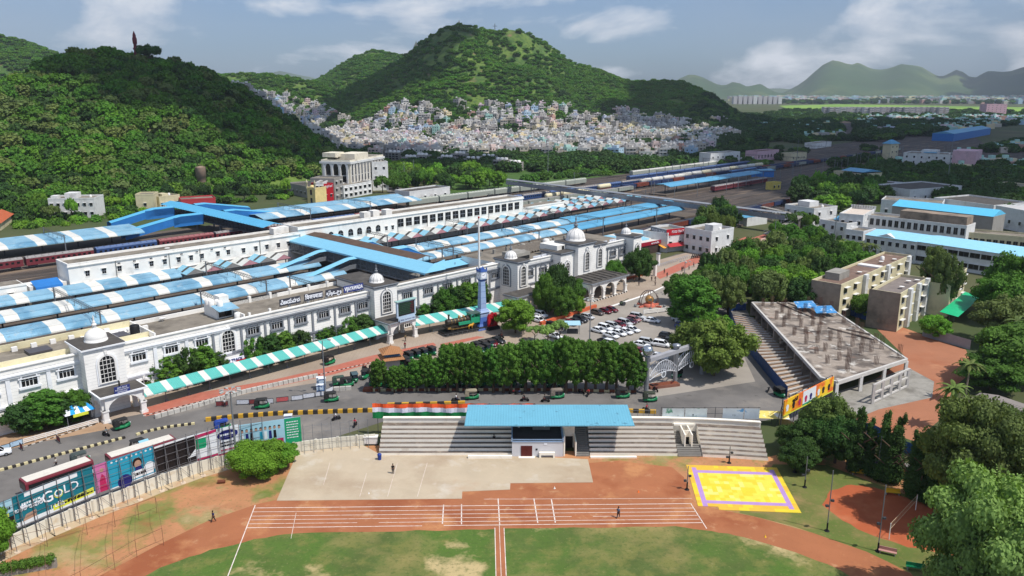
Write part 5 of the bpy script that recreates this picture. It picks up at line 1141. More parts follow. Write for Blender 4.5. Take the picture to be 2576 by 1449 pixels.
def fpole(xb,yb_,xt,h,label):
    gx,gy,_=G(xb,yb_); r_=thing('floodlight_pole',label,'light pole',(gx,gy,0),0,'thin poles on the sports ground'); MB().tube((0,0,1.0),(0,0,h),.07,6).tube((0,0,0),(0,0,1.3),.12,8,1).lathe([(.4,0),(.3,.15)],(0,0,0),8,1).done('pole',[steel,black],r_)
    for k in (-1,1): a=MB(); a.box(k*.35-.2,k*.35+.2,-.15,.15,h*.45+k*.4,h*.45+k*.4+.3); a.done('lamp',darksteel,r_)
fpole(2080,1336,0,9.3,'thin light pole standing alone on the grass right of the yellow mat'); fpole(2208,1387,0,9.8,'thin light pole beside the volleyball court'); fpole(2024,1226,0,5.2,'short light pole at the upper right of the lawn'); fpole(1999,1188,0,5,'short pole below the dark trees'); fpole(1728,1232,0,4.0,'short dark pole at the left corner of the yellow mat'); fpole(1834,1165,0,3.0,'thin post in front of the right terraces'); fpole(2325,1235,0,8.5,'light pole in front of the narrow dark trees'); fpole(2205,1208,0,7.5,'light pole between the narrow dark trees')
# volleyball net
A=Vector(G(2236,1357));B=Vector(G(2303,1283)); r_=thing('volleyball_net','slack volleyball net between two white posts on red ground','volleyball net',A.lerp(B,.5),0); c=A.lerp(B,.5)
MB(c).tube(A,A+Vector((0,0,2.5)),.06,6).tube(B,B+Vector((0,0,2.5)),.06,6).done('post',white,r_)
a=MB(c)
for z in (2.45,1.6): a.bar(A+Vector((0,0,z)),B+Vector((0,0,z)),.02,.08)
for i in range(30): s=A.lerp(B,i/29); a.bar(s+Vector((0,0,1.6)),s+Vector((0,0,2.45)),.012,.012)
a.done('net',M('net_cord',(200,180,150)),r_)
# yellow and purple mat
mc_=[Vector(G(*p)) for p in [(1750,1278),(2016,1291),(1954,1177),(1726,1170)]]
mc_[0]=Vector(G(1758,1281))
def bil(s,t): return (mc_[0].lerp(mc_[1],s)).lerp(mc_[3].lerp(mc_[2],s),t)
cm=bil(.5,.5); r_=thing('sports_mat','large yellow tiled sports mat with a purple border','sports mat',cm,0)
myel=[M('mat_yellow%d'%k,c,rough=.7,var=.08) for k,c in enumerate([(226,200,54),(230,212,78),(220,178,62),(232,218,116)])]; mpur=M('mat_purple',(176,140,196),rough=.7,var=.08)
a=MB(cm); b=MB(cm); NX,NY=20,16; r5=random.Random(5)
for i in range(NX):
    for j in range(NY):
        bd=(i in(1,18) and 1<=j<=14) or (j in(2,13) and 1<=i<=18)
        P=[bil(i/NX,j/NY),bil((i+1)/NX,j/NY),bil((i+1)/NX,(j+1)/NY),bil(i/NX,(j+1)/NY)]
        if j==0 and i<4: continue
        (b if bd else a).prism([p[:2] for p in P],.0,.06,0 if bd else (r5.choice([0,0,1,1,3]) if 1<i<18 and 2<j<13 else r5.choice([2,2,0])))
a.done('yellow_tiles',myel,r_); b.done('purple_border',mpur,r_)
# batting cage of pipes
cg=thing('pipe_cage','rusty open pipe cage frame on the dirt below the billboards','cage',G(300,1340),0); c=G(300,1340); a=MB(c)
B0=[G(*p) for p in [(-20,1449),(130,1420),(230,1385),(410,1335)]]; T0=[G(*p) for p in [(75,1449+60),(170,1440),(270,1395),(410,1330)]]
bk=[Vector(G(*p)) for p in [(30,1395),(120,1375),(220,1345),(290,1325),(350,1308),(395,1290)]]; fr=[Vector(G(*p)) for p in [(45,1560),(125,1525),(208,1484),(290,1435),(345,1402),(412,1372)]]
for L_,h in ((bk,2.6),(fr,2.6)):
    for i,p in enumerate(L_):
        a.tube(p,p+Vector((0,0,h)),.03,5)
        if i: a.tube(L_[i-1]+Vector((0,0,h)),p+Vector((0,0,h)),.025,4); a.tube(L_[i-1]+Vector((0,0,h*.35)),p+Vector((0,0,h*.35)),.02,4)
for p,q in zip(bk,fr): m=p.lerp(q,.5)+Vector((0,0,3.6)); a.tube(p+Vector((0,0,2.6)),m,.025,4).tube(m,q+Vector((0,0,2.6)),.025,4)
a.done('pipes',M('rusty_pipe',(118,84,64),rough=.9,var=.2),cg)
# hedge piece on low wall, barrel, bin, box, benches
def simple(name,label,cat,x,y,fn,mats,rz=0,group=None):
    r_=thing(name,label,cat,G(x,y),rz,group)
    for pn,mt in fn.items(): a=MB(); mt[0](a); a.done(pn,mt[1],r_)
    return r_
simple('drum','rusty fallen drum on the dirt near the round shrub','drum',557,1216,{'shell':(lambda a:a.tube((-.55,0,.3),(.55,.15,.3),.3,12),rust)},None)
simple('waste_bin','blue waste bin in front of the stand corner','bin',955,1157,{'bin':(lambda a:a.lathe([(.28,0),(.36,.95),(.38,1.0)],(0,0,0),12),M('bin_blue',(30,60,140),rough=.5)),'lid':(lambda a:a.lathe([(.38,1.0),(.3,1.12),(.02,1.16)],(0,0,0),12),M('bin_blue',(30,60,140)))},None)
simple('utility_cabinet','white utility cabinet at the left end of the stand','cabinet',934,1118,{'box':(lambda a:a.box(-1.1,1.1,-.5,.5,.3,1.5),white),'lid':(lambda a:a.box(-1.25,1.25,-.6,.6,1.5,1.62),white),'base':(lambda a:a.box(-1,1,-.4,.4,0,.3),darksteel)},None)
for i,(x,y,l,mt,rz) in enumerate([(2232,1395,'pale red and white park bench below the light pole',M('bench_pink',(186,140,130)),-.45),(2302,1435,'green bench at the lower right under the leafy tree',green,-.3),(2160,1195,'yellow bench in the shade of the dark trees',yellow,-.25),(2200,1200,'second yellow bench in the shade of the dark trees',yellow,-.25),(2245,1245,'yellow and black bench beside the volleyball court',yellow,-.2)]):
    simple('park_bench',l,'bench',x,y,{'seat':(lambda a:a.box(-1.1,1.1,-.2,.25,.42,.5),mt),'backrest':(lambda a:a.box(-1.1,1.1,.25,.32,.5,.95),mt),'legs':(lambda a:a.box(-.95,-.85,-.2,.3,0,.42).box(.85,.95,-.2,.3,0,.42),conc)},None,rz,'benches on the sports ground')
for i,(x,y) in enumerate([(1606,1237),(1395,1228),(1925,1350),(928,1242)]):
    simple('marker_cone',['orange marker cone on the dirt right of the concrete pad','small marker cone on the concrete pad edge','small yellow marker cone on the running track','white marker at the left concrete pad corner'][i],'cone',x,y+1,{'cone':(lambda a:a.lathe([(.18,0),(.18,.03),(.1,.05),(.03,.35)],(0,0,0),10),[M('cone_orange',(230,110,40)),M('cone_pale',(220,220,210)),yellow,white][i])},None)
# ================================================================ MONUMENTS
# clock tower
cx,cy,_=G(1213,822); ct=thing('clock_tower','slender grey and blue clock tower with a flared blue base','clock tower',(cx,cy,0),R(35))
ctw=M('clock_grey',(150,172,206),rough=.6,var=.06,grid=(2,1.6,.06,(60,90,160))); ctb=M('clock_blue',(62,94,160),rough=.5,var=.08)
a=MB()
def sq(a,w0,w1,z0,z1,m=0): a.add([(-w0,-w0,z0),(w0,-w0,z0),(w0,w0,z0),(-w0,w0,z0),(-w1,-w1,z1),(w1,-w1,z1),(w1,w1,z1),(-w1,w1,z1)],[(0,1,5,4),(1,2,6,5),(2,3,7,6),(3,0,4,7),(4,5,6,7),(3,2,1,0)],m)
sq(a,1.6,1.05,4.2,5.0,0); sq(a,.85,.62,5.0,12.3,0); a.done('shaft',ctw,ct)
a=MB(); sq(a,3.0,1.9,0,1.4); sq(a,1.9,1.35,1.4,3.0); a.done('base',ctb,ct)
a=MB(); sq(a,1.35,1.35,3.0,4.2); a.done('plinth',ctw,ct)
a=MB(); sq(a,.62,.95,12.3,13.0); sq(a,1.05,.95,14.9,15.4); sq(a,.5,.5,15.4,15.8)
for sx in (-.9,.9):
    for sy in (-.9,.9): a.box(sx-.12,sx+.12,sy-.12,sy+.12,14.9,15.9)
a.done('crown',ctb,ct)
a=MB(); sq(a,.98,.98,13.0,14.9); hd_=a.done('clock_head',M('clock_pale',(186,196,206)),ct)
for k in range(4):
    a=MB(); a.add([(.75*math.cos(2*PI*i/20),-1.0,13.95+.75*math.sin(2*PI*i/20)) for i in range(20)],[tuple(range(20))]).bar((0,-1.02,13.95),(.3,-1.02,14.3),.05,.05,1).bar((0,-1.02,13.95),(-.5,-1.02,14.1),.04,.04,1); f=a.done('clock_face',[signwhite,black],hd_); f.rotation_euler=(0,0,k*PI/2)
# flagpole
fx,fy,_=G(1207,812); fp=thing('flagpole','very tall white flagpole beside the clock tower','flagpole',(fx,fy,0)); MB().tube((0,0,0),(0,0,28),.36,10,0,.24).done('pole',white,fp); MB().lathe([(.02,28),(.22,28.1),(.22,28.5),(.02,28.6)],(0,0,0),8).done('finial',red,fp)
# red sculpture
rx,ry,_=G(1239,828); rs=thing('red_sculpture','bright red shield-like sculpture on a black plinth beside the clock tower','sculpture',(rx,ry,0),R(35))
MB().box(-1.7,1.7,-.9,.9,0,.9).done('plinth',black,rs); a=MB(); P=[(-1.4,.9),(1.4,.9),(1.5,3.4),(1.0,4.3),(.3,4.0),(0,4.6),(-.4,4.0),(-1.1,4.2),(-1.5,3.3)]; a.ext([(x,-.35,z) for x,z in P],(0,.7,0)); a.done('body',red,rs)
a=MB(); poly2(a,[(-.9,1.6),(-.1,1.3),(.4,2.4),(1,2.8),(.3,3.4),(-.2,2.9),(-.9,3.3),(-.6,2.4)],0,-.4); a.done('relief',M('dark_red',(96,16,24)),rs)
# steam locomotive on plinth
lx,ly,_=G(1163,834); an=math.atan2(*(np.array(G(1205,826)[:2])-np.array(G(1120,842)[:2]))[::-1]); lo=thing('steam_locomotive','old green and black steam locomotive preserved on a black plinth','locomotive',(lx,ly,.9),an)
blk=M('loco_black',(52,46,38),rough=.5,var=.2,stain=((110,92,60),1.5,.6,.75,.6)); lg=M('loco_green',(40,150,112),rough=.5); brass=M('brass',(168,140,84),rough=.4,metal=.5)
def hcyl(a,x0,x1,r,z,n=14,m=0): a.tube((x0,0,z),(x1,0,z),r,n,m)
a=MB(); hcyl(a,-4,1.2,.75,2.2); hcyl(a,-4.6,-3.6,.85,2.2); hcyl(a,1.0,2.2,.9,2.3); a.done('boiler',blk,lo)
a=MB(); 
for x in (-3.4,-2.4,-1.4,-.4,.6): hcyl(a,x,x+.08,.78,2.2,14)
a.lathe([(.28,2.9),(.34,3.3),(.25,3.5),(.05,3.6)],(-.9,0,0),10).lathe([(.3,2.9),(.3,3.2),(.2,3.4),(.04,3.45)],(.4,0,0),10); a.done('dome',brass,lo)
a=MB(); a.lathe([(.22,2.9),(.2,3.8),(.34,4.1),(.3,4.2)],(-3.9,0,0),12); a.done('chimney',blk,lo)
a=MB(); a.box(2.0,4.6,-1.15,1.15,1.2,2.6,0).box(2.0,2.15,-1.15,1.15,2.6,3.6,0).box(4.4,4.5,-1.1,1.1,2.6,3.6,0).box(1.8,4.9,-1.3,1.3,3.6,3.72,1).box(-1.6,1.8,-1.25,-.8,1.3,2.0,0).box(-1.6,1.8,.8,1.25,1.3,2.0,0).box(3.0,3.1,-1.15,-1.05,2.6,3.6,0).box(3.0,3.1,1.05,1.15,2.6,3.6,0); a.done('cab',[lg,M('cab_roof',(70,92,84))],lo)
a=MB(); a.box(-4.9,4.8,-.9,.9,.85,1.2).box(-5.1,-4.8,-1.2,1.2,.9,1.3); a.done('frame',blk,lo)
for x in (-3.4,-1.9,-.4,1.1,3.2):
    for y in (-.95,.8): MB().tube((x,y,.5),(x,y+.14,.5),.5,14).done('wheel',blk,lo)
a=MB(); a.bar((-3.4,-1.05,.5),(1.1,-1.05,.5),.06,.12).bar((-4.6,-1.05,.7),(-1.9,-1.05,.5),.08,.1).box(-4.8,-3.9,-1.2,-.85,.7,1.1); a.done('rod',brass,lo)
lp=thing('locomotive_plinth','black stepped plinth with railing under the preserved locomotive','plinth',(lx,ly,0),an)
MB().box(-6,6,-1.9,1.9,0,.85).box(-5.6,5.6,-.85,-.65,.85,.9).box(-5.6,5.6,.65,.85,.85,.9).done('base',black,lp)
a=MB()
for s in (-2.6,2.6):
    for z in (.5,.95): a.bar((-7,s,z),(7,s,z),.04,.04)
    for i in range(11): a.bar((-7+i*1.4,s,0),(-7+i*1.4,s,1),.05,.05)
for s in (-7,7):
    for z in (.5,.95): a.bar((s,-2.6,z),(s,2.6,z),.04,.04)
a.done('railing',steel,lp)
x_=lx-2.0*math.sin(-an)*0; r_=thing('bull_statue','small golden bull figure at the front of the locomotive plinth','statue',(lx+1.6*math.cos(an)+1.45*math.sin(an),ly+1.6*math.sin(an)-1.45*math.cos(an),.85),an)
def skinmesh(verts,edges,sub=1,root=0):
    me=bpy.data.meshes.new('s'); me.from_pydata([v[:3] for v in verts],edges,[]); o=bpy.data.objects.new('s',me); COL.objects.link(o); md=o.modifiers.new('k','SKIN')
    for i,v in enumerate(verts):
        sv=me.skin_vertices[0].data[i]; r=v[3]; sv.radius=(r,r) if not hasattr(r,'__len__') else r; sv.use_root=(i==root)
    if sub: s=o.modifiers.new('s','SUBSURF'); s.levels=sub; s.render_levels=sub
    dg=bpy.context.evaluated_depsgraph_get(); out=bpy.data.meshes.new_from_object(o.evaluated_get(dg)); bpy.data.objects.remove(o)
    for p in out.polygons: p.use_smooth=True
    return out
v=[(-.5,0,.95,.26),(0,0,.95,.28),(.5,0,1.0,.3),(.85,0,1.25,.17),(1.15,0,1.15,.12),(-.5,.16,.5,.08),(-.5,.16,.05,.06),(-.5,-.16,.5,.08),(-.5,-.16,.05,.06),(.45,.16,.5,.08),(.45,.16,.05,.06),(.45,-.16,.5,.08),(.45,-.16,.05,.06),(.9,.2,1.5,.04),(.9,-.2,1.5,.04),(-.8,0,.6,.03)]
me=skinmesh(v,[(0,1),(1,2),(2,3),(3,4),(0,5),(5,6),(0,7),(7,8),(2,9),(9,10),(2,11),(11,12),(3,13),(3,14),(0,15)],1,1); me.materials.append(M('bull_gold',(206,150,50),rough=.5)); meshobj('body',me,r_)
# globe monument
gx,gy,_=G(1633,770); gm=thing('globe_monument','golden globe under crossing metal arches on a small stepped plaza','monument',(gx,gy,0),R(30))
MB().ball((0,0,2.0),1.25,18,12).done('globe',M('globe_gold',(190,142,84),rough=.35,metal=.5,stain=((120,130,120),.9,.52,.58,.9)),gm)
for k in range(3):
    a=MB(); t2=k*PI/3; n=18; pts=[(math.cos(t2)*3.0*math.cos(PI*i/n),math.sin(t2)*3.0*math.cos(PI*i/n),.3+4.4*math.sin(PI*i/n)**.8) for i in range(n+1)]
    for p,q in zip(pts[:-1],pts[1:]): a.tube(p,q,.12,6)
    a.done('arch',M('arch_metal',(120,108,104),rough=.4,metal=.4),gm)
a=MB()
for k in range(6):
    t2=k*PI/3; a.bar((math.cos(t2)*2.2,math.sin(t2)*2.2,.2),(math.cos(t2)*3.6,math.sin(t2)*3.6,.2),.6,.5)
a.lathe([(1.9,0),(1.9,.5),(1.3,.9)],(0,0,0),20); a.done('base',M('salmon_paint',(206,112,92)),gm)
for k in range(5):
    t2=R(20+k*72); MB().lathe([(.02,0),(.35,.1),(.35,.7),(.02,.8)],(math.cos(t2)*4.3,math.sin(t2)*4.3,0),8).done('bollard',steel,gm)
# entrance arch (steel) with spheres
P1=Vector(G(1625,990)); P3=Vector(G(1765,940)); P2=P1.lerp(P3,.52); dirv=(P3-P1).normalized(); ga=math.atan2(dirv.y,dirv.x)
GA=thing('entrance_arch','silver lattice entrance arch on round pillars topped by metal spheres','arch',P1,ga); GL=(P3-P1).length
for k,x in enumerate((0,GL*.5,GL)):
    MB().lathe([(.55,0),(.48,.4),(.48,7.6),(.6,7.8),(.6,8.0)],(x,0 if k!=1 else 0,0),14).done('pillar',chrome if False else M('pillar_steel',(160,164,170),rough=.35,metal=.6),GA)
for x in (0,GL): 
    a=MB(); a.ball((x,0,9.2),1.15,12,9); a.lathe([(.3,8),(.3,8.3)],(x,0,0),8); a.done('sphere',M('mirror_facets',(200,204,206),rough=.15,metal=.9,var=.35,scl=2.5),GA)
MB().lathe([(.6,8.0),(.9,8.3),(.9,8.6),(.2,8.8)],(GL*.5,0,0),12).done('cap',M('pillar_steel',(160,164,170)),GA)
gw=M('arch_white',(214,216,220),rough=.5,var=.06)
a=MB(); a.box(.4,GL-.3,-.5,.5,6.8,7.6,0); a.done('beam',M('beam_grey',(160,160,164)),GA)
a=MB()
for half in (0,1):
    x0=.3+half*GL*.5; w_=GL*.5-.6; n=12
    for yy in (-.5,.5):
        top=[(x0+w_*i/n,yy,3.4+2.9*math.sin(PI*(.06+.88*i/n))) for i in range(n+1)]; lo2=[(x0+w_*i/n,yy,2.9+.9*math.sin(PI*i/n)) for i in range(n+1)]
        for i in range(n):
            a.tube(top[i],top[i+1],.07,5).tube(lo2[i],lo2[i+1],.07,5).tube(lo2[i],top[i],.04,4).tube(lo2[i],top[i+1],.04,4)
a.done('lattice',gw,GA)
for x in (GL*.25,GL*.75):
    a=MB(); a.add([(x+.75*math.cos(2*PI*i/18),-.65,3.3+.75*math.sin(2*PI*i/18)) for i in range(18)],[tuple(range(18))]).add([(x+.5*math.cos(2*PI*i/18),-.68,3.3+.5*math.sin(2*PI*i/18)) for i in range(18)],[tuple(range(18))],1); a.done('emblem',[whitep,steel],GA)
# planted island by the arch
simple('brick_planter','low brown brick planter beside the entrance arch pillar','planter',1668,972,{'wall':(lambda a:a.box(-3.4,3.4,-1,1,0,.6),M('planter_brick',(126,84,70),var=.2)),'soil':(lambda a:a.box(-3.2,3.2,-.8,.8,.6,.64),MC['kerb_rust'])},None,.3)
simple('orange_planter','long orange red planter wall along the promenade trees','planter',1432,795,{'wall':(lambda a:a.box(-12,12,-.4,.4,0,.9),M('planter_orange',(196,96,60),var=.12))},None,UROT+.02)
simple('orange_planter','short orange red planter wall right of the large porch','planter',1600,697,{'wall':(lambda a:a.box(-5,5,-.3,.3,0,.7),MC['planter_orange'])},None,UROT)
kerbrow([(1365,812),(1395,822),(1424,832)],'striped_bollard_row','row of black and white striped posts by the parking entrance','bollards',.5,1.0,.3,[white,black])
kerbrow([(1337,806),(1358,800)],'striped_bollard_row','short row of striped posts beside the white car','bollards',.5,1.0,.3,[white,black])
kerbrow([(1362,838),(1374,842)],'striped_bollard_row','tiny row of striped posts near the small trees','bollards',.5,1.0,.3,[white,black])
simple('white_rail','low white barrier rail beside the globe monument','rail',1654,787,{'rail':(lambda a:[a.box(-4.6,4.6,-.1,.1,z,z+.22) for z in (.25,.65,1.05)] and None,white),'post':(lambda a:[a.box(x-.1,x+.1,-.12,.12,0,1.2) for x in (-4.4,0,4.4)] and None,white)},None,R(22))
simple('parking_canopy','small pale canopy stall among the parked cars','stall',1440,838,{'canopy':(lambda a:a.add([(-2,-1.4,2.5),(2,-1.4,2.5),(2,1.4,2.9),(-2,1.4,2.9)],[(0,1,2,3)]),palebp),'post':(lambda a:[a.tube((x,y,0),(x,y,2.6),.05,5) for x in (-1.7,1.7) for y in (-1.1,1.1)] and None,steel),'counter':(lambda a:a.box(-1.4,1.4,-.6,.4,0,1.1),darksteel)},None)
simple('field_gun','small green display gun on the plaza left of the globe','display gun',1566,768,{'carriage':(lambda a:a.box(-.9,.9,-.25,.25,.6,.9),M('gun_green',(70,84,66))),'barrel':(lambda a:a.tube((-.3,0,1.1),(2.2,0,1.7),.12,8),MC['gun_green'] if 'gun_green' in MC else green),'wheel':(lambda a:a.tube((0,-.7,.6),(0,-.55,.6),.6,12).tube((0,.55,.6),(0,.7,.6),.6,12),darksteel)},None,.6)
# ================================================================ VEHICLES
def loft(a,S,m=0):
    "S: list of (x,halfwidth,zb,zt)"
    vs=[];n=8
    for x,w_,zb,zt in S:
        vs+=[(x,-w_*.92,zb),(x,w_*.92,zb),(x,w_,zb+.12),(x,w_,zt-.18),(x,w_*.86,zt),(x,-w_*.86,zt),(x,-w_,zt-.18),(x,-w_,zb+.12)]
    fs=[]
    for j in range(len(S)-1):
        for i in range(n): fs.append((j*n+i,j*n+(i+1)%n,(j+1)*n+(i+1)%n,(j+1)*n+i))
    a.add(vs,fs,m,True); a.add(vs[:n],[tuple(range(n-1,-1,-1))],m); a.add(vs[-n:],[tuple(range(n))],m)
carpaint=M('car_paint',(255,255,255),rough=.28,var=.02,spec=.6,objcol=True)
def make_car(kind,L,hz,cab,nm):
    r_=thing(nm,'','car')
    w_=.86; a=MB(); loft(a,[(-L/2,.70,.4,.78),(-L/2+.12,.82,.3,hz-.02),(-L/2+.7,w_,.26,hz+.02),(0,w_,.26,hz),(L/2-1.25,w_,.26,hz-.04),(L/2-.35,.82,.28,hz-.16),(L/2,.66,.34,hz-.34)],0)
    xb0,xb1,xt0,xt1,zt=cab
    b0,b1=.76,.62; zr=zt-.06
    a.add([(xt0,-b1,zr),(xt1,-b1,zr),(xt1,b1,zr),(xt0,b1,zr),(xt0+.15,-b1+.08,zt),(xt1-.15,-b1+.08,zt),(xt1-.15,b1-.08,zt),(xt0+.15,b1-.08,zt)],[(4,5,6,7),(0,1,5,4),(1,2,6,5),(2,3,7,6),(3,0,4,7)],0)
    for x0b,x0t in ((xb0+(xb1-xb0)*.45,xt0+(xt1-xt0)*.5),):
        for s in (-1,1): a.add([(x0b-.05,s*(b0+.012),hz-.05),(x0b+.05,s*(b0+.012),hz-.05),(x0t+.05,s*(b1+.012),zr),(x0t-.05,s*(b1+.012),zr)],[(0,1,2,3)],0)
    for xb,xt in ((xb0,xt0),(xb1,xt1)):
        for s in (-1,1): a.bar((xb,s*b0,hz-.04),(xt,s*b1,zr),.07,.07)
    a.done('body',carpaint,r_)
    g=MB(); g.add([(xb0,-b0,hz-.06),(xb1,-b0,hz-.06),(xb1,b0,hz-.06),(xb0,b0,hz-.06),(xt0,-b1,zr),(xt1,-b1,zr),(xt1,b1,zr),(xt0,b1,zr)],[(0,1,5,4),(1,2,6,5),(2,3,7,6),(3,0,4,7)],0); g.done('window_glass',glass,r_)
    for x in (-L/2+.8,L/2-.85):
        for y in (-.86,.66): MB().tube((x,y,.31),(x,y+.2,.31),.31,12).tube((x,y-.005,.31),(x,y+.205,.31),.17,10,1).done('wheel',[rubber,steel],r_)
    for y in (-.6,.6): MB().box(L/2-.14,L/2+.0,y-.14,y+.14,hz-.36,hz-.24).done('headlight',signwhite,r_); MB().box(-L/2-.01,-L/2+.08,y-.12,y+.12,hz-.28,hz-.14).done('tail_light',red,r_)
    MB().box(-L/2-.03,L/2+.03,-.6,.6,.3,.42).done('bumper',darksteel,r_)
    return r_
sedan=make_car('sedan',4.4,.92,(-1.75,1.2,-1.05,.35,1.45),'parked_car')
hatch=make_car('hatch',3.9,.96,(-1.85,1.15,-1.55,.4,1.5),'parked_car')
suv=make_car('suv',4.4,1.08,(-2.1,1.15,-1.95,.5,1.72),'parked_car')
used=set()
def putcar(k,x,y,ang,col,label,name=None,group='cars parked in the station forecourt'):
    c=rgb(*col); loc=G(x,y)
    if k.name not in used: used.add(k.name); r_=k; r_.location=loc; r_.rotation_euler=(0,0,ang); r_['label']=label; r_['group']=group; [setattr(ch,'color',c) for ch in KIDS[k.name]]
    else: r_=dup(k,loc,ang,label,group,color=c)
    r_.color=c
    return r_
HV=-PI/2+UROT   # heading along -v
W_=(232,234,236);S_=(186,188,190);DK=(40,42,46);MR=(110,24,36);OL=(120,128,110);BR=(90,78,72)
cars=[(hatch,1503,791,BR,'brown grey hatchback, left end of the three cars along the white line'),(sedan,1521,787,MR,'dark red car, middle of the three cars along the white line'),(sedan,1537,783,MR,'dark red car, right end of the three cars along the white line'),
(hatch,1478,802,S_,'silver car at the right end of the row of six nearest the planter'),(suv,1460,809,DK,'black car beside the silver one in the row of six'),(sedan,1447,813,DK,'dark purple car in the middle of the row of six'),(sedan,1433,817,MR,'maroon car in the middle of the row of six'),(hatch,1416,820,OL,'olive green car, second from the left in the row of six'),(suv,1393,826,DK,'dark slate car at the left end of the row of six'),
(suv,1360,797,W_,'white boxy car near the striped posts'),(hatch,1355,810,W_,'white car half behind the big leafy tree'),
(suv,1604,802,S_,'silver car at the right end of the middle row of eight'),(hatch,1595,808,(160,110,110),'dusty pink car in the middle row of eight'),(sedan,1583,813,(70,24,40),'dark maroon car in the middle row of eight'),(suv,1572,818,S_,'silver van in the middle row of eight'),(hatch,1558,822,MR,'red car in the middle row of eight'),(suv,1541,826,S_,'silver off-road car in the middle row of eight'),(suv,1523,831,W_,'white van, second from the left in the middle row of eight'),(sedan,1505,836,W_,'white car at the left end of the middle row of eight'),
(sedan,1590,834,W_,'white car, first from the right in the front row of four'),(sedan,1573,839,W_,'white car, second from the right in the front row of four'),(sedan,1556,843,W_,'white car, third from the right in the front row of four'),(sedan,1537,849,W_,'white car at the left end of the front row of four'),
(sedan,1640,811,W_,'lone white car standing across the middle of the parking lot'),(hatch,1708,807,W_,'white car under the shade of the trees, farthest one'),(sedan,1719,813,W_,'white car half hidden by the trees, second one'),(hatch,1716,825,(60,80,140),'blue and white car half hidden by the yellow-flowered tree'),
(hatch,1677,850,DK,'black hatchback left of the yellow-flowered tree'),(sedan,1612,872,W_,'white car in front of the silver car at the lower right of the lot'),(suv,1629,867,S_,'silver car behind the white one at the lower right of the lot'),(suv,1665,872,W_,'white car with dark roof near the entrance arch'),(sedan,1684,863,DK,'dark car behind the white car near the yellow-flowered tree'),
(sedan,1637,898,W_,'white car behind the left sphere of the entrance arch'),(hatch,1662,904,W_,'white car under the beam of the entrance arch'),(hatch,1606,889,MR,'dark red car behind the right end of the tree row'),(sedan,1523,864,DK,'black car behind the tree row'),(hatch,1536,868,W_,'pale car behind the tree row'),
(sedan,1252,861,DK,'black car left of the big leafy tree'),(hatch,1236,869,MR,'red car beside the parked rickshaws'),(sedan,1395,850,W_,'white car behind the thin small trees')]
for i,(k,x,y,c,l) in enumerate(cars):
    an_=HV+rnd.uniform(-.06,.06)+(.25 if x>1595 else 0)
    if 'across' in l: an_+=.1
    putcar(k,x,y,an_,c,l)
putcar(suv,-8,1148,R(35),W_,'white car cut off by the left edge of the picture',group='moving cars')
# auto rickshaw
def make_auto():
    r_=thing('auto_rickshaw','','auto rickshaw'); a=MB()
    loft(a,[(-1.3,.55,.3,.8),(-1.1,.62,.25,.85),(-.2,.62,.25,.62),(.45,.56,.25,.62),(.95,.34,.3,.92),(1.2,.2,.4,.85)],0); a.done('body',M('rickshaw_green',(20,118,72),rough=.45,var=.08),r_)
    a=MB(); a.add([(-1.35,-.66,.75),(-1.3,-.68,1.5),(-1.0,-.62,1.75),(.6,-.6,1.8),(.85,-.6,1.66),(-1.35,.66,.75),(-1.3,.68,1.5),(-1.0,.62,1.75),(.6,.6,1.8),(.85,.6,1.66)],[(0,1,6,5),(1,2,7,6),(2,3,8,7),(3,4,9,8)],0,True)
    for s in (-1,1): a.add([(-1.35,s*.66,.75),(-.55,s*.67,.75),(-.55,s*.63,1.7),(-1.0,s*.63,1.74),(-1.3,s*.68,1.5)],[(0,1,2,3,4)],0); a.add([(-.55,s*.63,1.55),(.75,s*.62,1.55),(.6,s*.6,1.8),(-.55,s*.62,1.76)],[(0,1,2,3)],0); a.bar((.15,s*.6,.7),(.1,s*.53,1.72),.05,.05,0)
    a.done('hood',M('rickshaw_hood',(255,255,255),rough=.85,var=.15,objcol=True),r_)
    MB().add([(.95,-.42,.95),(.95,.42,.95),(.68,.48,1.66),(.68,-.48,1.66)],[(0,1,2,3)]).done('windshield',glass,r_)
    MB().box(-.95,-.5,-.5,.5,.55,1.1).done('seat',black,r_)
    for x,y in ((1.0,-.05),(-.8,-.62),(-.8,.52)): MB().tube((x,y,.22),(x,y+.12,.22),.22,10).done('wheel',rubber,r_)
    MB().box(1.2,1.28,-.1,.1,.72,.88).done('headlight',signwhite,r_)
    return r_
AU=make_auto(); 
def hd(x,y,dx,dy): a_=G(x,y);b_=G(x+dx,y+dy); return math.atan2(b_[1]-a_[1],b_[0]-a_[0])
HD=(44,44,44)
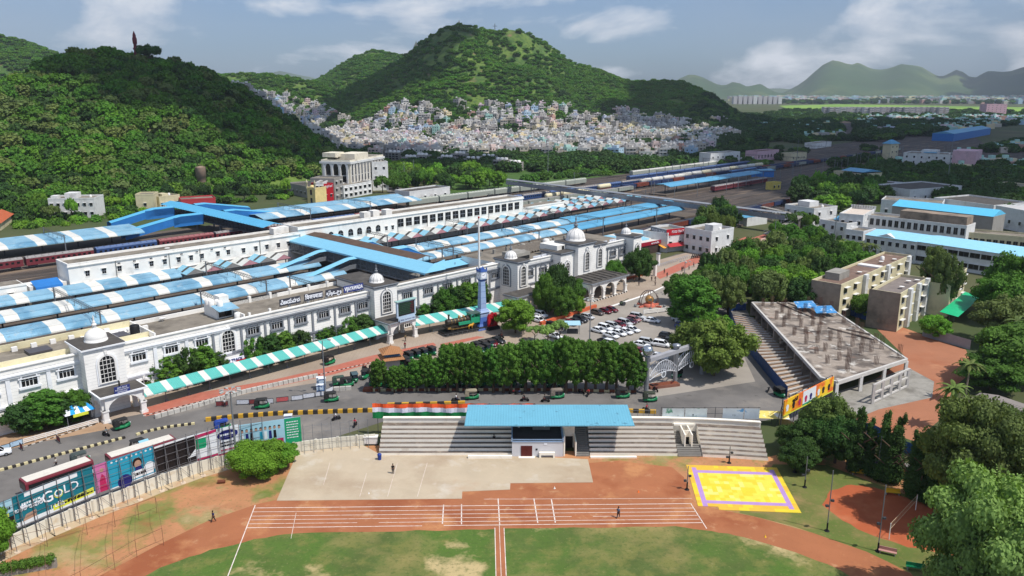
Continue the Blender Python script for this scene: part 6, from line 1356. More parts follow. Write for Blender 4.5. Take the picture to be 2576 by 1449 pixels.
autos=[(309,1078,30,-8,HD,'green and black auto rickshaw in front of the left arched porch'),(345,1133,-30,9,HD,'dark auto rickshaw carrying a blue box on the left road'),(205,1166,30,-8,(70,80,78),'dark auto rickshaw partly hidden behind the left bus'),(562,1082,30,-6,(40,70,150),'blue-hooded rickshaw above the row-of-people billboard'),
(661,1027,30,-2,HD,'auto rickshaw passing the printed barrier boards'),(835,1010,30,-2,HD,'auto rickshaw passing the blue and white booth'),(855,969,30,-3,(60,80,70),'rear auto rickshaw of the pair behind the barrier blocks'),(874,972,30,-2,HD,'front auto rickshaw of the pair behind the barrier blocks'),(893,960,8,14,(70,90,96),'auto rickshaw facing the camera left of the tree row'),(918,952,-12,14,HD,'auto rickshaw left of the first small tree'),
(1188,1004,30,-1,(150,140,120),'auto rickshaw with a pale hood on the road below the tree row'),(1403,1002,30,-1,(130,120,110),'auto rickshaw with a grey-brown hood below the middle of the tree row'),(1567,1001,30,0,HD,'auto rickshaw carrying a blue load below the last tree of the row'),(1636,1010,30,0,(60,66,54),'dark olive auto rickshaw beside the left arch pillar'),(1962,998,20,12,HD,'auto rickshaw by the blue sheet fence near the orange billboard'),(830,916,30,-8,(30,26,26),'dark delivery rickshaw on the promenade by the lamp pole'),(1700,950,-20,8,HD,'auto rickshaw in the shade of the entrance arch')]
for i,(x,y,dx,dy,c,l) in enumerate(autos):
    c=rgb(*c)
    if i==0: AU.location=G(x,y); AU.rotation_euler=(0,0,hd(x,y,dx,dy)); AU['label']=l; AU['group']='auto rickshaws'; AU.scale=(1.12,)*3; [setattr(ch,'color',c) for ch in KIDS[AU.name]]
    else: dup(AU,G(x,y),hd(x,y,dx,dy),l,'auto rickshaws',color=c)
px=[(937,973),(956,974),(978,976),(1000,976),(1026,974),(1051,972),(1077,974),(1101,975),(1125,974),(1147,975),(1168,972),(1190,975),(1214,974),(1240,974),(1262,971),(1290,974),(1315,975),(1345,974),(1380,975),(1410,974)]
for i,(x,y) in enumerate(px): dup(AU,G(x,y-3),hd(x,y,-8+rnd.uniform(-4,4),14),'%s auto rickshaw from the left in the shaded rank behind the tree row'%ordn(i),'auto rickshaws waiting in the shade',color=rgb(*rnd.choice([HD,(50,52,50),(60,70,60)])))
for i,(x,y) in enumerate([(1030,905),(1048,900),(1066,896),(1088,892),(1020,918),(1034,928),(1200,880),(1216,876),(1232,873),(1208,890),(1225,884)]): dup(AU,G(x,y),hd(x,y,14,6),'%s dark-hooded auto rickshaw parked on the forecourt between the kiosk and the red car'%ordn(i),'auto rickshaws parked on the forecourt',color=rgb(*rnd.choice([HD,(56,52,50),(50,60,76)])))
simple('blue_box_load','sky blue ridged box carried at the back of the rickshaw on the left road','box',363,1134,{'box':(lambda a:a.box(-.7,.7,-.6,.6,.8,1.7),bluedeep),'lid':(lambda a:a.add([(-.8,-.7,1.7),(.8,-.7,1.7),(.8,0,2.05),(-.8,0,2.05),(.8,.7,1.7),(-.8,.7,1.7)],[(0,1,2,3),(3,2,4,5)]),blueroof2)},None,hd(363,1134,30,-9))
# motorcycles and people
def make_bike():
    r_=thing('motorcycle','','motorcycle'); 
    for x in (-.62,.65): MB().tube((x,-.05,.3),(x,.05,.3),.3,12).done('wheel',rubber,r_)
    a=MB(); a.bar((-.6,0,.35),(.5,0,.5),.22,.3).bar((.65,0,.3),(.42,0,.95),.08,.08).bar((.4,-.3,1.0),(.4,.3,1.0),.05,.05).bar((-.1,0,.4),(.3,0,.45),.25,.3); a.done('frame',M('bike_dark',(40,40,44),rough=.4,metal=.3),r_)
    a=MB(); loft(a,[(-.05,.1,.62,.84),(.15,.15,.6,.9),(.4,.08,.66,.86)]); a.done('tank',carpaint,r_); MB().box(-.7,-.02,-.13,.13,.68,.8).done('seat',black,r_); return r_
BK=make_bike()
shirtm=M('shirt_cloth',(255,255,255),rough=.9,var=.05,objcol=True)
def make_person(pose,name='person'):
    r_=thing('person','','person')
    if pose=='ride': hip=(0,0,.84);ch=(.1,0,1.3);nk=(.14,0,1.42);hd2=(.17,0,1.6); kn=[(.38,s*.16,.72) for s in(-1,1)];ft=[(.2,s*.17,.32) for s in(-1,1)];el=[(.28,s*.26,1.12) for s in(-1,1)];ha=[(.5,s*.26,1.02) for s in(-1,1)]
    elif pose=='walk': hip=(0,0,.9);ch=(.03,0,1.36);nk=(.04,0,1.48);hd2=(.06,0,1.64); kn=[(.2,-.1,.5),(-.08,.1,.47)];ft=[(.3,-.1,.06),(-.32,.1,.1)];el=[(-.12,-.24,1.14),(.12,.24,1.14)];ha=[(-.08,-.27,.9),(.32,.26,.96)]
    else: hip=(0,0,.9);ch=(0,0,1.36);nk=(.01,0,1.48);hd2=(.03,0,1.64); kn=[(.03,s*.11,.49) for s in(-1,1)];ft=[(0,s*.12,.06) for s in(-1,1)];el=[(-.03,s*.25,1.12) for s in(-1,1)];ha=[(.1,s*.26,.88) for s in(-1,1)]
    sh=[(ch[0],s*.17,ch[2]+.02) for s in(-1,1)]; hj=[(hip[0],s*.09,hip[2]-.04) for s in(-1,1)]
    V=[hip+(.12,),ch+(.14,),nk+(.055,),hd2+(.10,),(hd2[0]+.01,0,hd2[2]+.07,.085)]; E=[(0,1),(1,2),(2,3),(3,4)]
    for i in (0,1):
        b=len(V); V+=[sh[i]+(.065,),el[i]+(.045,),ha[i]+(.035,),(ha[i][0]+.06,ha[i][1],ha[i][2]-.06,.03)]; E+=[(1,b),(b,b+1),(b+1,b+2),(b+2,b+3)]
        b=len(V); V+=[hj[i]+(.09,),kn[i]+(.065,),ft[i]+(.045,),(ft[i][0]+.16,ft[i][1],ft[i][2]-.02,.04)]; E+=[(0,b),(b,b+1),(b+1,b+2),(b+2,b+3)]
    me=skinmesh(V,E,1,0); me.materials.append(skin); meshobj('body',me,r_)
    V=[(hip[0],0,hip[2]+.06,.145),ch+(.165,),(nk[0],0,nk[2]-.03,.09)];E=[(0,1),(1,2)]
    for i in (0,1): b=len(V); V+=[sh[i]+(.09,),el[i]+(.065,)]; E+=[(1,b),(b,b+1)]
    me=skinmesh(V,E,1,0); me.materials.append(shirtm); s1=meshobj('shirt',me,r_)
    V=[hip+(.14,)];E=[]
    for i in (0,1): b=len(V); V+=[hj[i]+(.105,),kn[i]+(.08,),ft[i]+(.06,)]; E+=[(0,b),(b,b+1),(b+1,b+2)]
    me=skinmesh(V,E,1,0); me.materials.append(M('trouser_cloth',(44,44,52),rough=.9)); meshobj('trousers',me,r_)
    MB().ball((hd2[0]-.02,0,hd2[2]+.09),.115,8,6).done('hair',hairm,r_); return r_
PP={'ride':make_person('ride'),'walk':make_person('walk'),'stand':make_person('stand')}
pu=set()
def person(pose,x,y,dx,dy,col,label,z=0,group='people about the place',sc_=1.0):
    k=PP[pose]; loc=G(x,y,z); an_=hd(x,y,dx,dy)
    if pose not in pu:
        pu.add(pose); r_=k; r_.location=loc; r_.rotation_euler=(0,0,an_); r_['label']=label; r_['group']=group; [setattr(c,'color',rgb(*col)) for c in KIDS[k.name]]
    else: r_=dup(k,loc,an_,label,group,color=rgb(*col))
    return r_
for i,(x,y,dx,dy,c,l) in enumerate([(538,1313,-10,5,(40,44,90),'person in dark blue clothes at the left end of the running track'),(989,1192,0,10,(24,24,26),'person in black standing on the concrete pad'),(1555,1303,6,-10,(90,100,120),'person in grey shirt and dark trousers on the running track'),(143,1176,-12,2,(190,186,180),'person in white crossing the left road'),(566,1024,-3,10,(210,210,210),'person in white in front of the first printed board'),(1020,858,10,4,(120,110,80),'person walking near the second porch'),(1019,877,-4,10,(130,30,40),'person in red near the kiosk'),(1077,887,-12,3,(210,216,222),'person in white shirt crossing the forecourt'),(1671,688,-4,6,(60,60,64),'person on the promenade, left one of the pair above the globe'),(1678,698,5,6,(50,50,54),'person on the promenade below the white gate'),(1639,708,5,-6,(60,60,64),'person in dark clothes right of the big porch'),(1648,708,6,2,(80,50,50),'person in brown beside another on the promenade'),(1648,719,10,2,(130,120,110),'person in pale clothes striding over the promenade'),(1595,711,3,6,(90,60,50),'person standing near the dark tree beside the porch'),(1607,719,4,6,(70,80,90),'person walking below the dark tree'),(1718,682,6,2,(50,50,54),'person beside the right lamp pole'),(1733,679,9,-5,(180,170,160),'person striding at the far end of the promenade'),(1745,672,-5,2,(150,140,140),'person in pale clothes near the brick path'),(1715,1083-400,3,4,(90,80,80),'person behind the right lamp pole'),(1243,1118-300,4,2,(60,60,60),'person near the clock tower base')]):
    person('walk' if dx*dx>16 else 'stand',x,y,dx,dy,c,l)
person('walk',1243,1117,-4,9,(30,30,34),'person in black on the shaded terraces of the stand',z=.92)
bikes=[(267,1097,14,3,(120,130,130),'rider in grey on a motorcycle on the left road',1),(299,1075,-10,3,(40,110,100),'rider in teal behind the left rickshaw',1),(846,1057,-12,3,(220,220,220),'rider in white on a motorcycle below the divider',1),(894,1073,-8,9,(200,60,80),'rider in pink on a motorcycle near the orange banner',1),(1146,1011,14,0,(230,230,230),'rider in white on a motorcycle below the tree row',1),(1320,1010,-12,0,(40,40,44),'rider in black just above the stand roof',1),(1372,1012,-12,0,(50,50,54),'rider in dark clothes right of the rider in black',1),(1480,996,-6,8,(200,60,60),'rider in red near the median',1),(1625,1036,12,3,(170,50,60),'rider in red right of the blue stand roof',1),(1933-470,990,9,4,(60,60,60),'dark motorcycle parked at the median edge, right one',0),(1290,992,12,0,(50,50,60),'dark motorcycle parked at the median edge, middle one',0),(1305,993,12,0,(50,50,60),'dark motorcycle beside another at the median edge',0),(1195,988,10,2,(60,60,60),'motorcycle parked at the median edge, left one',0),(935,928,10,3,(230,230,230),'white scooter behind the first small tree',0),(918,929,10,3,(40,40,40),'black motorcycle behind the first small tree',0),(1690,970,-8,6,(60,30,30),'dark motorcycle beside the left arch pillar',0),(1640,977,8,6,(60,30,30),'motorcycle parked inside the entrance arch',0),(1650,984,8,6,(40,40,40),'second motorcycle parked inside the entrance arch',0),(1933,985,-5,9,(40,40,40),'motorcycle near the blue sheet fence',0),(1863,905,2,9,(40,40,40),'rider beside the yellow-flowered tree',1),(557,1072-1,9,-2,(230,230,230),'rider in white shirt near the green end of the billboards',1),(1260,850,12,2,(40,40,44),'rider in dark clothes beside the big leafy tree',1)]
for i,(x,y,dx,dy,c,l,rd) in enumerate(bikes):
    bl=l if not rd else l.replace('rider','motorcycle ridden by a person',1).split(' on a motorcycle')[0]+(' on the road, number plate side down' if False else '')
    if rd: bl='motorcycle under the '+l
    if i==0: BK.location=G(x,y); BK.rotation_euler=(0,0,hd(x,y,dx,dy)); BK['label']=bl; BK['group']='motorcycles'
    else: dup(BK,G(x,y),hd(x,y,dx,dy),bl,'motorcycles',color=rgb(*rnd.choice([(30,30,34),(120,20,24),(40,50,90)])))
    if rd: person('ride',x,y,dx,dy,c,l,group='riders on motorcycles')
for i in range(22):
    t=i/21; x=1806+(1880-1806)*t; y=650+(619-650)*t; dup(BK,G(x,y),hd(x,y,8,4),'%s motorcycle from the left in the row parked along the far brick path'%ordn(i),'motorcycles parked along the brick path',color=rgb(*rnd.choice([(30,30,34),(120,20,24),(40,50,90),(140,140,140)])))
for i in range(12):
    t=i/11; x=1740+(1768-1740)*t; y=650-3*t; dup(BK,G(x,y-4*(i%2)),hd(x,y,6,8),'%s motorcycle in the cluster by the food stalls'%ordn(i),'motorcycles parked by the food stalls',color=rgb(*rnd.choice([(30,30,34),(40,50,90)])))
# bicycle hoops on the promenade
hp=thing('cycle_stand','row of grey hooped cycle stands on the brick path','cycle stand',G(1695,662),0); c=G(1695,662); a=MB(c)
for i in range(16):
    t=i/15; p=Vector(G(1655+75*t,673-24*t)); n=10
    pts=[p+Vector((.75*math.cos(PI*k/n),.3*math.cos(PI*k/n),1.1*math.sin(PI*k/n))) for k in range(n+1)]
    for q0,q1 in zip(pts[:-1],pts[1:]): a.tube(q0,q1,.05,5)
a.done('hoops',M('hoop_blue',(150,166,186)),hp)
# ================================================================ OTHER BUILDINGS
def pw(n,c,**k): return M(n,c,rough=.85,var=.08,stain=[((118,110,98),.2,.52,.78,.6),((66,62,56),.7,.66,.84,.5)],**k)
bw=pw('building_white',(214,214,212)); bc=pw('building_cream',(204,194,160)); bp_=pw('building_pink',(206,170,180)); bg_=pw('building_grey',(150,146,140)); bst=M('stained_gable',(150,134,118),rough=.9,var=.15,stain=[((84,76,68),.2,.45,.7,.8),((176,130,96),.35,.6,.8,.5)])
def mkwin(w_,h,hood=.35,nm='window'):
    a=MB(); a.quad([(-w_/2,-.04,0),(w_/2,-.04,0),(w_/2,-.04,h),(-w_/2,-.04,h)],0); a.box(-.03,.03,-.08,-.04,0,h,1).box(-w_/2-.08,w_/2+.08,-.14,0,-.12,0,1)
    if hood: a.box(-w_/2-.2,w_/2+.2,-hood-.2,0,h+.08,h+.18,2)
    return a.done(nm,[glass,greytrim,bw])
KW=mkwin(1.2,1.4); KB=mkwin(2.2,1.6,.7); KL=mkwin(1.5,2.6,0); KS=mkwin(3.2,1.6,.2)
def BL(name,label,cat,A,Bp,h,dep,wm,rm=None,front=(0,0),side=(0,0),kit=None,par=.7,group=None,top=True,rs='R',z0=1.2,extra=None):
    P=Vector(G(*A,h if top else 0)); Q=Vector(G(*Bp,h if top else 0)); P.z=Q.z=0; d=Q-P; L=d.length; an=math.atan2(d.y,d.x)
    r_=thing(name,label,cat,P,an,group); kit=kit or KW
    MB().box(0,L,0,dep,0,h).done('wall',wm,r_)
    a=MB(); a.box(.25,L-.25,.25,dep-.25,h,h+.04,0); a.done('roof',rm or roofconc,r_)
    if par:
        a=MB(); t=.2; a.box(-.05,L+.05,-.05,t,h,h+par).box(-.05,L+.05,dep-t,dep+.05,h,h+par).box(-.05,t,t,dep-t,h,h+par).box(L-t,L+.05,t,dep-t,h,h+par); a.done('parapet',wm,r_)
    def win(n,fl,fn):
        if not n: return
        fh=(h-.3)/fl
        for j in range(fl):
            for i in range(n): fn((i+.5)/n,j*fh+fh*.34)
    win(front[0],front[1],lambda t,z: place(kit,r_,(L*t,0,z)))
    win(side[0],side[1],lambda t,z: place(kit,r_,(L,dep*t,z),PI/2) if rs=='R' else place(kit,r_,(0,dep*(1-t),z),-PI/2))
    if extra: extra(r_,L,dep,h)
    return r_
def roomx(*bs):
    def f(r_,L,d,h):
        for (x0,x1,y0,y1,hh,m) in bs: MB().box(x0*L,x1*L,y0*d,y1*d,h,h+hh).done('roof_room',m,r_)
        a=MB(); a.lathe([(.6,0),(.6,1.1),(.2,1.3)],(L*.8,d*.6,h),10); a.done('water_tank',white,r_)
    return f
def sheetroof(z,mt,x0=0,x1=1,y0=-.05,y1=1.05,rise=1.5,nm='sheet_roof',hip=False):
    def f(r_,L,d,h):
        a=MB(); X0,X1,Y0,Y1=x0*L,x1*L,y0*d,y1*d; Ym=(Y0+Y1)/2; ii=(Y1-Y0)/2 if hip else 0
        a.add([(X0,Y0,z),(X1,Y0,z),(X1-ii,Ym,z+rise),(X0+ii,Ym,z+rise),(X0,Y1,z),(X1,Y1,z)],[(0,1,2,3),(3,2,5,4),(1,5,2),(4,0,3)]); a.done(nm,mt,r_)
    return f
def ex(*fs): return lambda *a: [f(*a) for f in fs]
sk=MC['sky_blue_sheet']; lb=M('pale_blue_long_roof',(150,208,232),rough=.5,var=.05)
# --- right of the station
BL('food_stall_hall','low white roofed food hall with a dark red fascia and arches','shop',(1611,613),(1695,597),4.6,16,bw,M('white_flat_roof',(210,204,196),var=.06),par=0,extra=lambda r_,L,d,h:(MB().box(-.3,L+.3,-.5,-.1,h-1.2,h+.15).done('fascia',M('fascia_red',(150,30,48),rough=.5),r_),MB().box(.5,L-.5,-.15,0,0,h-1.3).done('shopfront',M('shop_dark',(70,56,50),var=.3,scl=1.5),r_),[MB().add([(L*t-2,-.2,2.9),(L*t+2,-.2,2.9),(L*t+2,-3,1.9),(L*t-2,-3,1.9)],[(0,1,2,3)]).done('awning',orange,r_) for t in (.62,.93)],text('ఆహార కేంద్రం',.8,signwhite,r_,(L*.4,-.55,h-.6)),[MB().lathe([(.02,0),(.45,.02)],(0,0,0),12).done('round_sign',signwhite,r_) for _ in ()]))
BL('food_shop','two-storey red and white shop building with a lettered sign','shop',(1638,574),(1677,583),8,9,bw,None,(3,1),(2,1),par=.9,z0=4,extra=lambda r_,L,d,h:(MB().box(-.1,L+.1,-.15,0,h-1.4,h+.6).done('sign_board',greytrim,r_),text('FOOD TRACK',1.3,signwhite,r_,(L*.5,-.2,h-.4),wmax=L*.8,bold=.02),MB().box(L,L+.2,-.1,d+6,h-1.6,h+.9).done('red_sign_board',red,r_),(lambda o:o)(text('FOOD TRACK',1.4,signwhite,r_,(L+.25,d*.6,h-.3),PI/2,wmax=6)),MB().add([(L,0,3.4),(L,d+5,3.4),(L+2.4,d+5,2.4),(L+2.4,0,2.4)],[(0,1,2,3)]).done('awning',M('awning_red',(170,50,56)),r_)))
BL('shop_block','white shop wing with red fascia right of the two-storey food shop','shop',(1680,590),(1719,574),7,10,bw,None,(4,2),par=.6)
BL('white_office','white flat-roofed three-storey office behind the food shops','building',(1722,577),(1790,588),8.5,14,bw,None,(4,2),(2,2),par=.9,extra=roomx((.5,.8,.3,.7,2.4,bw)))
BL('white_annex','small white annex at the right end of the office behind the food shops','building',(1790,590),(1822,580),5.5,9,bw,None,(2,1),par=.6)
BL('blue_roof_hall','low hall with a bright blue sheet roof behind the street trees','building',(1800,535),(1880,548),4,14,bw,None,par=0,extra=sheetroof(4,sk))
BL('white_cluster_house','white house with many roof tanks near the ramp footbridge','building',(1975,517),(2048,528),8,16,bw,None,(4,2),(2,2),extra=roomx((.2,.6,.3,.7,2.5,bw)))
# ramp footbridge
RF=thing('ramp_footbridge','grey concrete ramp footbridge descending towards the far road','footbridge',G(1990,575),0); c=G(1990,575); a=MB(c)
def ab(p,z): q=G(*p,z); return Vector(q)
pts=[ab((1917,520),5.5),ab((1975,533),5.5),ab((2012,545),5.5),ab((1962,572),3.4),ab((1925,590),1.2)]
for p,q in zip(pts[:-1],pts[1:]): a.bar(p,q,2.6,.35)
a.done('deck',conc,RF); a=MB(c)
for p,q in zip(pts[:-1],pts[1:]):
    d=(q-p).normalized(); s=Vector((-d.y,d.x,0))*1.3; n=max(2,int((q-p).length/2))
    for g in (s,-s):
        a.bar(p+g+Vector((0,0,1.2)),q+g+Vector((0,0,1.2)),.08,.1)
        for i in range(n+1): m=p.lerp(q,i/n)+g; a.bar(m,m+Vector((0,0,1.2)),.06,.06)
a.done('railing',steel,RF); a=MB(c)
for p,q in zip(pts[:-1],pts[1:]):
    for t in (0,.5): m=p.lerp(q,t); a.box(m.x-.4,m.x+.4,m.y-.4,m.y+.4,0,m.z-.1)
a.done('pier',conc,RF)
simple('pale_wall','pale pink boundary wall along the far road','wall',1956,596,{'wall':(lambda a:a.box(-17,17,-.15,.15,0,1.3),M('wall_pale_pink',(214,182,168)))},None,hd(1956,596,105,-33))
simple('maroon_wall','curved maroon boundary wall beside the bend of the road','wall',2040,610,{'wall':(lambda a:a.box(-9,9,-.15,.15,0,1.6),M('wall_maroon',(110,40,44)))},None,hd(2020,600,50,24))
for i,(x,y) in enumerate([(1647,694),(1655,668)]): simple('gate_pillar',['white gate pillar at the end of the station beside the dark tree','second white gate pillar farther back beside the cycle stands'][i],'pillar',x,y,{'shaft':(lambda a:a.box(-.5,.5,-.5,.5,0,4.2),white),'cap':(lambda a:a.box(-.7,.7,-.7,.7,4.2,4.5),greytrim)},None,UROT)
# --- beige apartment blocks
def pipes(r_,L,d,h):
    for t in (.3,.62,.95): MB().box(L*t-1,L*t+1,-.9,0,0,h+.8).done('stair_shaft',bw,r_)
    for (x,y) in ((.35,.3),(.7,.4),(.82,.2)):
        a=MB(); a.lathe([(.05,0),(.4,.1),(.7,.4)],(L*x,d*y,h+.3),10); a.done('satellite_dish',white,r_)
ab1=BL('apartment_block','long three-storey beige apartment block with stained roof left of the pair','apartment block',(2116,722),(2291,647),9.5,8,bc,M('red_brown_roof',(120,98,86),var=.2,stain=((196,180,164),.2,.56,.7,.6)),(8,3),kit=KB,extra=ex(pipes,lambda r_,L,d,h:MB().box(-.12,-.01,0,d,0,h+.7).done('gable_wall',bst,r_),roomx((.12,.25,.4,.9,2,conc),(.55,.6,.1,.9,.5,white))))
ab2=BL('apartment_block','nearer beige apartment block with a large stained blank end wall','apartment block',(2265,745),(2332,705),9.5,7,bc,M('grey_brown_roof',(128,118,112),var=.18,stain=((84,78,74),.3,.5,.7,.6)),(4,3),kit=KB,extra=ex(pipes,lambda r_,L,d,h:MB().box(-.14,-.01,-.1,d+.6,0,h+.7).done('gable_wall',bst,r_)))
BL('apartment_block','third beige apartment block mostly hidden behind trees','apartment block',(2392,722),(2432,680),8.5,8,bc,None,(3,3),kit=KB)
BL('apartment_block','small grey stained block with a white edge above the thin trees','apartment block',(2348,662),(2390,668),8.5,7,bg_,None,(2,2),(2,3))
# --- white civic buildings with blue roofs
BL('civic_building','long white two-storey building with a pale blue sloping roof and small gable','building',(2177,590),(2307,608),8,17,bw,None,(7,2),par=0,extra=ex(sheetroof(8,lb,0,1.0,-.03,1.03,1.2),lambda r_,L,d,h:MB().add([(L*.2,-.1,h-.2),(L*.62,-.1,h-.2),(L*.42,-.1,h+1.3),(L*.42,3,h+1.3)],[(0,1,2),(1,3,2),(3,0,2)]).done('gable',bw,r_)))
BL('open_front_building','white building with open louvred bays under a pale blue roof','building',(2307,607),(2620,652),8,18,bw,None,(11,2),kit=KS,par=0,extra=sheetroof(8,lb,0,1.0,-.03,1.03,1.2))
BL('corner_pavilion','small white corner pavilion left of the blue-roofed building','building',(2127,580),(2172,586),8,10,bw,None,(3,2),kit=KW)
BL('white_office','white building with roof merlons and a blue lean-to, upper left of the pale blue roofs','building',(2062,555),(2130,566),7,14,bw,None,(3,2),(2,2),extra=sheetroof(7.2,sk,.1,.8,.5,1.1,1.6))
BL('white_office','white terrace building with crenellated roof edge behind the corner pavilion','building',(2112,540),(2172,545),10,22,bw,M('pale_terrace',(204,190,176),var=.06),(3,2),extra=lambda r_,L,d,h:[MB().box(L*i/9-.4,L*i/9+.4,d-.5,d,h,h+1.8).done('merlon',bw,r_) for i in range(10)])
BL('long_office','long white office with paired dark windows and blue trim','building',(2172,543),(2432,572),9,10,bw,None,(16,2),kit=KL,extra=lambda r_,L,d,h:MB().box(L*.35,L*.98,2,9,h,h+3.6).done('upper_storey',bst,r_))
BL('vaulted_hall','long hall with a bright blue vaulted roof behind the stained upper storey','building',(2245,517),(2500,545),11,12,bg_,None,par=0,extra=sheetroof(11,M('vault_blue',(96,190,228),rough=.5,var=.05),0,1,-.05,1.05,2.2))
BL('yellow_wing','yellow ochre wing with tall piers at the right edge','building',(2432,588),(2600,602),6,10,bc,None,(10,1),kit=KL,group=None)
for i,(A,B_,h,dp,m,l) in enumerate([((2505,520),(2640,545),9,40,M('white_sheet_roof',(186,184,182),var=.08),'wide white-roofed shed at the right edge behind the blue vaulted hall'),((2217,505),(2370,515),8,16,roofconc,'grey walled shed left of the masts'),((2350,500),(2500,520),8,26,darkroof,'dark sheet-roofed workshop among the trees'),((2290,480),(2420,470),7,26,darkroof,'large dark workshop roof behind the masts'),((2180,462),(2260,470),5,20,darkroof,'small dark roof among the dark trees'),((2240,466),(2332,472),6,14,sk,'low building with pale blue roof in the dark trees'),((2500,462),(2570,470),6,12,roofconc,'cream house at the right edge in the dark trees')]):
    BL('workshop' if 'shed' in l or 'work' in l else 'house',l,'building',A,B_,h,dp,bw if i!=6 else bc,m,(5,1))
BL('hospital_block','white three-storey block with a pink stair tower on a dark wooded plain','building',(2273,386),(2406,392),12,24,bw,None,(7,3),extra=ex(roomx((.3,.6,.3,.7,3,bw)),sheetroof(13,sk,.35,.6,.2,.8,1.5),lambda r_,L,d,h:MB().box(L*.93,L*1.35,-1,d,0,h+4).done('pink_tower',bp_,r_)))
BL('blue_shed','large bright blue steel shed far behind the trees','shed',(2400,337),(2493,322),9,24,bluedeep,None,par=0,extra=sheetroof(9,sk,0,1,-.01,1.01,3))
BL('control_tower','cream control tower with a blue pyramid roof in the yard','tower',(2242,362),(2262,361),14,8,bc,None,(2,3),par=0,extra=sheetroof(14,sk,-.1,1.1,-.1,1.1,3.5,hip=True))
BL('yard_office','pink and cream yard office with a blue roof','building',(2097,432),(2170,440),8,18,bc,None,(5,2),extra=sheetroof(9.5,sk,.25,1,0,1,1.5))
BL('yard_hut','small yellow hut with two dark openings beside the lines','hut',(1943,462),(1965,460),4,5,M('hut_yellow',(212,192,100)),None,(2,1))
BL('yard_hut','small bright blue hut at the end of the far platform','hut',(1914,430),(1948,428),5,9,bluedeep,None,par=0,extra=sheetroof(5,sk,-.05,1.05,-.1,1.1,.8))
BL('yard_building','white three-storey building at the edge of the yard','building',(1788,388),(1862,383),10,12,bw,None,(6,2))
BL('yard_building','pinkish yard building with a row of arches','building',(1906,383),(1960,378),8,12,bp_,M('roof_redbrown',(96,64,58)),(7,1),kit=KL)
BL('yard_building','low cream yard building right of the arched pink one','building',(1990,388),(2030,385),6,10,bc,None,(3,1))
BL('tarp_shed','small flat white building near the wooded bend of the yard','building',(2052,362),(2092,357),5,12,bw,None)
# --- left side buildings


def pointed(w_,h,dk=True):
    n=8; r=w_/2; P=[(-r,0),(r,0)]+[(r*math.cos(PI/2*i/n)**.8 if i<n else 0,h-r*1.5+r*1.5*math.sin(PI/2*i/n)) for i in range(n+1)]+[(-r*math.cos(PI/2*i/n)**.8,h-r*1.5+r*1.5*math.sin(PI/2*i/n)) for i in range(n-1,-1,-1)]
    a=MB(); Q=[(x*.72,.2+z*.93) for x,z in P]; ring(a,P,Q,-.5,0,1); a.quad([(x,-.1,z) for x,z in Q],0); a.box(-r*.7,r*.7,-.2,-.1,h*.35,h*.37,1); return a.done('arched_window',[glass,white])
KA=pointed(4.6,12); KA2=pointed(2.7,12)
def hallx(r_,L,d,h):
    for i in range(3): place(KA,r_,(L*(.24+.27*i),0,7.2))
    for i in range(11): place(KA2,r_,(L,d*(i+.5)/11,7.2),PI/2)
    for i in range(4): MB().box(L*(.1+.27*i)-.5,L*(.1+.27*i)+.5,-.7,0,7,h-1.6).done('pier',bw,r_)
    MB().box(-.8,L+.8,-.8,d+.8,h-1.6,h-.3).done('cornice',bw,r_); MB().box(-.5,L+.5,-.5,d+.5,5.8,6.9).done('string_course',bw,r_)
    hc=MC['hall_cream']; MB().box(L*.2,L*.8,d*.3,d*.7,h,h+3.2).done('roof_room',hc,r_); MB().box(-L*.15,L*.3,d*.15,d*.4,h+1.5,h+4).done('roof_room',hc,r_)
BL('arched_hall','tall cream hall with pointed white arches, beside the wooded hill','building',(808,404),(880,406),20,44,M('hall_cream',(220,212,192),stain=((150,140,122),.2,.56,.76,.5)),None,extra=hallx)
BL('row_building','narrow white building right of the arched hall','building',(915,402),(935,410),17,10,bw,None,(2,3),(2,3))
BL('row_building','cream balconied building right of the arched hall by the street','building',(921,428),(934,424),13,10,bc,None,(2,3))
BL('shop','long grey-roofed row of old shops below the arched hall','shop',(722,462),(772,472),6,14,bg_,darkroof,(5,1))
BL('shop','cream ornamental shop front with two small turrets','shop',(772,474),(792,476),9,8,M('cream_gold',(222,200,140)),None,(1,2),kit=KL,extra=lambda r_,L,d,h:[MB().lathe([(.5,0),(.5,3),(.7,3.2),(.3,4),(.05,5)],(x*L,0,h),8).done('turret',bc,r_) for x in (.0,1)]+[MB().ball((L/2,1,h+.5),1.5,10,6).done('dome',MC['cream_gold'],r_)])
BL('shop','white narrow shop beside the red one','shop',(793,462),(812,462),11,12,bw,None,(2,3))
BL('red_shop','bright red fronted shop with white lettering','shop',(812,466),(838,463),10,10,red,None,(2,1),extra=lambda r_,L,d,h:text('మొబైల్ షాప్',1.4,signwhite,r_,(L/2,-.1,h-1),wmax=L*.8))
BL('shop','grey three-storey shop right of the red one','shop',(840,452),(862,446),12,14,bg_,None,(2,3),(3,3),kit=KB)
BL('shop','low white shops under the tree right of the red shop','shop',(864,470),(935,458),7,10,bw,None,(6,2),kit=KB)
BL('white_house','white two-storey house in the trees left of the blue footbridge','house',(120,503),(236,501),9,13,bw,None,(7,2),kit=KW,extra=roomx((.3,.55,.3,.8,2.6,bw),(.02,.16,.2,.5,1.6,bw)))
BL('cream_house','cream house with flat roof behind the blue footbridge','house',(340,492),(386,491),8,10,bc,None,(1,1))
BL('cream_house','small cream house with roof tanks behind the blue footbridge','house',(400,498),(452,492),6,10,bc,None,(4,1),extra=roomx((.3,.6,.3,.8,1.5,bc)))
BL('red_hall','long low red-walled hall with a grey roof behind the blue footbridge','building',(455,505),(542,500),4.5,12,M('wall_red',(176,60,66)),roofconc)
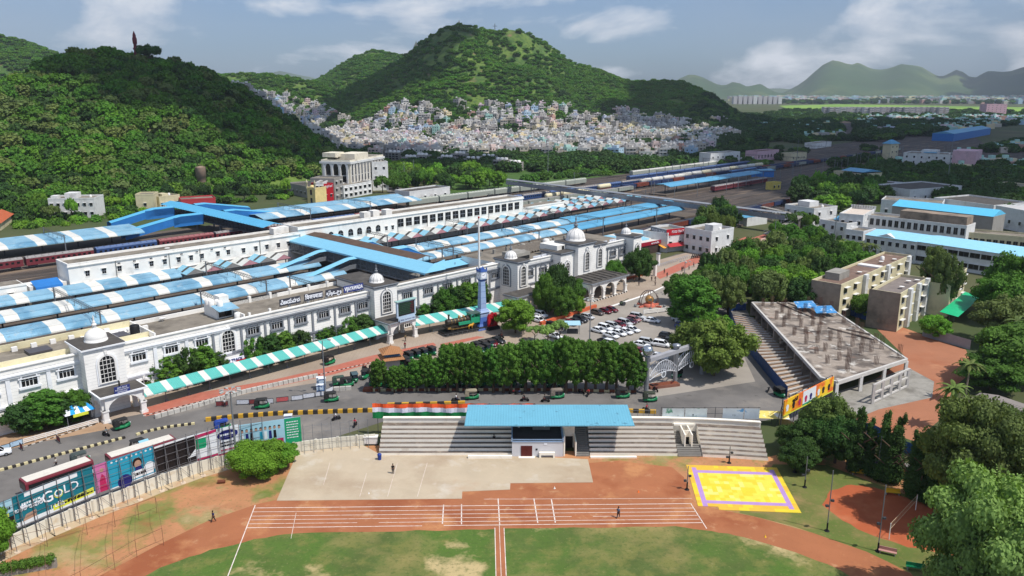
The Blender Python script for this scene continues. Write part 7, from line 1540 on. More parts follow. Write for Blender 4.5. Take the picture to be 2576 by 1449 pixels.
BL('hut','hut with an orange tiled roof at the far left in the trees','hut',(0,560),(28,540),3.5,8,bc,None,par=0,extra=sheetroof(3.5,M('tile_orange',(176,92,58)),-.1,1.1,-.1,1.1,2.5))
BL('store_building','white flat store building behind the far platform canopy','building',(1030,485),(1132,472),6,12,bw,darkroof,(4,1))
wt_=thing('water_tower','round old brown water tower in the wood above the tracks','water tower',G(506,447)[:2]+(0,),0); wt_.location=AT(506,447,470)[:2]+(9,)
MB().lathe([(2.6,-3),(2.6,1.5),(2.9,1.7),(2.9,7.2),(2.9,7.4),(.3,8.0)],(0,0,0),16).done('tank',M('old_tank',(150,128,112),var=.2,stain=((90,74,62),.3,.5,.7,.7)),wt_)
# grey residential blocks with roof tanks (behind the wood, centre)
for i,(x,y,L_) in enumerate([(968,385,34),(1005,379,36),(1040,392,30),(1070,383,34),(1100,397,34),(1135,388,30),(1165,401,40),(1205,395,36),(1240,404,34),(1275,411,30),(1010,397,30)]):
    r_=BL('flats','%s grey weathered flats from the left with white tanks, behind the street trees'%ordn(i),'apartment block',(x,y),(x+L_,y+1),6+(i%3),11,bg_,None,(4,3),kit=KB,group='grey flats behind the wood',extra=lambda r_,L,d,h:[MB().lathe([(1.6,0),(1.6,1.4),(.4,1.8)],(L*t,d*.5,h+.5),10).done('water_tank',white,r_) for t in (.2,.5,.8)])
# --- unfinished concrete building
cn=M('raw_concrete',(154,142,130),rough=.95,var=.22,stain=[((88,80,74),.22,.47,.60,.85),((206,200,190),.4,.57,.66,.8),((160,108,84),.3,.62,.74,.6)])
FC=[Vector(G(x,y,3.6)) for x,y in [(1892,762),(2072,766),(2281,905),(2106,962),(2066,952)]]
for p in FC: p.z=0
cN=sum(FC,Vector())/5; UB=thing('unfinished_building','unfinished concrete building frame with rusty rebar columns on its slab','unfinished building',cN,0)
MB(cN).prism([p[:2] for p in FC][::-1],3.35,3.7).done('slab',cn,UB)
a=MB(cN)
for p,q in zip(FC,FC[1:]+FC[:1]): a.bar(p+Vector((0,0,3.5)),q+Vector((0,0,3.5)),.5,.75)
a.done('edge_beam',M('beam_pale',(196,192,186),var=.1),UB)
def inner(s_,t): return (FC[0].lerp(FC[1],s_)).lerp(FC[4].lerp(FC[2],s_) if False else FC[3].lerp(FC[2],s_),t)
for k in range(11):
    p=FC[0].lerp(FC[4],k/10); MB(cN).box(p.x-.25,p.x+1.6,p.y-.3,p.y+.3,0,3.35).done('column',cn,UB)
for k in range(4):
    p=FC[3].lerp(FC[2],k/3); MB(cN).box(p.x-.3,p.x+.3,p.y-.3,p.y+.3,0,3.35).done('column',white,UB)
for k in range(3): p=FC[4].lerp(FC[3],(k+.5)/3); MB(cN).box(p.x-.3,p.x+.3,p.y-.3,p.y+.3,0,3.35).done('column',cn,UB)
r6=random.Random(6); rb_=M('rebar',(84,58,48),rough=.9)
for i in range(6):
    for j in range(9):
        if r6.random()<.2: continue
        p=inner((i+.5)/6,(j+.5)/9)+Vector((r6.uniform(-.6,.6),r6.uniform(-.6,.6),0)); h=r6.uniform(1.8,3.3); a=MB(cN)
        for dx in (-.3,0,.3):
            for dy in (-.3,.3): a.bar((p.x+dx,p.y+dy,3.7),(p.x+dx*1.1,p.y+dy*1.1,3.7+h),.06,.06)
        for k in range(int(h/.3)): z=3.9+k*.3; a.bar((p.x-.32,p.y-.32,z),(p.x+.32,p.y-.32,z),.03,.03).bar((p.x-.32,p.y+.32,z),(p.x+.32,p.y+.32,z),.03,.03).bar((p.x-.32,p.y-.32,z),(p.x-.32,p.y+.32,z),.03,.03)
        a.done('rebar_column',rb_,UB)
a=MB(cN)
for (s0,t0,s1,t1) in [(.35,0,.6,.3),(.5,0,.75,.28),(.6,.45,.95,.7),(.8,.5,1,.62)]: a.bar(inner(s0,t0)+Vector((0,0,3.9)),inner(s1,t1)+Vector((0,0,3.9)),.3,.4)
a.done('beam',cn,UB)
a=MB(cN); 
for (s0,t0) in [(.62,.12),(.78,.22)]:
    p=inner(s0,t0); a.add([(p.x-2.6,p.y-2.2,4.7),(p.x+2.6,p.y-2.6,4.9),(p.x+2.8,p.y+2.2,5.6),(p.x-2.2,p.y+2.4,5.3)],[(0,1,2,3)])
a.done('tarpaulin',M('tarp_blue',(70,140,196),var=.25,scl=1.5,stain=((210,220,226),.9,.56,.64,.9)),UB)
p,q=FC[3],FC[2]; a=MB(cN)
p=Vector(G(2194,1016)); q=Vector(G(2281,974))
for z in (.3,2.2,4.0): a.bar(p+Vector((0,0,z)),q+Vector((0,0,z)),.3,.35)
for k in range(5): m=p.lerp(q,k/4); a.box(m.x-.25,m.x+.25,m.y-.25,m.y+.25,0,4.15)
a.done('front_frame',MC['beam_pale'],UB)
tf=[G(x,y) for x,y in [(1837,795),(1895,805),(2062,975),(1985,998)]]
sl=MB(); 
for i in range(26):
    t=i/25; A_=Vector(tf[0]).lerp(Vector(tf[3]),t);B_=Vector(tf[1]).lerp(Vector(tf[2]),t); d=(B_-A_).normalized(); n=Vector((-d.y,d.x,0))*.12; sl.prism([(A_-n)[:2],(B_-n)[:2],(B_+n)[:2],(A_+n)[:2]],.3,.6,0)
r_=thing('plinth_beams','pale ground beams between the blue fence and the unfinished building','foundation',(tf[0][0]*.5+tf[2][0]*.5,tf[0][1]*.5+tf[2][1]*.5,0)); r_.location=(0,0,0) if False else r_.location
o=sl.done('beams',MC['beam_pale'],r_); o.location=-r_.location
sheet('foundation_pit',[(1834,790),(1898,800),(2070,985),(1980,1005)],.02,M('pit_earth',(150,124,100),rough=.95,var=.15))
bf=M('blue_sheet_fence',(36,78,138),rough=.6,var=.2,scl=.8,wave=(0,.35,.03),stain=[((150,170,190),.8,.62,.7,.8),((60,70,90),.3,.5,.7,.6)])
def fence(pts,h,label,mt,name='sheet_fence',group='blue sheet fences',pst=2.4):
    P=[Vector(G(*p)) for p in pts]; r_=thing(name,label,'fence',P[0],0,group); a=MB(P[0]); b=MB(P[0])
    for p,q in zip(P[:-1],P[1:]):
        d=q-p; n=max(1,int(d.length/pst)); u=d.normalized(); s=Vector((-u.y,u.x,0))*.04
        for i in range(n):
            m0=p+d*i/n;m1=p+d*(i+1)/n; hh=h+rnd.uniform(-.08,.08); a.add([tuple(m0-s),tuple(m1-s),tuple(m1-s)[:2]+(hh,),tuple(m0-s)[:2]+(hh,)],[(0,1,2,3)]); b.bar(m0+s,m0+s+Vector((0,0,h+.1)),.08,.08)
    a.done('panel',mt,r_); b.done('post',darksteel,r_)
fence([(1832,790),(1850,840),(1895,900),(1940,955),(1980,1003)],2.6,'long blue sheet fence along the lane left of the unfinished building',bf)
fence([(2130,790),(2200,812)],2.4,'blue sheet fence between the unfinished building and the stained end wall',bf)
fence([(2040,1060),(2110,1075),(2190,1095),(2260,1130),(2330,1165)],2.2,'blue sheet fence behind the narrow dark trees',bf)
fence([(2320,845),(2440,880)],2.4,'grey sheet fence with a braced gate at the back of the red earth lot',M('grey_sheet',(150,150,152),var=.12),group='grey fences')
fence([(1960,1068),(2130,1130),(2260,1190),(2420,1290)],1.6,'low yellow stained boundary wall under the dark trees',M('wall_yellow_old',(176,150,96),var=.2,stain=((96,88,76),.4,.5,.7,.7)),'boundary_wall','walls')
simple('sheet_hut','small blue sheet hut with a rolled roof at the lane corner','hut',1852,778,{'wall':(lambda a:a.box(-2.2,2.2,-1.4,1.4,0,2.1),bf),'roof':(lambda a:a.add([(-2.5,-1.7,2.1),(2.5,-1.7,2.1),(2.5,0,2.7),(-2.5,0,2.7),(2.5,1.7,2.1),(-2.5,1.7,2.1)],[(0,1,2,3),(3,2,4,5)]),M('roof_pale_rust',(196,196,190),stain=((150,80,60),.8,.5,.6,.8)))},None,.2)
# orange billboard
A_=Vector(G(1968,1078));B_=Vector(G(2092,1012)); an=math.atan2((B_-A_).y,(B_-A_).x); L=(B_-A_).length; ob_=thing('roadside_billboard','long orange and yellow billboard on a steel frame above the dark trees','billboard',A_,an)
a=MB()
for i in range(9): x=L*i/8; a.bar((x,.4,0),(x,.4,5.6),.12,.12).bar((x,1.3,0),(x,.4,4.6),.08,.08)
for z in (2.4,3.5,4.6,5.6): a.bar((0,.4,z),(L,.4,z),.08,.08)
a.done('frame',darksteel,ob_); MB().box(0,L,0,.2,2.3,5.4).done('panel',M('bb_orange',(226,110,40),rough=.45,stain=[((240,196,40),.22,.46,.54,1)]),ob_)
a=MB(); q2(a,L*.36,L*.62,2.3,5.4,6); q2(a,L*.36,L*.62,2.3,2.9,3,-.03); q2(a,0,L,2.3,2.55,7,-.035)
for i,(x,m) in enumerate([(.06,6),(.18,5),(.30,4),(.42,4),(.52,9),(.68,6),(.78,5),(.9,5)]): disc(a,L*x,3.9,.5,m,-.04); q2(a,L*x-.35,L*x+.35,3.1,3.7,m,-.045)
a.done('print',mats,ob_); text('ఆఫర్ 2023',.9,darkp,ob_,(L*.2,-.06,4.9)) if False else text('ఆఫర్',.9,darkp,ob_,(L*.2,-.06,4.7))
# yellow/white low sign behind stand end
simple('canvas_sign','yellow and white low canopy at the right end of the stand','canopy',1940,1068,{'roof':(lambda a:a.add([(-3,-1,1.6),(3,-1,1.6),(3,1,2.3),(-3,1,2.3)],[(0,1,2,3)]),M('canvas_yellow',(224,204,110),stain=((230,230,226),.3,.5,.56,1))),'post':(lambda a:[a.bar((x,0,0),(x,0,1.9),.08,.08) for x in (-2.8,0,2.8)] and None,darksteel)},None,-.1)
# green canopy and grey shed at the right
simple('green_canopy','long bright green sheet canopy between trees at the right','canopy',2415,795,{'roof':(lambda a:a.add([(-14,-2.2,3.2),(14,-2.2,3.2),(14,2.2,3.8),(-14,2.2,3.8)],[(0,1,2,3)]),M('canopy_green',(30,176,120),rough=.5)),'post':(lambda a:[a.bar((x,0,0),(x,0,3.4),.12,.12) for x in (-13,-7,0,7,13)] and None,steel)},None,hd(2380,820,70,-60))
BL('grey_shed','grey sheet-roofed shed at the right edge behind the big trees','shed',(2423,1022),(2600,1085),4.5,10,bg_,None,par=0,extra=sheetroof(4.5,M('sheet_greybrown',(136,128,122),var=.1,wave=(0,.5,.03)),-.02,1.02,-.1,1.1,1.6))
# hilltop tower and temples
x,y,z=AT(344,150,600); ht=thing('hilltop_tower','tall dark red ornamental tower on the wooded hilltop','tower',(x,y,th(x,y)-3)); h_=103-ht.location.z if False else 24
MB().lathe([(2.2,0),(2.2,4),(1.7,8),(1.5,8.4)],(0,0,0),8).done('base',M('tower_stone',(150,110,112)),ht)
MB().lathe([(1.5,8.4),(1.2,12),(1.8,12.4),(1.8,13.2),(1.2,13.6),(1.1,16),(1.5,16.4),(1.6,20),(1.1,21),(1.2,22),(.7,23.5),(.2,25)],(0,0,0),10).done('shaft',M('tower_maroon',(112,48,58)),ht)
for i,(px_,py_,Y_,s_) in enumerate([(1155,64,1495,3.2),(1047,124,1450,4),(1054,119,1452,3),(1079,104,1460,2.5),(1002,150,1440,2.5),(1120,252,1130,1.6),(1245,73,1495,1.2)]):
    x,y,z=AT(px_,py_,Y_); z=th(x,y); r_=thing('hill_shrine',['white pointed shrine on the summit of the green hill','pale temple spire on the left shoulder of the green hill','smaller temple spire beside the pale one on the left shoulder','small pinkish shrine high on the left ridge','tiny white shrine low on the left ridge','white peaked tent roof at the top of the hillside town','thin mast between the two summits of the green hill'][i],'shrine',(x,y,z-1),0,'shrines on the green hill')
    if i==6: MB().tube((0,0,0),(0,0,16),.5,5).bar((-4,0,12),(4,0,12),.5,.5).done('mast',darksteel,r_)
    else: MB().box(-s_,s_,-s_,s_,0,s_*1.2).done('base',white,r_); MB().lathe([(s_*1.0,s_*1.2),(s_*.85,s_*2.2),(s_*.35,s_*3.2),(.1,s_*4)],(0,0,0),8).done('spire',M('shrine_pale',(214,206,180)),r_)
# ================================================================ TREES
leafm={}
def leaf(name,col,var=.22,st=None): leafm[name]=M('foliage_'+name,col,rough=.75,var=var,scl=.55,spec=.2,rndv=.16,trans=.22,stain=st,wvar=.16)
leaf('mid',(80,120,42)); leaf('dark',(58,88,40)); leaf('bright',(104,148,46)); leaf('olive',(102,120,62)); leaf('hill',(78,122,36)); leaf('yellow',(98,118,50),st=((190,120,36),1.2,.64,.72,.7)); leaf('pale',(128,160,84))
bark=M('bark',(92,76,62),rough=.95,var=.2); barkp=M('bark_pale',(140,128,112),rough=.95,var=.2)
def crownmesh(name,lumps,nleaf,ls,seed,mat,core=.78,zst=1.):
    """lumps: list (x,y,z,rx,rz); leaf quads scattered over lump shells"""
    rg=np.random.default_rng(seed); lumps=[(x,y,z*zst,rx,rz*zst) for x,y,z,rx,rz in lumps]; L=np.array(lumps); wts=L[:,3]**2; wts/=wts.sum(); k=rg.choice(len(L),nleaf,p=wts)
    d=rg.normal(size=(nleaf,3)); d/=np.linalg.norm(d,axis=1)[:,None]; rr=1.12-.45*rg.random(nleaf)
    c=L[k,:3]+d*rr[:,None]*np.stack([L[k,3],L[k,3],L[k,4]],1)
    n=d+rg.normal(size=(nleaf,3))*.55; n[:,2]+=.25; n/=np.linalg.norm(n,axis=1)[:,None]
    t=np.cross(n,rg.normal(size=(nleaf,3))); t/=np.linalg.norm(t,axis=1)[:,None]; b=np.cross(n,t); s=(ls*(.55+.9*rg.random(nleaf)))[:,None]
    v=np.stack([c-t*s-b*s*.6,c+t*s-b*s*.6,c+t*s*.7+b*s*.7,c-t*s*.7+b*s*.7],1).reshape(-1,3)
    f=np.arange(nleaf*4).reshape(-1,4).tolist(); v=v.tolist()
    for (x,y,z,rx,rz) in lumps:   # opaque hearts of the lumps
        b0=len(v); rows=4;cols=7
        for i in range(rows+1):
            for j in range(cols):
                a_=PI*i/rows; e=2*PI*j/cols; q=core*(.9+.2*rg.random()); v.append([x+rx*q*math.sin(a_)*math.cos(e),y+rx*q*math.sin(a_)*math.sin(e),z+rz*q*math.cos(a_)])
        for i in range(rows):
            for j in range(cols): f.append([b0+i*cols+j,b0+i*cols+(j+1)%cols,b0+(i+1)*cols+(j+1)%cols,b0+(i+1)*cols+j])
    me=bpy.data.meshes.new(name); me.from_pydata(v,[],f); me.materials.append(mat); me.update(); return me
def lumpset(kind,seed):
    r=random.Random(seed); out=[]
    if kind=='round':
        for i in range(30):
            a=i*2.4; z=1-2*(i+.5)/30; q=math.sqrt(1-z*z)*.66; q*=r.uniform(.72,1.3); out.append((math.cos(a)*q,math.sin(a)*q,.52+z*.40*r.uniform(.8,1.15),r.uniform(.12,.29),r.uniform(.08,.17)))
        for _ in range(8):
            a=r.uniform(0,2*PI); q=r.random()**.6*.62; z=r.uniform(-.35,.45); out.append((math.cos(a)*q,math.sin(a)*q,.55+z*.7*(1-q*.5),r.uniform(.25,.42),r.uniform(.22,.34)))
    elif kind=='ovate':
        for i in range(64):
            z=.06+.86*(i+.5)/64; w_=.60*(math.sin(PI*min(1,z*.80+.16))**.6); a=i*2.4+r.uniform(-.4,.4); q=w_*r.uniform(.72,1.02); out.append((math.cos(a)*q,math.sin(a)*q,z,r.uniform(.11,.19),r.uniform(.055,.085)))
        out+=[(0,0,.35,.50,.27),(0,0,.62,.46,.24),(0,0,.82,.26,.14)]
    elif kind=='spread':
        for _ in range(18):
            a=r.uniform(0,2*PI); q=r.random()**.5*.85; out.append((math.cos(a)*q,math.sin(a)*q,.45+.35*(1-q*q)+r.uniform(-.12,.1),r.uniform(.2,.36),r.uniform(.15,.24)))
    elif kind=='column':
        for i in range(16):
            z=.06+i/15*.9; out.append((r.uniform(-.12,.12),r.uniform(-.12,.12),z,(.36*(1-z)**.6+.07)*r.uniform(.8,1.2),.1))
    return out
CR={}; ZST={'round':1.25,'ovate':2.1,'column':5.,'spread':1.}
def crown(kind,lod,var,mname):
    key=(kind,lod,var,mname)
    if key not in CR:
        zst=ZST[kind]; n={'near':30000,'hi':13000,'mid':6000,'lo':1600,'far':340}[lod]; ls={'near':.019,'hi':.028,'mid':.036,'lo':.065,'far':.13}[lod]
        sd=hash((kind,var))%1000 if False else (sum(map(ord,kind))*7+var*13)
        CR[key]=crownmesh('crown',lumpset(kind,sd),n,ls,sd,leafm[mname],zst=zst)
    return CR[key]
TR={}
def trunkmesh(kind,var):
    if (kind,var) not in TR:
        r=random.Random(var+5); a=MB(); a.tube((0,0,-.05),(0.01,0,.5),.035,7,0,.022)
        for i in range(5): t=2*PI*i/5+r.random(); a.tube((0,0,.28+.05*i),(math.cos(t)*.32,math.sin(t)*.32,.55+.05*i),.016,5,0,.007)
        o=a.done('t',bark); TR[(kind,var)]=o.data; bpy.data.objects.remove(o)
    return TR[(kind,var)]
def tree(kind,x,y,h,w_,mname,label,group,lod='mid',cz=.22,z=0,name=None,px=True):
    """h height, w_ crown width; crown starts at cz*h"""
    gx,gy=(G(x,y)[:2] if px else (x,y)); v=rnd.randrange(3); r_=thing(name or {'round':'leafy_tree','ovate':'dense_tree','spread':'spreading_tree','column':'columnar_tree'}[kind],label,'tree',(gx,gy,z),rnd.uniform(0,6.28),group)
    sw={'round':.95,'ovate':.72,'spread':1.1,'column':.36}[kind]; s=w_/2/sw
    meshobj('trunk',trunkmesh(kind,v),r_,scale=(max(h*.9,3),max(h*.9,3),h*.9)); 
    meshobj('crown',crown(kind,lod,v,mname),r_,loc=(0,0,h*cz),scale=(s,s,h*(1-cz)/1.02/ZST[kind]))
    return r_
g='dense trees on the median between road and parking'
row=[(956,904,3.6),(990,912,3.2),(1018,913,3.2),(1050,905,3.8),(1076,895,4),(1101,890,3.8),(1128,868,4.6),(1152,872,4.4),(1177,866,4.6),(1201,874,4.2),(1240,868,4.6),(1265,862,4.4),(1288,852,5),(1320,860,4.8),(1345,857,4.8),(1372,850,5),(1397,852,4.8),(1422,848,5),(1447,846,5),(1474,849,5),(1500,857,4.8),(1524,857,4.8),(1551,860,4.8),(1578,862,5),(1598,892,4.4)]
for i,(x,yt,w_) in enumerate(row):
    Y=G(x,986)[1]; h=AT(x,yt,Y)[2]; tree('ovate',x+rnd.uniform(-3,3),986+rnd.uniform(-3,3),h*rnd.uniform(.94,1.08),w_*1.12,'mid','%s dense tree from the left in the row on the median'%ordn(i),g,'hi' if i%2 else 'mid',.17)
g='trees against the station front'
for i,(x,yb_,yt,w_) in enumerate([(75,1085,1010,5.5),(118,1078,985,5),(165,1062,1000,5),(190,1055,985,4),(385,985,905,4.4),(425,975,880,5.5),(465,968,868,5.5),(505,958,862,5.5),(538,950,882,4.5),(635,925,850,4.6),(668,915,838,5),(705,905,830,5.2),(748,893,828,5),(808,878,822,4),(828,872,815,4),(872,862,800,4.6),(905,855,788,5),(935,848,800,4),(1040,815,765,3.6),(1062,812,762,3.6),(1090,803,735,5),(1120,800,725,5.5),(1150,795,722,5),(1180,790,712,5.5),(1203,782,715,5)]):
    Y=G(x,yb_)[1]; h=AT(x,yt,Y)[2]; tree('ovate' if i%3 else 'round',x,yb_,h*1.05,w_*1.6,'mid' if i%2 else 'dark','%s leafy tree from the left against the station wall'%ordn(i) if i<20 else '%s leafy tree from the flagpole, against the station wall'%ordn(24-i),g,'mid',.06)
for x,yb_,yt,w_,m,l,k in [(1297,838,756,12.5,'bright','big round leafy tree beside the red sculpture','round'),(1400,782,668,13,'dark','tallest of the dark trees left of the large porch','round'),(1372,790,690,9,'mid','left tree of the dark clump left of the large porch','round'),(1415,800,720,10,'mid','front tree of the dark clump above the orange planter','round'),(1440,775,700,9,'mid','right tree of the dark clump by the large porch','round'),(1455,790,745,5,'bright','small pale bush at the end of the orange planter','round'),(1542,715,655,9,'mid','tree over the left of the large porch roof','round'),(1608,705,625,13,'dark','large dark tree at the right end of the station','round'),(1738,818,690,16,'mid','large round tree at the right edge of the parking lot, nearer one','ovate'),(1703,762,690,11,'mid','smaller tree at the tip of the parking lot','round'),(1760,790,715,15,'bright','bright green tree behind the parking lot edge','ovate'),(1790,880,790,12,'bright','light green tree between parking and lane','round'),(1795,945,805,20,'yellow','large tree with orange and yellow blossom beside the entrance arch','round'),(1738,912,818,12,'yellow','smaller blossoming tree behind the entrance arch','round'),(1822,915,830,12,'yellow','blossoming tree at the lane side of the parking lot','round')]:
    Y=G(x,yb_)[1]; h=AT(x,yt,Y)[2]; tree(k,x,yb_,h,w_*.85,m,l,None,'hi',.10)
for i,(x,yb_,h) in enumerate([(1345,858,4),(1378,868,5),(1408,862,5.5)]): tree('spread',x,yb_,h,5,'pale','%s thin airy small tree between the big leafy tree and the stall'%ordn(i),'small airy trees','lo',.45)
tree('round',655,1190,5.2,10.5,'bright','broad bright green shrub tree beside the concrete pad',None,'near',-.05,name='shrub_tree'); tree('round',700,1172,4.2,7.5,'bright','smaller right half of the bright green shrub beside the pad',None,'hi',0,name='shrub_tree'); tree('round',-12,1408,7,6,'bright','bright green shrub cut off by the left edge',None,'hi',.1,name='shrub_tree')
hg=thing('hedge_bush','clipped green hedge piece at the lower left over a low wall','hedge',G(60,1440)); MB().box(-3.8,3.8,-.3,.3,0,1.2).done('low_wall',conc,hg); meshobj('foliage',crownmesh('crown',[(x,0,1.2,.8,.7) for x in (-3,-2,-1,0,1,2,3)],2500,.09,5,leafm['mid']),hg); hg.rotation_euler=(0,0,.35)
# large trees at the right
for x,yb_,yt,w_,m,l,k in [(2440,1560,1195,15,'pale','big pale green tree filling the lower right corner','round'),(2560,1540,1230,13,'pale','pale green tree at the lower right edge','round'),(2430,1330,1010,15,'olive','tall sparse dark tree right of the narrow trees','round'),(2530,1330,1040,13,'olive','tall sparse tree at the right edge above the pale green tree','round'),(2078,1140,1000,9,'olive','dark round tree beside the orange billboard','round'),(1990,1140,1075,6,'dark','small dark tree at the corner of the terraces','round'),(2010,1185,1110,7,'dark','dark tree behind the yellow mat','round'),(2035,1155,1060,9,'dark','dark low tree under the orange billboard','round'),(2100,1165,1050,9,'dark','dark tree right of the billboard tree','round'),(2130,1180,1070,6,'dark','dark tree beside the narrow trees','round'),
 (2540,960,820,18,'mid','wide green tree at the right edge behind the palm','round'),(2515,810,690,17,'mid','big round tree at the right behind the green canopy','round'),(2560,800,640,18,'mid','large tree at the right edge above the green canopy','round'),(2530,870,745,16,'olive','brownish tree at the right edge beside the green canopy','round'),(2340,770,620,8,'olive','thin tall tree between the two apartment blocks','round'),(2370,790,640,9,'olive','thin tall tree right of the nearer apartment block','round'),(2172,800,742,8,'mid','round tree between unfinished building and apartment block','round'),(2225,700,640,7,'mid','small tree in front of the first apartment block','round'),(2350,852,795,8,'bright','small tree over the grey fence','round'),(2490,980,900,14,'mid','dense tree behind the grey shed','round')]:
    Y=G(x,yb_)[1]; h=AT(x,yt,Y)[2]; tree(k,x,yb_,h,w_,m,l,None,'near' if x>2400 and yb_>1300 else 'hi',.12 if m!='olive' else .2)
for i,(x,yb_,yt) in enumerate([(2153,1190,1040),(2180,1195,1070),(2215,1205,1052),(2250,1215,1062),(2290,1245,1100),(2310,1255,1110),(2235,1215,1085),(2340,1265,1120)]):
    Y=G(x,yb_)[1]; h=AT(x,yt,Y)[2]; tree('column',x,yb_,h*1.12,2.3,'dark','%s narrow dark columnar tree from the left below the blue fence'%ordn(i),'narrow columnar trees','mid',.03)
def palm(x,y,h,label):
    r_=thing('palm_tree',label,'palm tree',G(x,y),rnd.random()*6,'palm trees'); MB().tube((0,0,0),(.3,0,h),.2,8,0,.13).done('trunk',barkp,r_); a=MB()
    for k in range(22):
        t=2*PI*k/22+rnd.random()*.3; up=rnd.uniform(-.2,.9); L=rnd.uniform(2.6,3.4); pr=None
        for s in range(6):
            q=s/5; p=Vector((.3+math.cos(t)*L*q,math.sin(t)*L*q,h+up*L*q-1.2*L*q*q*.6)); sd_=Vector((-math.sin(t),math.cos(t),0))*(.42*math.sin(PI*min(1,q+.15)))
            if pr: a.add([tuple(pr[0]+pr[1]-Vector((0,0,.15))),tuple(pr[0]),tuple(p),tuple(p+sd_-Vector((0,0,.15)))],[(0,1,2,3)]).add([tuple(pr[0]-pr[1]-Vector((0,0,.15))),tuple(pr[0]),tuple(p),tuple(p-sd_-Vector((0,0,.15)))],[(0,1,2,3)])
            pr=(p,sd_)
    a.done('crown',leafm['olive'],r_)
palm(2385,1080,8,'coconut palm behind the narrow dark trees'); palm(2425,1010,8,'second coconut palm beside the dense right trees'); palm(2545,900,9,'coconut palm at the right edge below the brownish tree')
for i,x in enumerate((2100+12,2130,2152,2172,2190)): palm(x,655+i*3,7,'%s palm from the left in front of the blue-roofed civic building'%ordn(i))
# parkland trees right of the road (each its own tree)
def scatter(P,sp,n,seed,avoid=()):
    r=random.Random(seed); Q=[G(*p)[:2] for p in P]; xs=[q[0] for q in Q]; ys=[q[1] for q in Q]; out=[]; t=0
    while len(out)<n and t<n*60:
        t+=1; x=r.uniform(min(xs),max(xs)); y=r.uniform(min(ys),max(ys))
        if not inpoly(x,y,Q): continue
        if any((x-a)**2+(y-b)**2<sp*sp for a,b in out): continue
        if any(inpoly(x,y,A) for A in avoid): continue
        out.append((x,y))
    return out
FOOT=[]
for o in list(COL.objects):
    if o.type=='EMPTY' and o.get('category') in('building','apartment block','house','shop','shed','tower','unfinished building','hut'):
        w0=[c for c in KIDS.get(o.name,[]) if c.name.startswith(('wall','slab'))]
        if w0:
            bb=[Vector(b) for b in w0[0].bound_box]; mw=Matrix.Translation(o.location)@Matrix.Rotation(o.rotation_euler.z,4,'Z')@Matrix.Translation(w0[0].location)
            x0,x1=min(b.x for b in bb)-2.5,max(b.x for b in bb)+2.5; y0,y1=min(b.y for b in bb)-2.5,max(b.y for b in bb)+2.5
            FOOT.append([tuple((mw@Vector(p))[:2]) for p in ((x0,y0,0),(x1,y0,0),(x1,y1,0),(x0,y1,0))])
def patch(P,sp,n,seed,hr,wr,ms,label,group,lod,kinds=('round','round','spread')):
    pts=scatter(P,sp,n,seed,FOOT); pts.sort(key=lambda p:(p[1]))
    for i,(x,y) in enumerate(pts):
        h=rnd.uniform(*hr); tree(rnd.choice(kinds),x,y,h,rnd.uniform(*wr),rnd.choice(ms),label%ordn(i),group,lod,.1,px=False)
patch([(1745,790),(1760,735),(1900,665),(2010,655),(2075,740),(2040,790),(1880,795)],6.2,34,3,(8,12),(8,12),('mid','bright','dark','olive','mid'),'%s tree from the front in the grove right of the promenade','grove right of the promenade','mid')
patch([(1960,640),(2060,640),(2200,700),(2180,720),(2060,700)],6,16,4,(7,10),(7,10),('mid','dark'),'%s tree from the front between grove and blue-roofed civic building','trees by the civic building','mid')
patch([(1730,640),(1800,622),(1900,590),(1910,560),(1800,555),(1740,600)],6.5,9,5,(8,13),(8,13),('mid','dark','yellow'),'%s tree from the front behind the food shops','trees behind the food shops','mid')
patch([(1930,620),(2040,640),(2060,600),(2030,560),(1990,560)],6,9,6,(6,9),(6,9),('mid','dark'),'%s tree from the front beside the bend of the far road','trees at the road bend','mid')
patch([(2000,520),(2080,545),(2230,520),(2200,470),(2000,490)],8,30,7,(9,13),(10,14),('mid','dark','bright'),'%s tree from the front in the wood behind the civic buildings','wood behind the civic buildings','lo')
patch([(735,500),(1000,490),(1060,470),(1020,440),(880,470)],7,16,8,(8,12),(9,12),('mid','olive'),'%s street tree from the front beside the arched hall','street trees beside the arched hall','lo')
patch([(960,440),(1290,440),(1270,475),(1100,480),(990,470)],7.5,38,9,(9,13),(10,13),('mid','dark','bright'),'%s tree from the front in the wood behind the far platform','wood behind the far platform','lo')
patch([(0,545),(120,560),(240,550),(330,530),(460,520),(560,515),(720,500),(730,480),(500,490),(0,520)],6.5,46,10,(7,11),(7,11),('mid','dark','bright','olive'),'%s tree from the front at the foot of the wooded hill','trees at the foot of the wooded hill','lo')
tree('spread',*AT(377,150,600)[:2],17,19,'dark','lone umbrella-shaped tree beside the hilltop tower',None,'mid',.25,z=th(*AT(377,150,600)[:2])-2,px=False)
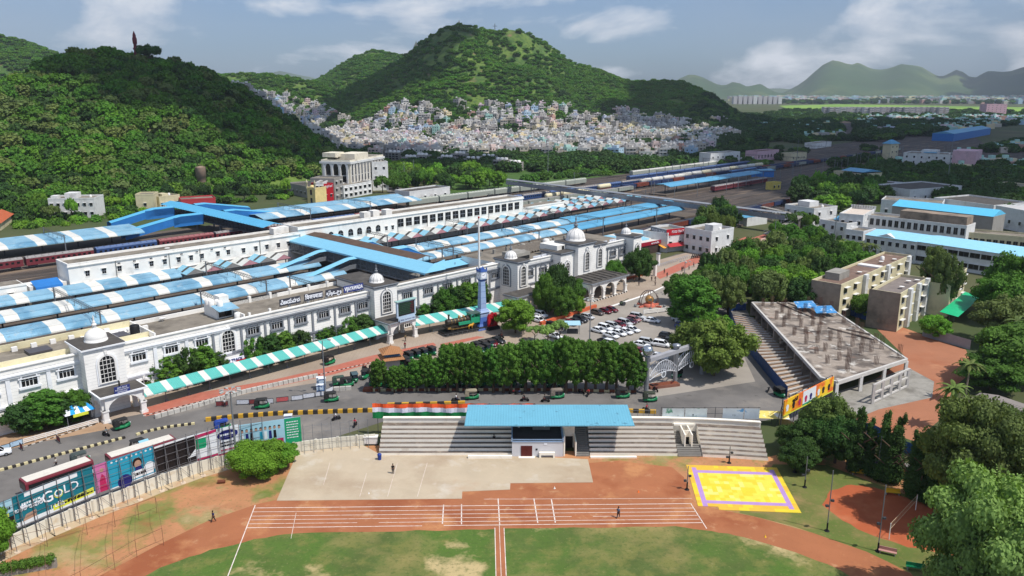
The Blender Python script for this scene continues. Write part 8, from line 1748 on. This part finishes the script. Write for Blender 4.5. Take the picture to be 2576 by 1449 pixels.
# ---- woods that read as one mass (stuff): points + instanced crowns
def forest(name,pts,label_mats,smin,smax,lod,zs=1.0):
    me=bpy.data.meshes.new(name); me.from_pydata([tuple(p) for p in pts],[],[]); o=bpy.data.objects.new(name,me); COL.objects.link(o); tag(o,kind='stuff')
    ng=bpy.data.node_groups.new(name,'GeometryNodeTree'); ng.interface.new_socket('Geometry',in_out='INPUT',socket_type='NodeSocketGeometry'); ng.interface.new_socket('Geometry',in_out='OUTPUT',socket_type='NodeSocketGeometry')
    N=ng.nodes; L=ng.links; gi=N.new('NodeGroupInput'); go=N.new('NodeGroupOutput'); iop=N.new('GeometryNodeInstanceOnPoints'); gti=[]
    jn=N.new('GeometryNodeJoinGeometry')
    for k,(kind,var,mn) in enumerate(label_mats):
        so_=bpy.data.objects.new('crown_source',crown(kind,lod,var,mn)); oi=N.new('GeometryNodeObjectInfo'); oi.inputs['Object'].default_value=so_; oi.inputs['As Instance'].default_value=True; L.new(oi.outputs['Geometry'],jn.inputs[0])
    L.new(gi.outputs[0],iop.inputs['Points']); L.new(jn.outputs[0],iop.inputs['Instance']); iop.inputs['Pick Instance'].default_value=True
    rv=N.new('FunctionNodeRandomValue'); rv.data_type='FLOAT'; rv.inputs[2].default_value=smin; rv.inputs[3].default_value=smax
    cx_=N.new('ShaderNodeCombineXYZ'); mu=N.new('ShaderNodeMath'); mu.operation='MULTIPLY'; mu.inputs[1].default_value=zs
    L.new(rv.outputs[1],cx_.inputs[0]); L.new(rv.outputs[1],cx_.inputs[1]); L.new(rv.outputs[1],mu.inputs[0]); L.new(mu.outputs[0],cx_.inputs[2]); L.new(cx_.outputs[0],iop.inputs['Scale'])
    r2=N.new('FunctionNodeRandomValue'); r2.data_type='FLOAT_VECTOR'; r2.inputs[0].default_value=(0,0,0); r2.inputs[1].default_value=(.15,.15,6.28); r2.inputs['Seed'].default_value=3
    L.new(r2.outputs[0],iop.inputs['Rotation']); 
    r3=N.new('FunctionNodeRandomValue'); r3.data_type='INT'; r3.inputs[4].default_value=0; r3.inputs[5].default_value=len(label_mats)-1; r3.inputs['Seed'].default_value=9; L.new(r3.outputs[2],iop.inputs['Instance Index'])
    L.new(iop.outputs[0],go.inputs[0]); md=o.modifiers.new('n','NODES'); md.node_group=ng; return o
rg=np.random.default_rng(11)
def jgrid(x0,x1,y0,y1,sp): 
    X,Y=np.meshgrid(np.arange(x0,x1,sp),np.arange(y0,y1,sp)); X=X.ravel()+rg.uniform(-.5,.5,X.size)*sp*.9; Y=Y.ravel()+rg.uniform(-.5,.5,Y.size)*sp*.9; return X,Y
# west hill
X,Y=jgrid(-520,-40,330,850,5.0); Z=terrain(X,Y); k=(Z>2.5)&(np.abs(X)<Y*.68+20); 
wh=np.stack([X[k],Y[k],Z[k]-1.2],1)
forest('hillside_wood',wh,[('round',0,'hill'),('round',1,'hill'),('round',2,'mid'),('spread',0,'dark'),('spread',1,'mid'),('round',0,'olive')],2.0,6.8,'far',1.1)
# temple hill & others: scrub with gaps
X,Y=jgrid(-900,520,1000,2500,7.8); Z=terrain(X,Y); gp_=nz2(X,Y,60,2)*.6+nz2(X,Y,24,5)*.4; ridge=(Z/170); vis=np.abs(X)<Y*.66+30
gp_=gp_*.75+nz2(X,Y,11,8)*.25; k=(Z>14)&vis&((gp_>.30+.15*np.clip((Z-60)/90,0,1))|(rg.random(Z.size)<.16))
forest('hill_scrub',np.stack([X[k],Y[k],Z[k]-1],1),[('round',0,'hill'),('round',1,'mid'),('spread',2,'hill')],3.0,7.2,'far',.9)
X,Y=jgrid(-1300,-560,1050,1900,10); Z=terrain(X,Y); k=(Z>5)&((nz2(X,Y,50,3)>.25)|(rg.random(Z.size)<.2))&(np.abs(X)<Y*.7+30); forest('hill_scrub',np.stack([X[k],Y[k],Z[k]-1],1),[('round',0,'hill'),('spread',1,'dark')],4.5,7.5,'far',.9)
# plain woods
def plainwood(name,P,sp,smin,smax,ms,thr=0,seed=0,nzs=60):
    Q=[G(*p)[:2] for p in P]; xs=[q[0] for q in Q]; ys=[q[1] for q in Q]; X,Y=jgrid(min(xs),max(xs),min(ys),max(ys),sp); nn=nz2(X,Y,nzs,seed); pts=[]
    for x,y,n in zip(X,Y,nn):
        if n<thr or not inpoly(x,y,Q) or abs(x)>y*.68+30: continue
        if y<900 and any(inpoly(x,y,A) for A in FOOT): continue
        u,v=toUV(x,y)
        if 228<v<352 and u<2000 and u>300: continue
        pts.append((x,y,max(0,th(x,y) if y>900 and x<500 else 0)-1.0))
    return forest(name,pts,ms,smin,smax,'far',1.0)
DM=[('round',0,'dark'),('round',1,'dark'),('spread',1,'mid')]
plainwood('plain_wood',[(2050,500),(2215,480),(2700,600),(2700,350),(2330,350),(2160,385),(2100,420)],9,5,8,DM,.36,3)
plainwood('plain_wood',[(2240,640),(2700,700),(2700,520),(2500,500)],9,4,6,DM,.55,7)
plainwood('plain_wood',[(1780,372),(2000,352),(2120,335),(2100,310),(1850,290),(1700,345),(1690,385)],11,6,10,DM,.3,4)
plainwood('plain_wood',[(2150,360),(2700,360),(2700,300),(2150,318)],15,7,11,DM,.46,5)
plainwood('plain_wood',[(1850,300),(2150,320),(2700,320),(2700,284),(1980,280)],19,7,11,DM,.56,6)
plainwood('plain_wood',[(1850,262),(2700,262),(2700,250),(1900,250)],50,12,18,DM,.45,8,300)
plainwood('plain_wood',[(1030,400),(1100,375),(1300,395),(1600,385),(1800,372),(1900,395),(1700,430),(1400,452),(1290,452),(1000,440)],8.5,4.5,8,[('round',0,'dark'),('round',1,'dark'),('spread',1,'mid')],.34,2)
plainwood('plain_wood',[(1290,460),(1700,432),(1900,400),(1800,400),(1500,425),(1290,445)],8,3,5,[('round',1,'mid')],.45,12,30)
plainwood('foot_wood',[(-60,560),(120,556),(240,548),(480,522),(725,500),(735,478),(500,485),(240,495),(-60,510)],5,2.5,4.6,[('round',1,'mid'),('round',0,'dark'),('spread',1,'bright')],.22,4,30)
# low scrub by the tracks on the left
plainwood('low_scrub',[(-60,575),(120,575),(350,545),(480,530),(350,520),(-60,555)],4.5,1.5,3,[('round',1,'bright'),('round',2,'mid')],.1,2,20)
# ================================================================ HILLSIDE TOWN
hp_=M('house_paint',(255,255,255),rough=.9,var=.10,scl=.15,objcol=True,stain=((110,104,96),.12,.54,.8,.5))
hroof=M('house_roof',(176,168,158),rough=.95,var=.2,scl=.2,stain=((120,110,100),.15,.5,.7,.6)); hdark=M('house_window',(48,50,54),rough=.4,var=.3)
PAL=[(198,196,192)]*11+[(192,184,170)]*7+[(170,166,162)]*9+[(222,206,170)]*2+[(210,188,180)]*2+[(172,196,214),(164,200,190),(222,212,168),(188,150,136),(184,192,210),(214,192,198)]
def housegeo(a,cx,cy,z,w_,d,fl,an,r,mi=0):
    "one house into MB; materials mi wall, 1 roof,2 window,3 tank"
    ca,sa=math.cos(an),math.sin(an)
    def T(x,y,zz): return (cx+x*ca-y*sa,cy+x*sa+y*ca,z+zz)
    def B(x0,x1,y0,y1,z0,z1,m):
        a.add([T(x,y,zz) for zz in (z0,z1) for x,y in ((x0,y0),(x1,y0),(x1,y1),(x0,y1))],[(4,5,6,7),(0,1,5,4),(1,2,6,5),(2,3,7,6),(3,0,4,7)],m)
    h=fl*3.0+.5; B(-w_/2,w_/2,-d/2,d/2,-6,h,mi); B(-w_/2+.3,w_/2-.3,-d/2+.3,d/2-.3,h,h+.05,1)
    B(-w_/2-.1,w_/2+.1,-d/2-.1,-d/2+.2,h,h+.7,mi); B(-w_/2-.1,-w_/2+.2,-d/2+.2,d/2,h,h+.7,mi); B(w_/2-.2,w_/2+.1,-d/2+.2,d/2,h,h+.7,mi)
    sx=r.choice((-1,1)); k=r.random()
    if k<.7: B(sx*w_*.12-w_*.22,sx*w_*.12+w_*.22,d*.02,d*.45,h,h+2.5,mi)
    tx=r.uniform(-.3,.3)*w_; B(tx-.8,tx+.8,-d*.1,d*.1,h+ (2.5 if k<.5 else .2),h+(3.8 if k<.5 else 1.6),3)
    nw=max(2,int(w_/3))
    for f in range(fl):
        for i in range(nw):
            x=-w_/2+w_*(i+.5)/nw; ww=r.choice((.5,.6,1.0)); a.add([T(x-ww,-d/2-.04,f*3+1.2),T(x+ww,-d/2-.04,f*3+1.2),T(x+ww,-d/2-.04,f*3+2.5),T(x-ww,-d/2-.04,f*3+2.5)],[(0,1,2,3)],2)
        for s in (-1,1):
            for i in (0,1): y=-d/4+d/2*i; a.add([T(s*(w_/2+.04),y-.5,f*3+1.2),T(s*(w_/2+.04),y+.5,f*3+1.2),T(s*(w_/2+.04),y+.5,f*3+2.4),T(s*(w_/2+.04),y-.5,f*3+2.4)],[(0,1,2,3)],2)
        if r.random()<.6: B(-w_/2,w_/2,-d/2-.9,-d/2,f*3+2.7,f*3+2.85,mi)
HV_=[]
for k in range(14):
    r=random.Random(100+k); a=MB(); housegeo(a,0,0,0,r.uniform(7.5,12),r.uniform(8,10.5),r.choice((1,2,2,2,3,3)),0,r); o=a.done('t',[hp_,hroof,hdark,white]); HV_.append(o.data); bpy.data.objects.remove(o)
town=[]; r8=random.Random(8)
T1=[G(*p)[:2] for p in [(800,372),(900,378),(1000,372),(1100,372),(1300,382),(1500,392),(1680,396),(1800,372),(1840,340),(1820,318),(1700,315),(1250,300),(930,300),(760,300)]]
x=-420
while x<460:
    y=640
    while y<2050:
        X=x+r8.uniform(-3.5,3.5); Y=y+r8.uniform(-3.5,3.5); y+=10.5
        if abs(X)>Y*.66: continue
        z=th(X,Y); ok=False
        gx=CX+F*X/(Y*cp-(z-H)*sp); 
        gy=CY+F*(-(z-H)*cp-Y*sp)/(Y*cp-(z-H)*sp)
        gy0=CY+F*((H)*cp-Y*sp)/(Y*cp+H*sp)
        if gy>400 or gy<200: continue
        # town limits as seen from above (survey): lower edge, upper edge by bearing
        low=np.interp(gx,[560,780,830,1000,1250,1500,1700,1830],[262,354,380,412,416,428,420,356]); up=np.interp(gx,[560,620,700,800,860,900,1000,1100,1300,1500,1620,1750,1830,1860],[196,225,235,250,300,306,262,250,262,262,290,308,300,330])
        if not(up+nz2(X,Y,60,4)*14<gy<low): continue
        if gx>1850 or gx<590: continue
        if nz2(X,Y,34,21)<.29 or (gy>402 and nz2(X,Y,40,31)<.5): continue
        if Y>1650 and gx>870: continue
        if z<3 and Y>1500 and gx>1500: continue
        town.append((X,Y,z,gx,gy))
    x+=11
town.sort(key=lambda t:t[1])
seen=town
CN={(198,196,192):'white',(192,184,170):'beige',(170,166,162):'grey',(222,206,170):'cream',(210,188,180):'pink',(172,196,214):'light blue',(164,200,190):'mint green',(222,212,168):'pale yellow',(188,150,136):'terracotta',(184,192,210):'lavender',(214,192,198):'rose'}
HL=[]; st_=MB(); HT=[hp_,hroof,hdark,white]; pm=[M('town_paint%d'%i,c,rough=.9,var=.08,scl=.1) for i,c in enumerate(sorted(set(PAL)))]; pidx={c:i for i,c in enumerate(sorted(set(PAL)))}
for i,(X,Y,z,gx,gy) in enumerate(seen):
    c=r8.choice(PAL); an=r8.choice((0,.0,.12,-.1,.5,-.6,.25))
    if i<300:
        o=bpy.data.objects.new('town_house',HV_[r8.randrange(14)]); COL.objects.link(o); o.location=(X,Y,z); o.rotation_euler=(0,0,an); o.color=rgb(*c)
        HL.append((o,CN[c],gx,i//25))
    else:
        r=random.Random(i); w_=r.uniform(7,11) if Y<1400 else r.uniform(8,13); a=MB(); housegeo(a,X,Y,z,w_,r.uniform(8,12),r.choice((1,2,2,3,3)),an,r); m0=len(st_.V)
        st_.V+=a.V; st_.F+=[[v+m0 for v in f] for f in a.F]; st_.I+=[3+pidx[c] if m==0 else {1:0,2:1,3:2}[m] for m in a.I]; st_.S+=a.S
for rw in range(12):
    L_=sorted([h for h in HL if h[3]==rw],key=lambda h:h[2])
    for j,(o,cn_,gx,_) in enumerate(L_): tag(o,'%s flat-roofed house, %s from left, %s line of the hillside town'%(cn_,ordn(j),ordn(rw)),'house','houses of the hillside town')
if st_.F: tag(st_.done('hillside_town',[hroof,hdark,white]+pm),kind='stuff')
# trees between the houses
pts=[(X+rg.uniform(-6,6),Y-6,z-1) for (X,Y,z,gx,gy) in town if nz2(X,Y,34,21)<.34 or rg.random()<.10]
X,Y=jgrid(-420,460,650,1250,9); Z=terrain(X,Y); nn=nz2(X,Y,34,21)
pts+=[(x,y,z-1) for x,y,z,n in zip(X,Y,Z,nn) if n<.29 and z<60 and abs(x)<y*.66]
if pts: forest('town_trees',pts,[('round',0,'dark'),('round',1,'dark'),('spread',1,'mid')],4,6.5,'far',1.1)
# far city on the plain
def citystuff(name,P,sp,wr,fr,seed,thr):
    Q=[G(*p)[:2] for p in P]; xs=[q[0] for q in Q]; ys=[q[1] for q in Q]; X,Y=jgrid(min(xs),max(xs),min(ys),max(ys),sp); a=MB(); r=random.Random(seed); nn=nz2(X,Y,sp*4,seed)
    for x,y,n in zip(X,Y,nn):
        if n<thr or not inpoly(x,y,Q) or abs(x)>y*.68: continue
        u,v=toUV(x,y)
        if (230<v<352 and u<2000) or (y<900 and any(inpoly(x,y,A) for A in FOOT)): continue
        w_=r.uniform(*wr); d=r.uniform(*wr); h=r.uniform(*fr); an=r.uniform(-.3,.3); ca,sa=math.cos(an),math.sin(an)
        c=[(x+p*ca-q*sa,y+p*sa+q*ca) for p,q in ((-w_/2,-d/2),(w_/2,-d/2),(w_/2,d/2),(-w_/2,d/2))]; a.prism(c,0,h,r.randrange(len(pm)),None)
        a.prism([(x+p*ca-q*sa,y+p*sa+q*ca) for p,q in ((-w_*.2,-d*.1),(w_*.1,-d*.1),(w_*.1,d*.3),(-w_*.2,d*.3))],h,h+2.5,0)
    tag(a.done(name,pm),kind='stuff')
citystuff('far_city',[(2180,325),(2700,335),(2700,292),(2150,300)],20,(9,16),(4,10),3,.45)
citystuff('far_city',[(1840,258),(2700,263),(2700,243),(1830,243)],75,(18,45),(8,26),4,.35)
citystuff('far_city',[(1980,288),(2200,310),(2100,330),(1980,300)],26,(9,14),(4,8),5,.72)
citystuff('plain_houses',[(2150,440),(2600,470),(2600,360),(2200,372)],18,(7,13),(4,8),9,.60)
citystuff('plain_houses',[(1840,360),(2120,345),(2100,305),(1850,310)],20,(8,14),(4,8),12,.62)
citystuff('far_city',[(2080,362),(2400,350),(2400,325),(2180,325)],22,(10,18),(4,8),6,.66)
for i in range(22):
    x=2075+i*14.5; y=293+.5*math.sin(i); w0=(i in(3,5,6,7)); 
    BL('tower_block','%s tower block from the left in the long far row on the plain'%ordn(i),'apartment block',(x-4,y),(x+6 if not w0 else x+8,y),0.1 if False else 22,16,bw if w0 else M('tower_grey',(192,188,188),var=.1),None,(4,6) if w0 else (3,5),kit=KB,par=0,group='tower blocks in the far row',top=False)
BL('tower_block','pink square tower block standing alone beyond the far row','apartment block',(2592-15-18-5-15-0-0-60,292),(2530,292),28,30,bp_,None,(5,6),par=.5,top=False)
for i in range(10): BL('tower_block','%s tower block from the left in the distant row left of the mountains'%ordn(i),'apartment block',(1845+i*12.5,262),(1854+i*12.5,262),34,30,bw if i in(4,9) else MC['tower_grey'],None,par=0,group='distant tower blocks',top=False)
# street of parked cars by the arched hall and utility masts
for i in range(16):
    t=i/15; x=930+(1000-930)*t; y=430+(478-430)*t; dup(sedan,G(x,y),hd(x,y,6,4),'%s car from the far end of the queue on the street beside the arched hall'%ordn(i),'cars on the street beside the arched hall',color=rgb(*rnd.choice([W_,S_,DK,W_])))
sheet('side_street',[(925,428),(945,428),(1030,485),(985,492)],.008,asph)
simple('red_stall','red kiosk with a white strip at the end of the car queue','stall',1003,468,{'body':(lambda a:a.box(-3,3,-3,3,0,5.5),red),'sign':(lambda a:a.box(-3.1,3.1,-3.2,-3,4,5),whitep)},None)
for i,(x,y,h) in enumerate([(1378,450,26),(1018,470,16),(1042,462,16),(2382,470,30),(2003,420,22),(2095,640,16)]): simple('radio_mast',['tall thin mast in the centre wood','mast beside the car street','second mast beside the car street','tall thin mast above the dark workshops','mast in the yard','mast beside the civic palms'][i],'mast',x,y,{'mast':(lambda a:a.tube((0,0,0),(0,0,h),.28,6,0,.12),steel),'crossarm':(lambda a:a.bar((-1.2,0,h*.93),(1.2,0,h*.93),.12,.12),steel)},None,0,'thin masts')
# ================================================================ CLOUDS (out of frame, above) AND HAZE
cm=bpy.data.materials.new('cloud'); cm.use_nodes=True; cb=cm.node_tree.nodes['Principled BSDF']; cb.inputs['Base Color'].default_value=(.9,.9,.92,1); cb.inputs['Roughness'].default_value=1
def cloud(P,seed,z=1500,puff=60):
    """cumulus whose shadow falls on the ground polygon P (world xy); built 1.5 km up along the sun direction"""
    t=z/SUNV.z; ox,oy=SUNV.x*t,SUNV.y*t; xs=[p[0] for p in P]; ys=[p[1] for p in P]; a=MB((0,0,0)); r=random.Random(seed); st=puff*1.05
    x=min(xs)
    while x<max(xs):
        y=min(ys)
        while y<max(ys):
            X=x+r.uniform(-.3,.3)*st; Y=y+r.uniform(-.3,.3)*st; y+=st
            if inpoly(X,Y,P): rr=puff*r.uniform(.75,1.1); a.ball((X+ox,Y+oy,z+r.uniform(-.2,.5)*puff),rr,8,5,0,.6)
        x+=st
    o=a.done('cloud',cm); return tag(o,kind='stuff')
# dark patches seen in the photograph: top of the west hill, right flank of the temple hill, the plain on the right
cloud([(-430,585),(-260,560),(-120,560),(-20,640),(-60,760),(-250,800),(-430,760)],1,puff=34)
cloud([(150,1150),(420,1150),(520,1400),(500,1750),(240,1750),(210,1450),(170,1300)],2,puff=60)
cloud([(150,560),(280,400),(460,420),(900,900),(1150,1150),(1100,1500),(640,1550),(420,1350),(210,900)],3,puff=70)
cloud([(-330,1250),(-180,1250),(-160,1700),(-330,1700)],5,puff=45)
cloud([(2500,3600),(6500,5200),(8200,9500),(4500,9000),(3800,6500)],4,puff=240,z=2600)
hz=MB(); hz.box(-9500,9500,-290,10800,-3,900); ho=hz.done('haze',None if False else bpy.data.materials.new('haze')); tag(ho,kind='stuff')
hm=ho.data.materials[0]; hm.use_nodes=True; t=hm.node_tree; t.nodes.clear(); o_=t.nodes.new('ShaderNodeOutputMaterial'); pv=t.nodes.new('ShaderNodeVolumePrincipled'); pv.inputs['Color'].default_value=(.80,.88,1,1); pv.inputs['Density'].default_value=.00006; pv.inputs['Anisotropy'].default_value=.1
t.links.new(pv.outputs[0],o_.inputs['Volume'])
# library kits were only moulds: drop the originals
for k in (kit_rw,kit_rg,kit_lw,kit_lg,kit_tw,kit_tg,kit_ts,kit_ss,k1,k2,k3,k4,KW,KB,KL,KS,KA,KA2):
    for ch in KIDS.get(k.name,[]): bpy.data.objects.remove(ch)
    bpy.data.objects.remove(k)
